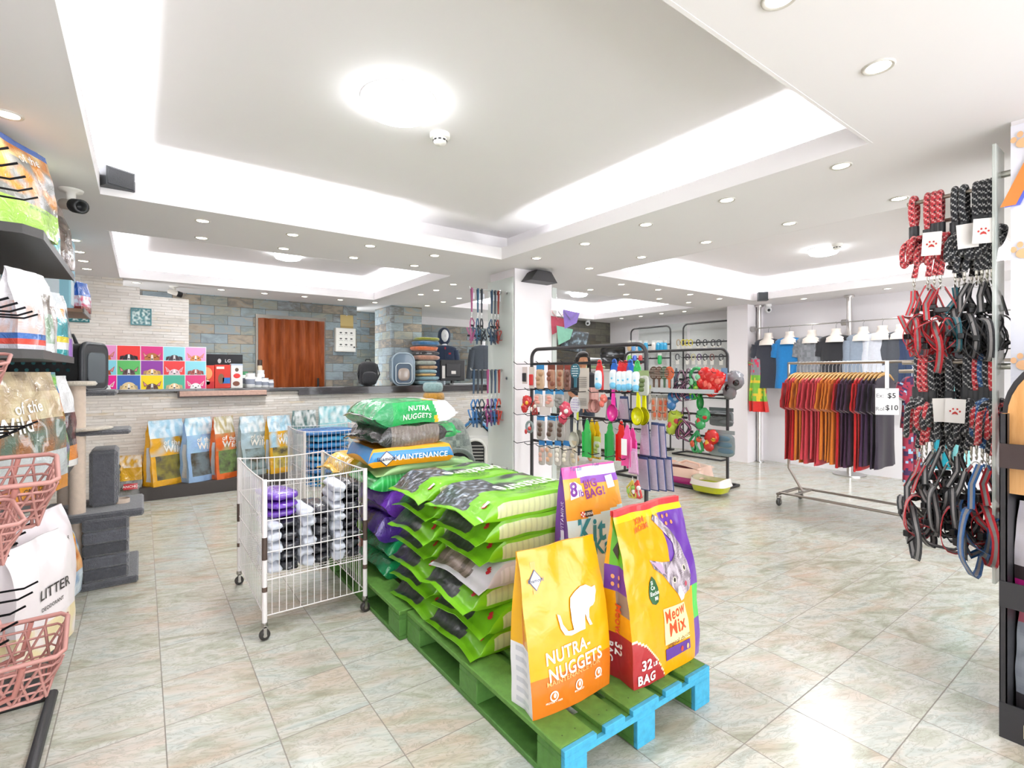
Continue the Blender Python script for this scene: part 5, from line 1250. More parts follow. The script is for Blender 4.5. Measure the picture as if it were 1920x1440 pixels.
x_, z_ = c3(1372, 1115); m.plate([(x_+p, z_+q_) for p, q_ in ell(0, 0, .009, .011, 10)], b.F(.0042), None, '#b44a5c')
m.plate([c3(*p) for p in [(1330, 1130), (1352, 1195), (1340, 1225), (1318, 1240), (1300, 1190), (1312, 1140)]], b.F(.0036), None, '#efe9ea'); m.build('cat_picture', 'print_film', mx)
m = MB(); F3 = b.F(.0034)
m.plate([c3(*p) for p in [(1180, 1300), (1340, 1250), (1365, 1380), (1368, 1500), (1180, 1560)]], b.F(.0026), .05, '#fbe3a0')
x_, z_ = c3(1262, 1325); m.text('Meow', .068, F3, '#cf4a20', .02, x_, z_, .72, .12); x_, z_ = c3(1275, 1425); m.text('Mix', .078, F3, '#cf4a20', .02, x_, z_, .85, .12)
x_, z_ = c3(1283, 1520); m.text('original choice', .026, F3, '#6a3a2a', .006, x_, z_, .95, .08)
m.plate([c3(*p) for p in [(1180, 1590), (1366, 1515), (1368, 1585), (1180, 1672)]], b.F(.003), None, '#5a2f8c')
for i, cc in enumerate(('#c08a3a', '#e8d8b8', '#c0402c', '#d8b070')):
    x_, z_ = c3(1208+46*i, 1622-18*i); m.plate([(x_+p, z_+q_) for p, q_ in ell(0, 0, .009, .011, 10)], F3, None, cc)
x_, z_ = c3(1133, 1165); m.plate([(x_+p, z_+q_) for p, q_ in [(0, .055), (.02, .035), (.03, .005), (.03, -.02), (.018, -.045), (0, -.052), (-.018, -.045), (-.03, -.02), (-.03, .005), (-.02, .035)]], b.F(.003), .03, '#2c5a34')
for k, (s_, dz, dx) in enumerate((('Si', .03, -.006), ('Co', .012, -.004), ('Exclus', -.009, .003), ('Mi', -.029, .008))): m.text(s_, .02, F3, '#f2f4ee', .02, x_+dx, z_+dz)
x_, z_ = c3(1053, 1713); m.text('32', .052, F3, '#f6f0ea', .03, x_-.006, z_+.014, 1); m.text('LB', .022, F3, '#f6f0ea', .03, x_+.042, z_+.006); x_, z_ = c3(1048, 1765); m.text('BAG', .048, F3, '#f6f0ea', .03, x_, z_-.012, .95, .02)
x_, z_ = c3(1135, 690); m.text('MEOW', .028, F3, '#d8602a', .02, x_, z_-.014, 1, PI+.1); m.text('MIX', .032, F3, '#d8602a', .02, x_, z_+.014, 1, PI+.1)
for i, (cx, cy) in enumerate(((1310, 638), (1348, 628), (1328, 688), (1368, 676))): x_, z_ = c3(cx, cy); m.plate([(x_+p, z_+q_) for p, q_ in ell(0, 0, .008, .008, 8)], F3, None, '#e08a5a')
SLf = b.SL(.003)
m.text('32', .05, SLf, '#f6f0ea', .03, -.0, .12, 1, -PI/2); m.text('BAG', .04, SLf, '#f6f0ea', .03, -.04, .1, 1, -PI/2); m.text('Meow', .045, SLf, '#cf4a20', .02, .0, .24, 1, -PI/2)
for i in range(4): m.plate([(-.02+.03*(i % 2)+p, .37+.03*(i//2)+q_) for p, q_ in ell(0, 0, .008, .009, 8)], SLf, None, '#e0a06a')
m.plate([(p+.0, .5+q_) for p, q_ in [(0, .035), (.016, .0), (0, -.035), (-.016, 0)]], SLf, None, '#3a2f1c'); m.build('lettering', 'print_film', mx)
m = MB('#d43a40'); tp = [b.P('F', i/20, .985, .002) for i in range(21)]; m.ribbon(tp, .02, .006, (0, 0, 1)); m.ribbon([b.P('B', 1-i/20, .985, .002) for i in range(21)], .02, .006, (0, 0, 1)); m.build('zip_strip', 'print_film', mx)
# ---- big bag offer
b = Bag(.33, .12, .77, wr=.005, seed=7.7, bulge=.015, gus=.02, tp=3.2, lean=.02)
kk = T(ORB, 'orange and purple standing bag printed BIG BAG behind the two front bags', 'food bag', (1.70, 1.69, .149), -.05)
def pt(p, s_, v):
    if p == 'F':
        if v > .93: return '#f4f2f6' if s_ > .25 and v < .985 else '#d85aa4'
        if v > .905-.02*s_: return '#8e56b8' if s_ > .3 else '#f0a83c'
        if v > .70+.05*s_*s_: return '#f0a83c'
        return mixc('#bfe2ec', '#e9f2f4', min(1, max(0, (.75-v)*4)))
    if p == 'L': return '#46a6b4' if v < .5+.1*math.sin(s_*PI) else '#6c3a94'
    return '#6c3a94' if p == 'R' else '#efeef2'
m = MB(); b.mesh(m, pt, 44, 10, 90); m.build('printed_bag', 'print_film', kk)
cv = lambda x, y: ((lambda s: ((s-.5)*.33, (1-(y-215+45*s)/1240)*.77))((x-560)/375))
m = MB(); F3 = b.F(.0034)
x_, z_ = cv(628, 380); m.plate([(x_+p, z_+q_) for p, q_ in ((-.035, -.035), (.04, -.022), (.036, .02), (.0, .042), (-.03, .04))], b.F(.0028), .04, '#f6f2f6'); m.text('8', .085, F3, '#7a3a9c', .03, x_-.012, z_+.006); m.text('lb', .04, F3, '#7a3a9c', .03, x_+.03, z_-.012)
x_, z_ = cv(735, 335); m.text('BIG', .050, F3, '#8a3a8c', .03, x_, z_+.002, 1, .08); x_, z_ = cv(758, 395); m.text('BAG!', .052, F3, '#8a3a8c', .03, x_, z_, 1, .08)
x_, z_ = cv(872, 315); m.plate([(x_+p, z_+q_) for p, q_ in ((-.02, -.03), (.026, -.026), (.02, .03), (-.026, .026))], b.F(.0028), None, '#e8ecf4')
x_, z_ = cv(680, 545); m.plate([(x_+p, z_+q_) for p, q_ in ((-.012, -.011), (.035, -.011), (.035, .015), (-.012, .015))], b.F(.0028), None, '#26262c'); m.text('PURINA', .018, F3, '#f2f2f2', .01, x_+.012, z_+.002, .8)
for i in range(3):
    for k in range(3):
        m.plate([(x_-.034+.008*i+p, z_-.009+.008*k+q_) for p, q_ in ((0, 0), (.0075, 0), (.0075, .0075), (0, .0075))], F3, None, '#d83a3a' if (i+k) % 2 == 0 else '#f6f2f2')
x_, z_ = cv(700, 665); m.text('Kit', .14, F3, '#1f8aa0', .03, x_, z_, .9, -.05); x_, z_ = cv(745, 780); m.text('& Kab', .1, F3, '#1f8aa0', .028, x_, z_, .85, -.05)
x_, z_ = cv(655, 215); m.text('To Zip', .026, F3, '#6a78b8', .01, x_, z_-.004); x_, z_ = cv(800, 185); m.text('Fold', .02, F3, '#3a4a8c', .01, x_, z_-.006)
SLf = b.SL(.003); m.text('VITAMINS', .03, SLf, '#c8b4dc', .01, .0, .55, 1, PI/2); m.plate([(p, .46+q_) for p, q_ in ((-.012, -.03), (.012, -.03), (.012, .03), (-.012, .03))], SLf, None, '#d8d0e8')
m.text('KIT', .04, SLf, '#1d6a7c', .02, 0, .38); m.build('lettering', 'print_film', kk)
# ---- stacked lime bags
LY = Matrix(((0, 0, -1, 0), (1, 0, 0, 0), (0, -1, 0, 0), (0, 0, 0, 1)))
def lying(name, label, x, y, z, bag, paint, rz=0.0, mat='print_film', deco=None, group=None, nF=26, nV=70, cat='food bag'):
    t = T(name, label, cat, (x, y, z+bag.D/2), rz, group)
    M = tr(bag.H/2, 0, 0) @ LY
    m = MB(M=M); bag.mesh(m, paint, nF, 6, nV); m.build('printed_bag', mat, t)
    if deco:
        m = MB(M=M); deco(m, bag); m.build('printing', mat, t)
    return t
LM, DK = '#78bd1c', '#4a4c4c'
def lime(top, white=False):
    base = '#d8d4da' if white else LM
    def pt(p, s_, v):
        if p == 'F':
            edge = .44+.06*math.sin(v*6)
            if v < .07 or v > .97: return base
            if s_ < edge-.12*max(0, v-.8)*5: return base if v < .86 or white else mixc(LM, '#3a7a1c', .2)
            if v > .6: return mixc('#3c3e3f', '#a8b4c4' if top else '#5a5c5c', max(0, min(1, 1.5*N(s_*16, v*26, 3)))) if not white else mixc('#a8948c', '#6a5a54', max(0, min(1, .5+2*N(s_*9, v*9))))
            if v < .2: return '#a9d4ea'
            return mixc('#78b850', '#2e3430', max(0, min(1, .2+2.2*N(s_*6, v*8, 7)+(.3 if .3 < v < .5 else 0)))) if not white else '#d0ccd2'
        if p in 'LR':
            if .09 < v < .84 and .12 < s_ < .88:
                c = '#dcd8de' if white else '#ccd6a2'
                return mixc(c, '#7f8a6c', .22) if int(v*70) % 3 == 0 or (white and abs(v-.5) < .02) else c
            return base if not white else '#c9c4cc'
        return mixc(base, '#2e6a12', .15)
    return pt
def deco_top(m, bg_):
    f = bg_.F(.009); H = bg_.H
    g = lambda a, c_: f(-.165+c_*1+.0, a)
    def put(s, sz, a, c_, col, bold=.01):  # runs along the bag towards the left end, upside down to the camera
        m.text(s, sz, lambda p, q_: f(c_-q_*1.6, a+p), col, bold, 0, 0)
    put('Pronature', .105, H*.38, -.06, '#f2f8e6', .02); put('ORIGINAL', .036, H*.52, -.15, '#2a4a1c', .01)
    x0 = -.17; a0 = H*.86
    m.plate([(x0-.01, a0-.0), (x0+.01, a0), (x0+.006, a0+.035), (x0-.006, a0+.03)], f, None, '#f2f2ee')
def deco_leaf(m, bg_):
    f = bg_.F(.004); a0 = bg_.H*.885; pts = []
    for i in range(16): r_ = .016 if i % 2 == 0 else .007; pts.append((-.165+r_*math.cos(i*PI/8), a0+r_*math.sin(i*PI/8)))
    m.plate(pts, f, None, '#c8283a')
zt_ = .149; TH = .093
ly_l = ['bottom', 'second', 'third', 'fourth', 'fifth', 'sixth', 'top']
for i in range(7):
    wh = i == 3
    bg_ = Bag(.42, TH, .74, True, .005, i*2.3, .0, 0, .035+.02*(i % 2), seam=.05)
    dx = (0, .03, -.02, .02, .05, .03, .0)[i]; dy = (.0, -.01, .015, -.005, .01, 0, -.005)[i]
    def dd(m, b_, i=i): deco_leaf(m, b_); (deco_top(m, b_) if i == 6 else None)
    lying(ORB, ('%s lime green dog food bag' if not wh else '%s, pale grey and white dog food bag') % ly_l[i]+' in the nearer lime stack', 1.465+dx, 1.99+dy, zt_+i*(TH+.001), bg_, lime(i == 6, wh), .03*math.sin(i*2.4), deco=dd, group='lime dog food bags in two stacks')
for i in range(7):
    bg_ = Bag(.41, TH, .72, True, .005, 20+i*1.9, .0, 0, .04+.02*((i+1) % 2), seam=.05)
    def dd(m, b_, i=i): deco_leaf(m, b_); (deco_top(m, b_) if i == 6 else None)
    lying(ORB, '%s lime and dark grey dog food bag in the farther lime stack on the pallets' % ly_l[i], 1.46+.02*math.sin(i*3), 2.43, zt_+i*(TH+.001), bg_, lime(i == 6), .03*math.sin(i*1.7+1), deco=dd, group='lime dog food bags in two stacks')
# ---- mixed pile behind
def plain(c, c2=None, end=None):
    def pt(p, s_, v):
        q = c
        if end and (v > .86 or v < .14): q = end
        return mixc(q, c2 or '#000000', max(0, min(.5, .25*N(s_*7, v*9, 1)+(.0))))
    return pt
PX_, PY_ = 1.43, 3.0
pile = [('#17814e', '#0c5a34', .105, 'green bulging food bag at the bottom of the mixed pile', .6), ('#1a8a54', '#0e6038', .105, 'green food bag second from the bottom of the mixed pile', .6),
        ('#4c2a8c', '#8a6ac8', .15, 'lower purple food bag in the mixed pile beside the lime stacks', .62), ('#6a35a8', '#8f68d0', .15, 'upper purple food bag in the mixed pile', .62)]
z = .149
for i, (c, c2, h, l, ln) in enumerate(pile):
    lying(ORB, l, PX_+.02*math.sin(i*2), PY_, z, Bag(.42, h, ln+.02, True, .008, 40+i*3, .0, 0, .0, seam=.008, tl=.08), plain(c, c2), .08*math.sin(i*2.7), 'crinkle_film', group='bags of the mixed pile'); z += h+.001
def redgreen(p, s_, v):
    if p in 'LR' and .25 < v < .62: return '#c4242c' if int(v*60) % 4 else '#e8d8c8'
    return '#2fae50' if int(v*80) % 3 else '#5cc878'
lying(ORB, 'green and red lettered food bag just above the purple ones', PX_-.02, PY_, z, Bag(.42, .095, .72, True, .004, 51, 0, 0, .0, seam=.01, tl=.08), redgreen, 0); z += .096
lying(ORB, 'beige and green food bag under the orange MAINTENANCE bag', PX_-.02, PY_, z, Bag(.42, .05, .68, True, .006, 53, 0, 0, .02), plain('#8fb87a', '#d8cfae'), .03); z += .051
zmt = z
def mt(p, s_, v):
    if p in 'LR': return '#2f86c4' if .3 < s_ < .85 else '#eaa01c'
    if p == 'F': return '#2f86c4' if v > .93 or v < .05 else '#f0a41e'
    return '#e89c1a'
def mdec(m, b_):
    f = b_.SL(.003); put = lambda s, sz, a, q_, c, bo=.02: m.text(s, sz, lambda x, y: f(q_+y, a-x), c, bo)
    H = b_.H; put('MAINTENANCE', .046, H*.40, -.008, '#f2f6fa', .02)
    m.plate([(-.005+p, H*.80+q_) for p, q_ in [(0, .05), (.045, 0), (0, -.05), (-.045, 0)]], f, None, '#2a2a50'); m.plate([(-.005+p, H*.80+q_) for p, q_ in [(0, .043), (.038, 0), (0, -.043), (-.038, 0)]], b_.SL(.004), None, '#f4f0ea')
    f = b_.SL(.005); m.text('Diamond', .03, lambda x, y: f(-.005+y, H*.80-x), '#2a2a50', .02)
lying(ORB, 'orange and blue food bag printed MAINTENANCE on the mixed pile', PX_-.12, PY_-.02, z, Bag(.42, .105, .54, True, .002, 60, 0, 0, 0, seam=.004, tl=.05), mt, -.05, deco=mdec); z += .106
lying(ORB, 'brown-grey plastic-wrapped food bag below the top green one', PX_-.12, PY_, z, Bag(.4, .125, .56, True, .014, 63, .01, 0, .01), lambda p, s_, v: '#2e2c2c' if v > .78 or v < .2 else ('#6e645e' if int(v*90+s_*3) % 4 else '#7d736c'), .1, 'crinkle_film')
lying(ORB, 'green end of a food bag poking out beside the brown bag', PX_+.18, PY_+.12, z, Bag(.26, .1, .3, True, .008, 66, .0, 0, .0), plain('#1f9a52', '#bfe0a0'), .2, 'crinkle_film'); z += .127
def gtop(p, s_, v): return '#e8e2e8' if v < .25+.08*s_ else ('#e8b82a' if v < .3+.08*s_ and s_ < .4 else ('#1f9c50' if v < .78 else '#2f8a56'))
def gdec(m, b_):
    f = b_.SL(.004); H = b_.H
    f2 = lambda x, y: b_.P('F', .17+y/b_.W, (H*.5-x)/H, .004)
    f3 = lambda x, y: f(y, H*.5-x); m.text('NUTRA', .042, lambda x, y: f3(x, y+.022), '#eef6ea', .02); m.text('NUGGETS', .042, lambda x, y: f3(x-.01, y-.024), '#eef6ea', .02)
lying(ORB, 'bright green shiny food bag with white end topping the mixed pile', PX_-.1, PY_, z, Bag(.4, .13, .60, True, .012, 71, .012, 0, .01, seam=.02), gtop, .1, 'crinkle_film', deco=gdec)
# pile at the far end of the rear pallet
z = .149
for i, (c, c2, h, l) in enumerate((('#c8382c', '#e0c040', .13, 'red food bag at the bottom of the far pile'), ('#7aa838', '#c83a2c', .13, 'green food bag second from the bottom of the far pile'), ('#d8b030', '#e8e0d0', .13, 'yellow food bag in the middle of the far pile'),
                                      ('#88b840', '#d04a38', .13, 'green and red food bag under the top one of the far pile'), ('#e8b428', '#d8c8e0', .12, 'yellow and white food bag on top of the far pile'))):
    lying(ORB, l, 1.30, 3.44, z, Bag(.3, h, .66, True, .012, 80+i*3, 0, 0, .01), plain(c, c2), .1*math.sin(i*2), 'crinkle_film', group='bags of the far pile'); z += h+.001
# ---- standing bags on the plinth
def wild(label, px, c, ctop, cpic, W_=.33, H_=.70, D=.17, rz=0.0, Y=6.70, txt=True, seed=0.0, zb_=.141, name=ORB):
    x, y, f = ony(px, Y); b = Bag(W_, D, H_, wr=.012, seed=seed, bulge=.02, gus=.03, tp=1.7)
    t = T(name, label, 'food bag', (x, Y, zb_), rz, 'food bags standing before the counter')
    def pt(p, s_, v):
        if p == 'F':
            if v > .72: return mixc(ctop, '#ffffff', max(0, min(.6, .3+N(s_*8, v*9, seed))))
            if v > .45: return mixc(c, ctop, max(0, min(1, .35+1.2*N(s_*3, v*6, seed))))
            if v > .1 and s_ > .12: return mixc(cpic, '#4a4436', max(0, min(1, .3+1.1*N(s_*3, v*9, seed+3)+.4*N(s_*12, v*26, seed))))
            return c
        if p == 'L': return '#c9cdd2' if .25 < s_ < .75 and .06 < v < .6 else c
        return c
    m = MB(); b.mesh(m, pt, 28, 8, 44); m.build('printed_bag', 'crinkle_film', t)
    if txt:
        m = MB(); m.text('of the', .07, b.F(.005), '#f4f0e8', .02, .04, H_*.64, 1, -.1); m.text('Wild', .1, b.F(.005), '#f4f0e8', .025, .05, H_*.54, 1, -.1); m.build('lettering', 'crinkle_film', t)
    return t
wild('yellow food bag with sky-blue top, leftmost on the plinth', 310, '#e0a416', '#a9d0e4', '#8a7f34', .36, .70, .17, .55, 6.71, True, 1)
wild('light blue food bag, second from the left on the plinth', 370, '#93b4dc', '#a8d2e6', '#6d7a80', .3, .71, .17, .55, 6.71, True, 2)
wild('orange food bag with green picture, third from the left on the plinth', 418, '#dc6420', '#b8a878', '#6f8a4a', .25, .71, .16, .55, 6.71, True, 3)
wild('grey-blue transparent food bag, fourth on the plinth', 472, '#9fb0b4', '#b4ccd8', '#8a9ea0', .3, .70, .16, .4, 6.71, True, 4)
wild('yellow food bag with pale blue top, fifth on the plinth', 522, '#dba41a', '#a9cfe2', '#c9b04a', .3, .69, .16, .4, 6.71, True, 5)
wild('dark teal food bag standing behind the far wire bin', 570, '#5f7f80', '#4a6a68', '#8fb0ac', .28, .74, .16, .1, 6.73, False, 6)
wild('pale turquoise food bag behind the stacked bags', 628, '#9fc8cc', '#8fc4cc', '#a8ccc8', .4, .78, .16, .05, 6.73, False, 7)
t = wild('yellow and grey food bag lettered MININGO on the floor at the wall', 238, '#d6a218', '#d6a218', '#9a9a98', .26, .48, .12, -.1, 6.72, False, 8, .001)
b = Bag(.26, .12, .48, wr=.0, bulge=.02, gus=.03, tp=1.7)
m = MB(); m.text('MININGO', .075, b.F(.02), '#3a2a1c', .02, -.07, .23, 1, PI/2); m.plate([(-.02, .13), (.1, .13), (.1, .19), (-.02, .19)], b.F(.018), .05, '#c82c34'); m.text('ANCHO', .035, b.F(.022), '#f4ece8', .015, .04, .16); m.build('lettering', 'print_film', t)

# ================================================================ WIRE BINS
def wire_bin(x0, y0, w, d, h, label, zf, rust=True):
    t = T('wire_bin', label, 'wire bin', (x0, y0, 0)); c = '#e6e1e0'
    corners = ((0, 0), (w, 0), (w, d), (0, d))
    for cx, cy in corners:
        m = MB(c); m.tube([(cx, cy, .075), (cx, cy, h)], .0125, 10)
        if rust:
            m.C('#4a3a32'); m.tube([(cx, cy, h*.5), (cx, cy, h*.64)], .0131, 10)
            m.C('#5a463c'); m.tube([(cx, cy, h*.3), (cx, cy, h*.33)], .0129, 10)
        m.build('post', 'painted', t)
    def side(a, b, n):
        m = MB(c); A_, B_ = Vector((*a, 0)), Vector((*b, 0))
        for i in range(1, n):
            p = A_.lerp(B_, i/n); m.tube([(p.x, p.y, .12), (p.x, p.y, h-.012*math.sin(i/n*PI))], .0021, 5, cap=False)
        for z in (.12, .3, .44, .6):
            m.tube([(*a, z), (*b, z)], .003, 6)
        m.tube([(a[0]+(b[0]-a[0])*i/10, a[1]+(b[1]-a[1])*i/10, h-.006-.012*math.sin(i/10*PI)) for i in range(11)], .0042, 6); m.build('wire_side', 'painted', t)
    side((0, 0), (w, 0), 15); side((w, 0), (w, d), 24); side((0, d), (w, d), 15); side((0, 0), (0, d), 24)
    m = MB(c)
    for i in range(1, 22): m.tube([(0, d*i/22, zf), (w, d*i/22, zf)], .0021, 5, cap=False)
    for i in range(5): m.tube([(w*i/4, 0, zf-.004), (w*i/4, d, zf-.004)], .003, 6)
    m.build('wire_floor', 'painted', t)
    for cx, cy in corners: caster(t, cx, cy+.012, .078, .026, '#35312f')
    return t
WB = (.50, 2.80, .52, .83)
wire_bin(*WB, .81, 'white wire bin on castors in front, holding rolled bundles', .30)
wire_bin(1.22, 4.93, .62, .62, .81, 'far white wire bin holding blue bags, behind the first bin', .24, False)
colnm = ['left', 'middle', 'right']
for c in range(3):
    n = (5, 6, 8)[c]
    for k in range(n):
        x = WB[0]+.02+.165*c; z = .303+k*.054; y = 2.83+.012*math.sin(k*2.1+c)
        t = T('wrapped_bundle', '%s bundle from the bottom, %s column of white and black bundles' % (ORD[k], colnm[c]), 'bundle', (x+.003+.006*math.sin(k*3.3+c), y, z), RND.uniform(-.06, .06), 'white and black bundles in the front wire bin')
        m = MB('#dfe3ee'); m.blob((.035, .14, .027), .038, .14, .0275, .7, .5, 22, 12, .28, 12, seed=k*1.7+c*9); m.build('white_end', 'fabric', t)
        m = MB('#2f2f36'); m.blob((.112, .14, .027), .045, .14, .0275, .6, .5, 22, 12, .26, 12, seed=k*1.7+c*9+4); m.build('black_roll', 'crinkle_film', t)
for k in range(3):
    m = MB('#6a3cae'); m.blob((0, 0, .022), .08, .15, .022, .6, .5, 24, 10, .15, 12, seed=k*5)
    tag(m.build('flat_packet', 'crinkle_film'), ('lowest', 'middle', 'top')[k]+' of the three shiny purple packets on the left bundles', 'packet', 'purple packets in the front wire bin', (.60, 3.02, .303+5*.054+.006+k*.045), .1*k)
for k in range(9):
    m = MB(('#2f86c4', '#3f9fd0', '#2a74b8')[k % 3]); m.blob((0, 0, .03), .2 if k < 8 else .26, .2, .03, .6, .5, 24, 10, .14, 9, seed=k*3)
    tag(m.build('blue_bag', 'crinkle_film'), '%s blue shiny bag from the bottom in the far wire bin' % ORD[k], 'bag', 'blue bags in the far wire bin', (1.49, 5.2, .245+k*.062), .1*math.sin(k))
# ================================================================ LEFT SHELVES
def shelf_board(par, z, y0, y1, x0=-.84, x1=-.34, c='#3a3837'):
    m = MB(c); ch = .05
    m.prism([(x0, y0), (x1-ch, y0), (x1, y0+ch*1.6), (x1, y1), (x0, y1)], z-.03, z, 'z'); m.build('shelf', 'painted', par)
    m = MB('#4a4847'); m.prism([(x0, y0-.004), (x1-ch, y0-.004), (x1+.004, y0+ch*1.6), (x1+.004, y1), (x1-.003, y1), (x1-.006, y0+ch*1.6), (x1-ch, y0+.004), (x0, y0+.004)], z-.034, z+.004, 'z'); m.build('shelf_lip', 'painted', par)
t = T('shelf_unit', 'dark metal shelf unit full of pet food bags at the left wall', 'shelf unit', (0, 0, 0))
Y0, Y1 = 2.81, 4.08
for z in (1.95, 1.445, .815): shelf_board(t, z, Y0, Y1)
m = MB('#2f2d2c'); m.box(-.84, Y0, 0, -.34, Y1, .12, .004); m.build('base', 'painted', t)
m = MB('#b9b6b2'); m.box(-.88, Y0, 0, -.85, Y1, 2.1)
m.C('#6f6c6a')
for y in (Y0+.02, (Y0+Y1)/2, Y1-.02): m.box(-.85, y-.02, 0, -.825, y+.02, 2.12)
m.build('back_panel', 'painted', t)
def sbag(label, Y, z, W_, H_, D, cols, X=-.42, seed=0.0, txt=(), rz=PI/2-.42, mat='crinkle_film', lean=0.0, grp='bags on the left shelf unit'):
    t = T('food_bag', label, 'food bag', (X-D/2, Y, z+.001), rz, grp); b = Bag(W_, D, H_, wr=.007, seed=seed, bulge=.02, gus=.02, tp=5.0 if 'litter' in label else 2.2, lean=lean)
    def pt(p, s_, v):
        c = cols[-1][1]
        for lim, cc in cols:
            if v <= lim: c = cc; break
        if isinstance(c, tuple) and isinstance(c[0], str): return mixc(c[0], c[1], max(0, min(1, .45+1.7*N(s_*5+seed, v*7, seed))))
        return c
    m = MB(); b.mesh(m, pt, 28, 8, 44); m.build('printed_bag', mat, t)
    if txt:
        m = MB()
        for s_, sz, x, zz_, c, a in txt: m.text(s_, sz, b.F(.004), c, .015, x, zz_, 1, a)
        m.build('lettering', mat, t)
    return t
BD = '#e8e2d8'
sbag('green food bag with pet picture, nearest on the top shelf', 3.02, 1.95, .36, .40, .13, [(.32, '#a4cf5a'), (.8, ('#8a8a86', '#d08a3c')), (.93, ('#e8c890', '#c87a3a')), (1, '#4668b0')], -.38, 1, [('of the', .05, .03, .33, '#f4f0e8', .15), ('PET NUTRITION', .016, .02, .11, '#5a7a3a', 0)])
sbag('teal and white food bag, middle of the top shelf', 3.42, 1.95, .30, .36, .12, [(.3, '#28b0b0'), (.85, '#d8dad8'), (1, '#cfe0b8')], -.40, 2)
sbag('grey food bag with a brown cat picture, far end of the top shelf', 3.80, 1.95, .30, .36, .12, [(.85, ('#5a4a44', '#8a7a70')), (1, '#b8a8a0')], -.38, 3)
sbag('white pouch with red stripe, nearest on the middle shelf', 2.93, 1.445, .17, .34, .08, [(.06, '#d8d4dc'), (.14, '#d84a3a'), (.2, '#3a6ab0'), (.6, ('#d8d4dc', '#d8b8b0')), (1, '#e6e2e6')], -.37, 4)
sbag('white pouch with a green and grey label on the middle shelf', 3.12, 1.445, .2, .36, .08, [(.12, '#dcdfe0'), (.5, ('#8aa88a', '#cfd6d4')), (.75, ('#6a5a50', '#d0ccc8')), (1, '#e8e8ea')], -.37, 5)
sbag('white pouch with cat photo on the middle shelf', 3.34, 1.445, .2, .34, .08, [(.1, '#e0e4e6'), (.7, ('#9a8a80', '#e4e4e6')), (1, '#eceeee')], -.38, 6)
sbag('white bag with teal and yellow label on the middle shelf', 3.58, 1.445, .24, .34, .09, [(.1, '#2a9aa0'), (.2, '#e8e8ea'), (.3, '#e6d02a'), (.58, '#2a98a4'), (.75, ('#e89a4a', '#9ac8e0')), (1, '#dfe3e8')], -.37, 7)
sbag('purple and grey bag at the far end of the middle shelf', 3.85, 1.445, .24, .36, .09, [(.3, '#9a6ac0'), (.8, ('#3a3a3e', '#b8b8ba')), (1, '#d8d8da')], -.38, 8)
sbag('crimson slim pouch between the far bags on the middle shelf', 4.02, 1.445, .1, .24, .06, [(.9, ('#a81e34', '#e8c8c8')), (1, '#c8c8c8')], -.36, 9)
sbag('large food bag with deer picture printed CANYON RIVER on the third shelf', 3.03, .815, .40, .54, .15, [(.12, '#cc8426'), (.34, '#b8bcbc'), (.62, ('#8a5a34', '#5a6a5c')), (.85, ('#b09a78', '#cdbf9c')), (1, ('#8a7860', '#c8b490'))], -.36, 10,
     [('of the', .07, -.02, .385, '#f4f1ea', .05), ('CANYON RIVER', .03, .0, .035, '#3a2614', .0), ('Wild', .1, -.12, .31, '#f4f1ea', .05)])
sbag('colourful food bag with blue top, second on the third shelf', 3.42, .815, .30, .54, .13, [(.08, '#8ad05a'), (.4, ('#6a4a8c', '#6a9a3c')), (.62, ('#c89a3a', '#3a3a30')), (.8, ('#b05a2c', '#e8d8c0')), (1, ('#2a58a8', '#7ab04a'))], -.37, 11, [('of the', .05, .0, .385, '#f4f1ea', .05)])
sbag('white food bag with dark picture, far end of the third shelf', 3.82, .815, .28, .52, .12, [(.06, '#e4e0dc'), (.22, '#d8822c'), (.6, ('#2c2c2c', '#6a2a2a')), (1, '#e6e6e8')], -.36, 12)
sbag('white-pink litter bag lettered LITTER, nearest on the bottom shelf', 3.03, .12, .36, .50, .12, [(.3, ('#ead8a8', '#f0e4e2')), (1, '#efe6e8')], -.33, 13, [('LITTER', .062, .02, .27, '#2c2626', 0), ('DEODORANT', .022, .0, .21, '#2c2626', 0)], mat='print_film', grp='litter bags on the bottom shelf')
sbag('white-pink litter bag behind the lettered one on the bottom shelf', 3.30, .12, .36, .56, .12, [(1, '#efe4e8')], -.35, 14, [('OR', .03, .1, .4, '#3c3436', 0)], mat='print_film', grp='litter bags on the bottom shelf')
sbag('yellow food bag with orange dog picture, far end of the bottom shelf', 3.66, .12, .3, .42, .16, [(.3, ('#8aa8c8', '#d0dce4')), (.7, ('#c8742c', '#f0c88a')), (1, '#e8b01c')], -.33, 15)
sbag('blue patterned food bag at the far bottom corner of the shelf unit', 3.92, .12, .24, .34, .14, [(.25, '#dfe4e8'), (1, ('#6a9ac8', '#dce6ec'))], -.34, 16)

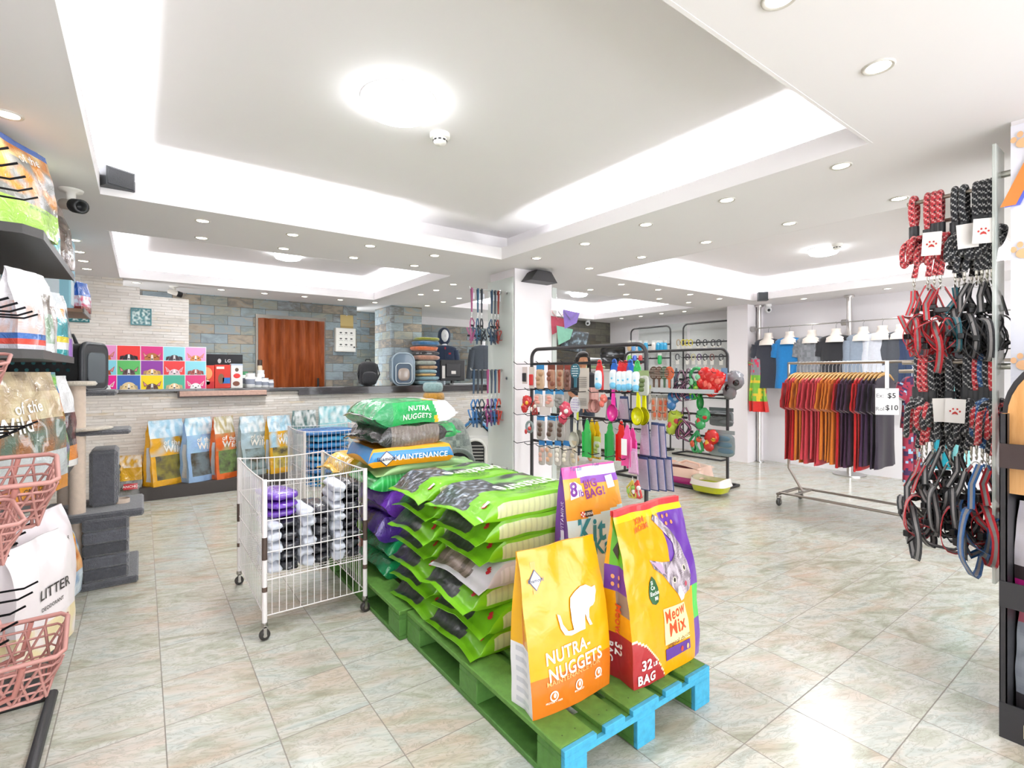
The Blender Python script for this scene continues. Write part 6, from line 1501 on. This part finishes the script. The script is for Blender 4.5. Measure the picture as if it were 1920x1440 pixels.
# second unit further back
t = T('shelf_unit', 'wooden wall shelf unit farther back, above the cat tree', 'shelf unit', (0, 0, 0))
m = MB('#8a6a54'); m.box(-.84, 4.75, 1.79, -.34, 5.32, 1.815); m.box(-.84, 4.75, 1.2, -.4, 5.32, 1.225); m.box(-.84, 4.75, .6, -.4, 5.32, .625); m.build('shelf', 'wood_paint', t)
m = MB('#8c8784'); m.box(-.345, 4.75, 1.785, -.335, 5.32, 1.82); m.build('shelf_lip', 'painted', t)
m = MB('#b9b6b2'); m.box(-.88, 4.75, 0, -.84, 5.32, 2.1); m.box(-.84, 4.75, 0, -.8, 4.78, 1.8); m.box(-.84, 5.29, 0, -.8, 5.32, 1.8); m.build('back_panel', 'painted', t)
for i, (l, h) in enumerate((('pale blue storage box on the wooden shelf, lower one', .27), ('pale blue storage box stacked on the lower one', .26))):
    t = T('storage_box', l, 'box', (-.60, 5.0, 1.816+i*.272), 0, 'pale blue boxes on the wooden shelf')
    MB('#8fc4d4').box(-.18, -.16, 0, .18, .16, h, .008).build('box_body', 'matte_plastic', t)
    m = MB('#dfeaf0'); m.box(.18, -.12, .04, .182, .12, h-.05); m.box(-.12, -.162, .05, .12, -.16, h-.06); m.build('box_print', 'card', t)
sbag('small blue and white pouch at the edge of the wooden shelf', 5.14, 1.816, .14, .24, .06, [(.2, '#8a3a34'), (.55, ('#dce6f0', '#c84a6a')), (1, '#2a5fb4')], -.35, 21, grp='pouches on the wooden shelf')
# ---- cat tree
t = T('cat_tree', 'beige and dark grey plush cat tree beside the left shelves', 'cat tree', (-.30, 4.22, 0))
GY, BE = '#55565c', '#d8c4b2'
m = MB(GY); m.box(-.22, -.16, .001, .28, .42, .045, .01); m.build('base', 'plush', t)
for (x, y, z0, z1, r) in ((-.03, -.04, .045, 1.27, .042), (.19, .12, .3, .5, .042), (-.12, .3, .045, 1.22, .04)):
    m = MB(BE); n = int((z1-z0)/.012); m.lathe([(r+(.0012 if i % 2 else 0), z0+(z1-z0)*i/n) for i in range(n+1)], 18, (x, y, 0)); m.build('post', 'fabric', t)
m = MB('#e2d6c4'); m.lathe([(.001, 1.27), (.09, 1.272), (.1, 1.285), (.09, 1.3), (.001, 1.302)], 24, (-.03, -.04, 0)); m.build('top_perch', 'plush', t)
def deck(x, y, w, d, z, h=.035, top=GY, rz=0):
    m = MB(GY, tr(x, y, 0) @ rot(0, 0, rz)); m.box(-w/2, -d/2, z-h, w/2, d/2, z, .012); m.build('platform', 'plush', t)
deck(-.05, .3, .42, .36, 1.235); deck(.06, .06, .36, .3, .985, .03); deck(.05, .12, .52, .5, .47, .05)
m = MB('#e2d6c4'); m.lathe([(.001, .986), (.14, .987), (.15, .995), (.14, 1.005), (.001, 1.008)], 24, (0, 0.02, 0)); m.build('round_mat', 'plush', t)
m = MB('#46474c'); m = MB('#5a5b62'); m.box(.02, .05, .471, .17, .36, .84, .02); m.build('cat_house', 'plush', t)
m = MB('#17181a'); m.prism([(.05+.13+x_, z_) for x_, z_ in arc(0, .6, .0, 0, 180, 4)][:0]+[(y_+.2, z_) for y_, z_ in [(-.08, .52), (.08, .52)]+arc(0, .64, .08, 0, 180, 10)], .1705, .173, 'x'); m.build('house_opening', 'fabric', t)
m = MB('#2e2f34')
for k in range(5):
    m.C(('#4c4d54', '#5f6068', '#45464c', '#5d5e66', '#4e4f56')[k]); m.box(.0, -.15, .046+.078*k, .23, .06, .046+.078*k+.076, .012)
m.build('plush_steps', 'plush', t)
# ---- carrier
t = T('pet_carrier', 'black soft pet carrier with a mesh end window on the cat tree', 'pet carrier', (-.45, 4.53, 1.236), math.radians(-21.5))
pr = rounded(.30, .31, .06, 6)
m = MB('#0d0e10'); m.prism(pr, -.22, .2, 'x', True); m.build('case', 'fabric', t)
m = MB('#303236'); m.tube([(.2, y_, z_) for y_, z_ in pr], .016, 8, True); m.tube([(-.22, y_, z_) for y_, z_ in pr], .014, 8, True); m.build('rim', 'matte_plastic', t)
m = MB('#1e1f22'); m.prism([(y_*.95, z_*.95+.008) for y_, z_ in pr], .195, .212, 'x'); ep = m.build('end_panel', 'matte_plastic', t)
m = MB('#5f6469'); m.prism([(y_*.72, z_*.66+.05) for y_, z_ in pr], .2125, .218, 'x'); m.build('mesh_window', 'lacquer', ep)
m = MB('#5a9aa0')
for i in range(6):
    for k in range(3): m.cyl((-.17+.055*i+.02*(k % 2), -.152, .09+.045*k), .011, .003, 12, 'y')
m.build('vent_hole', 'metal', t)
m = MB('#26272a'); m.tube([(-.1, 0, .31), (-.08, 0, .37), (.08, 0, .37), (.1, 0, .31)], .012, 8); m.build('handle', 'fabric', t)
# ---- pink lattice baskets on a tube rack at the very front left
t = T('display_rack', 'black tube rack at the left edge of view holding pink baskets', 'display rack', (-.62, 1.5, 0), PI/2)
m = MB('#2d2d30'); m.tube([(a, 0, b+.02) for a, b in rrect(1.28, 2.12, .09)], .017, 10); m.build('frame', 'matte_plastic', t)
m = MB('#2d2d30'); m.tube([(0, .2, .02), (0, -.32, .02), (1.31, -.32, .02), (1.31, .2, .02)], .02, 10, True); m.build('base', 'matte_plastic', t)
for z in (2.03, 1.57, 1.15, .78, .52):
    m = MB('#2c2a2c'); m.box(0, -.008, z-.012, 1.28, .008, z+.012); m.build('crossbar', 'matte_plastic', t)
    for a in (.66, .80, .94, 1.08, 1.2):
        m = MB('#232325'); m.tube([(a, 0, z), (a, -.25, z-.006), (a, -.29, z+.012)], .004, 6); m.build('hook', 'metal', t)
def basket(x, y, z, rz, label, s=1.0, tilt=0.0):
    t = T('pink_basket', label, 'basket', (x, y, z), group='pink lattice baskets on the left rack', re=(tilt, 0, rz)); c = '#bd8880'
    L0, L1, w0, w1, h = .20*s, .15*s, .13*s, .09*s, .17*s
    def P(a, b, v): return ((L1+(L0-L1)*v)*a, (w1+(w0-w1)*v)*b, h*(v-1))
    ring = lambda v: [P(a, b, v) for a, b in ((-1, -.8), (-.9, -1), (.9, -1), (1, -.8), (1, .8), (.9, 1), (-.9, 1), (-1, .8))]
    m = MB(c); m.tube(ring(1), .008*s, 6, True); m.tube(ring(.8), .0045*s, 5, True); m.tube(ring(0), .006*s, 6, True); m.build('rim', 'matte_plastic', t)
    m = MB(c)
    for v in (.2, .4, .6): m.tube(ring(v), .0046*s, 4, True)
    for sd in range(4):
        n = 7 if sd % 2 == 0 else 4
        for i in range(n):
            u0, u1 = -1+2*i/n, -1+2*(i+1)/n; g = (lambda u, v, sd=sd: P(u, -1, v) if sd == 0 else P(1, u, v) if sd == 1 else P(-u, 1, v) if sd == 2 else P(-1, -u, v))
            m.tube([g(u0, .0), g(u1, .8)], .0048*s, 4); m.tube([g(u1, .0), g(u0, .8)], .0048*s, 4); m.tube([g(u0, .8), g(u0, 1)], .003*s, 4)
    for i in range(6): m.tube([P(-.9+.36*i, -1, 0), P(-.9+.36*i, 1, 0)], .0048*s, 4)
    m.build('lattice', 'matte_plastic', t)
    for sy in (-1, 1):
        m = MB(mixc(c, '#b86a60', .4)); m.tube([P(-.5, sy*1.02, .95), P(-.45, sy*1.08, .3), P(0, sy*1.12, .15), P(.45, sy*1.08, .3), P(.5, sy*1.02, .95)], .009*s, 6); m.build('handle', 'matte_plastic', t)
basket(-.52, 2.42, 1.40, .1, 'pink lattice basket hanging highest at the left edge', .75, .2)
basket(-.44, 2.36, 1.02, .12, 'pink lattice basket at the middle height of the left edge', 1.0, .25)
basket(-.46, 2.1, .93, .3, 'pink lattice basket just below the middle one, nearer', .8, .2)
basket(-.42, 2.40, .42, .05, 'pink lattice basket hanging lowest, just above the black tube base', 1.0, .2)
basket(-.50, 2.02, .66, .3, 'pink lattice basket under the litter bags, at the edge', .8, .2)
# ================================================================ NEAR RIGHT COLUMN
t = T('acrylic_panel', 'tall narrow translucent panel edge beside the banner, carrying steel bars', 'panel', (2.87, .5, 0))
MB('#cfd2c6').box(0, 0, .47, .15, .013, 2.31, .002).build('sheet', 'acrylic', t)
m = MB('#b8b8b0')
for z in (.56, 1.38, 2.2): m.cyl((.1, -.035, z), .014, .05, 14, 'y')
m.build('standoff', 'metal', t)
def sbar(X, z, ln, label):
    m = MB('#a39a90'); m.tube([(0, 0, 0), (0, ln, 0)], .0095, 10); m.cyl((0, 0, 0), .02, .006, 16, 'y')
    tag(m.build('steel_bar', 'metal'), label, 'hook bar', 'steel bars on the near panel', (X, .514, z))
sbar(2.95, 2.155, .31, 'front upper steel bar carrying red and black rope leads')
sbar(3.01, 2.06, .22, 'rear upper steel bar behind the rope leads')
sbar(2.95, 1.40, .33, 'front lower steel bar carrying rope leads')
sbar(3.01, 1.36, .36, 'rear lower steel bar behind the rope leads')
PAL = {'red': ('#c0303a', '#e0a8a4', '#3a2228'), 'black': ('#1e2026', '#a9a8a8', '#1e2026'), 'blue': ('#1f4f86', '#8fa6bc', '#1a3a60')}
def braid(c):
    a, b, d = (hx(q) for q in PAL[c])
    def fn(i, k):
        q = (i+(k if k < 5 else 10-k)*1) % 4
        return b if q == 0 else (d if q == 2 and k % 3 == 0 else a)
    return fn
def dens(pts, step=.006):
    P = [Vector(p) for p in pts]; out = []
    # Catmull-Rom through the points
    Q = [P[0]]+P+[P[-1]]
    for i in range(1, len(Q)-2):
        n = max(2, int((Q[i+1]-Q[i]).length/step))
        for k in range(n):
            t_ = k/n; a, b, c, d = Q[i-1], Q[i], Q[i+1], Q[i+2]
            out.append(.5*((2*b)+(c-a)*t_+(2*a-5*b+4*c-d)*t_*t_+(3*b-3*c+d-a)*t_**3))
    out.append(Q[-2]); return [tuple(p) for p in out]
def rope_lead(x, y, z, col, seed, label, L=.38, tagc=None, grp=None, r=.0115):
    t = T('rope_lead', label, 'lead', (x, y, z), RND.uniform(-.25, .25)*(tagc is None), grp); q = random.Random(seed); cf = braid(col)
    hl = .135+q.uniform(-.015, .015); m = MB()
    m.tube(dens([(-.002, .0, -hl), (-.022, 0, -hl*.55), (-.022, 0, -.012), (-.008, 0, .022), (.012, 0, .022), (.024, 0, -.012), (.022, 0, -hl*.55), (.004, 0, -hl)]), r*1.05, 10, cfn=cf)
    z0 = -hl-.04; lb = L-.19-hl+.03; pts = [(0, 0, z0)]
    nl = 3
    for k in range(nl):
        w = .035+q.uniform(-.01, .012); dy = .022*(k-1)+q.uniform(-.01, .01)
        pts += [(-w, dy, z0-.02-.01*k), (-w*.8, dy+.01, z0-lb*(.7+.15*k)), (0, dy+.012, z0-lb*(.85+.12*k)), (w*.8, dy, z0-lb*.6), (w, dy-.01, z0-.015-.012*k), (0, dy-.012, z0-.005)]
    pts += [(.0, -.02, z0-lb*.5), (q.uniform(-.01, .01), -.01, z0-lb), (0, 0, -L+.045)]
    m.tube(dens(pts), r, 10, cfn=cf)
    m.tube(dens([(-.035, -.012, z0-.045), (0, -.03, z0-.05), (.038, -.01, z0-.048), (.0, .035, z0-.046), (-.035, -.012, z0-.045)]), r, 10, cfn=cf)
    m.build('rope', 'fabric', t)
    m = MB('#26272a'); m.tube([(0, 0, -hl+.012), (0, 0, -hl-.045)], r*1.75, 12); m.build('sleeve', 'matte_plastic', t)
    m = MB('#d6d2c8'); m.tube([(0, 0, -L+.05), (0, 0, -L+.028)], .006, 8); m.tube([(x_, 0, z_) for x_, z_ in ell(0, -L+.018, .009, .011, 12)], .003, 6, True); m.tube([(.002, 0, -L+.008), (.008, 0, -L-.006), (.0, 0, -L-.018), (-.008, 0, -L-.006)], .003, 6); m.build('snap_hook', 'metal', t)
    if tagc is not None:
        M = tr(tagc*.02, .0, 0) @ rot(0, .06*math.sin(seed), RND.uniform(-.3, .3)+.45)
        # cards hang on the side towards the shop floor (-x)
        M = tr(-.078, -.045, 0) @ rot(0, .06*math.sin(seed), -PI/2+.25+.15*math.sin(seed*3))
        m = MB('#e4e0dc', M); m.box(-.034, -.001, -hl-.125, .034, .001, -hl-.02); st = m.build('swing_tag', 'card', t)
        m = MB('#b8322c', M); f = lambda a, b: (a, -.0025, b); zc = -hl-.078
        if tagc >= 0:
            m.plate([(x_, zc-.006+z_) for x_, z_ in [(-.011, -.005), (-.008, .004), (0, .01), (.008, .004), (.011, -.005), (.0, -.001)]], f)
            for dx, dz in ((-.016, .004), (-.007, .014), (.007, .014), (.016, .004)): m.plate(ell(dx, zc+dz, .0035, .0045, 8), f)
            m.build('paw_emblem', 'card', st)
    return t
def big_harness(x, y, z, c, seed, s, label, grp, rz=None):
    t = T('dog_harness', label, 'harness', (x, y, z), (-.6+.5*math.sin(seed*2.3)) if rz is None else rz, grp)
    harness(t, {'red': '#c4202c', 'black': '#232428', 'blue': '#1c5a98', 'teal': '#1f6a78'}[c], '#8f8c8c', s, seed, .022); return t
def yat(px, X=2.95): return onx(px, X)[1]
G1 = 'rope leads on the upper bars'; G2 = 'harnesses under the upper bars'; G3 = 'rope leads on the lower bars'; G4 = 'harnesses under the lower bars'
up = [(1714, 'red', 2.95, 1, None), (1740, 'red', 2.95, 2, 1), (1752, 'red', 2.95, 3, None), (1763, 'red', 2.95, 4, None), (1791, 'black', 2.95, 5, -1), (1808, 'black', 2.95, 6, None), (1831, 'black', 2.95, 7, 1), (1841, 'black', 2.95, 8, None), (1851, 'black', 2.95, 9, None), (1860, 'black', 2.95, 10, None),
      (1798, 'black', 3.01, 11, None), (1822, 'black', 3.01, 12, None), (1838, 'black', 3.01, 13, None)]
for i, (px, c, X, sd, tg) in enumerate(up):
    y = max(.525, yat(px, X)); z = (2.155 if X < 3 else 2.06)
    rope_lead(X, y, z, c, sd, '%s braided rope lead, %s from the left on the %s upper bar' % (c, ORD[i if X < 3 else i-10], 'front' if X < 3 else 'rear'), .40 if X < 3 else .32, tg, G1)
for i, (px, c, X, s_, dz) in enumerate(((1714, 'red', 2.95, .92, 0), (1740, 'red', 2.95, 1.0, .02), (1752, 'red', 2.97, 1.12, 0), (1766, 'red', 2.93, 1.0, .0), (1791, 'teal', 2.98, .9, 0), (1803, 'black', 3.0, .95, .0), (1817, 'black', 2.96, 1.0, .01), (1831, 'black', 2.94, 1.1, 0), (1846, 'black', 2.96, 1.05, .01), (1858, 'black', 2.97, 1.05, 0))):
    y = max(.53, yat(px, X)); big_harness(X, y, 2.155-.415+dz, c, i*1.37+.6, s_, '%s harness with grey reflective stripe, %s from the left in the upper row' % (c, ORD[i]), G2)
lo = [(1720, 'black', 2.95, 21, None), (1728, 'red', 2.95, 22, None), (1737, 'red', 2.95, 23, None), (1748, 'black', 2.95, 24, -1), (1763, 'black', 3.01, 25, None), (1781, 'black', 2.95, 26, 1), (1800, 'black', 3.01, 27, None), (1812, 'black', 2.95, 28, None), (1821, 'black', 2.95, 29, None), (1831, 'red', 2.95, 30, None), (1842, 'blue', 2.95, 31, None), (1852, 'black', 2.95, 32, None), (1861, 'red', 2.95, 33, None)]
for i, (px, c, X, sd, tg) in enumerate(lo):
    y = max(.525, yat(px, X)); z = 1.40 if X < 3 else 1.36
    rope_lead(X, y, z, c, sd, '%s braided rope lead, %s from the left on the lower bars' % (c, ORD[i]), .43+.02*math.sin(sd), tg, G3)
for i, (px, c, X, s_, dz) in enumerate(((1718, 'black', 2.94, 1.15, -.06), (1729, 'red', 2.95, 1.05, 0), (1738, 'red', 2.93, 1.0, -.02), (1752, 'black', 2.96, 1.1, .04), (1768, 'black', 2.96, 1.1, .06), (1781, 'black', 2.95, 1.15, -.01), (1797, 'black', 2.98, 1.05, .03), (1812, 'black', 2.95, 1.1, -.03), (1829, 'red', 2.96, 1.2, .0), (1843, 'blue', 2.93, 1.4, .01), (1858, 'red', 2.96, 1.2, .0))):
    y = max(.53, yat(px, X)); big_harness(X, y, 1.40-.455+dz, c, i*1.91+3.3, s_, '%s harness with grey reflective stripe, %s from the left in the lower row' % (c, ORD[i]), G4)
# banner on the column
t = T('banner', 'pale blue banner with orange paw prints and a letter A on the near column', 'banner', (2.893, .46, 0))
m = MB(); m.grid(lambda u, v: (-.002*math.sin(u*9), -.84*u, .05+2.32*v), 20, 30, lambda u, v: mixc('#d3dcec', '#eceaf4', v)); m.grid(lambda u, v: (.004-.002*math.sin(u*9), -.84*(1-u), .05+2.32*v), 20, 30, lambda u, v: '#eeeeee'); m.build('sheet', 'print_film', t)
m = MB()
def bpaw(px, py, s):
    X, Y, f = onx(px, 2.888); z = zz(py, f); g = lambda a, b: (-.006, (Y-.46)-a, z+b)
    m.plate([(s*x_, s*z_) for x_, z_ in ell(0, -.012, .032, .026, 16)], g, None, '#eebb8a')
    for dx, dz in ((-.04, .012), (-.016, .034), (.016, .034), (.04, .012)): m.plate([(s*(dx+x_), s*(dz+z_)) for x_, z_ in ell(0, 0, .012, .016, 10)], g, None, '#eebb8a')
bpaw(1921, 262, .8); bpaw(1921, 470, .8); bpaw(1921, 680, .8)
X, Y, f = onx(1953, 2.888); z = zz(325, f); g = lambda a, b: (-.007, (Y-.46)-a, z+b)
m.text('A', .33, lambda a, b: (-.0075, (Y-.46)-a-.012, z+b-.004), '#5a6ad8', .02); m.text('A', .33, lambda a, b: (-.0095, (Y-.46)-a, z+b), '#ee8a3c', .02)
g = lambda a, b: (-.007, (Y-.46)-a, zz(410, f)+b); m.plate([(.018*math.cos(k*PI/4)*(1 if k % 2 == 0 else .4), .018*math.sin(k*PI/4)*(1 if k % 2 == 0 else .4)) for k in range(8)], g, None, '#e8b83a'); m.build('printing', 'print_film', t)
# display stand
t = T('display_stand', 'arched black and wood cardboard stand with bags at the right edge', 'display stand', (2.575, -.12, 0)); Wd = .56; Dp = .30
m = MB('#2a292c')
for y in (0, Wd-.02): m.box(0, y, 0, .012, y+.02, 1.2); m.box(0, y, 0, Dp, y+.003, 1.2); m.box(0, y+.017, 0, Dp, y+.02, 1.2)
m.build('side_edge', 'painted', t)
m = MB('#d99a58')
for y in (.0035, Wd-.0165): m.box(.012, y, .0, Dp, y+.013, 1.2)
m.build('side_panel', 'light_ply', t)
hd = [(0, .9)]+[(Wd/2-Wd/2*math.cos(a), 1.2+.26*math.sin(a)) for a in [PI*i/20 for i in range(21)]]+[(Wd, .9)]
MB('#2a292c').prism(hd, .05, .062, 'x').build('header_back', 'painted', t)
MB('#d99a58').prism([(Wd/2+(y_-Wd/2)*.95, .9+(z_-.9)*.965) for y_, z_ in hd], .046, .0498, 'x').build('header_board', 'light_ply', t)
MB('#1f1e20').box(Dp-.01, 0, 0, Dp, Wd, 1.2).build('back_board', 'painted', t)
for z0, z1 in ((.0, .13), (.485, .58), (1.0, 1.09)):
    m = MB('#2c2b2e'); m.box(-.004, .0, z0, .004, Wd, z1); m.box(0, 0, z0, Dp, Wd, z0+.012); m.build('tray', 'painted', t)
m = MB('#e8e4e0'); m.text('PRO', .07, lambda a, b: (-.006, Wd/2+.15-a, .05+b), '#e0cfa8', .01); m.text('PLAN', .07, lambda a, b: (-.006, Wd/2-.07-a, .05+b), '#e0cfa8', .01); m.build('lettering', 'card', t)
m = MB('#3a2c2a'); m.box(-.0045, Wd-.2, 1.0, -.0044, Wd, 1.09); m.build('tray_stripe', 'card', t)
sb = [('dark bag with magenta band and white top on the middle shelf of the stand', .24, .498, .36, [(.12, '#2a2226'), (.2, '#d02a8c'), (.35, '#3a2e30'), (1, ('#e6dfe8', '#d8d0d4'))]), ('magenta-topped bag beside it on the middle shelf of the stand', .02, .498, .34, [(.3, '#2a2226'), (.8, ('#e6dfe8', '#c8a8c0')), (1, '#c8287c')]),
      ('grey bag with red and orange foot on the lower shelf of the stand', .24, .014, .42, [(.12, '#e06a28'), (.3, '#3c383a'), (.9, ('#8a8f98', '#a9aeb6')), (1, '#b05a6a')]), ('dark grey bag beside it on the lower shelf of the stand', .02, .014, .4, [(.3, '#3c383a'), (1, ('#7a7f88', '#a9aeb6'))])]
for i, (l, y, z, h, cl) in enumerate(sb):
    sbag(l, y+.05, z, .24, h, .1, cl, 2.78, 30+i, (), -PI/2, 'print_film', 0, 'bags on the cardboard stand')
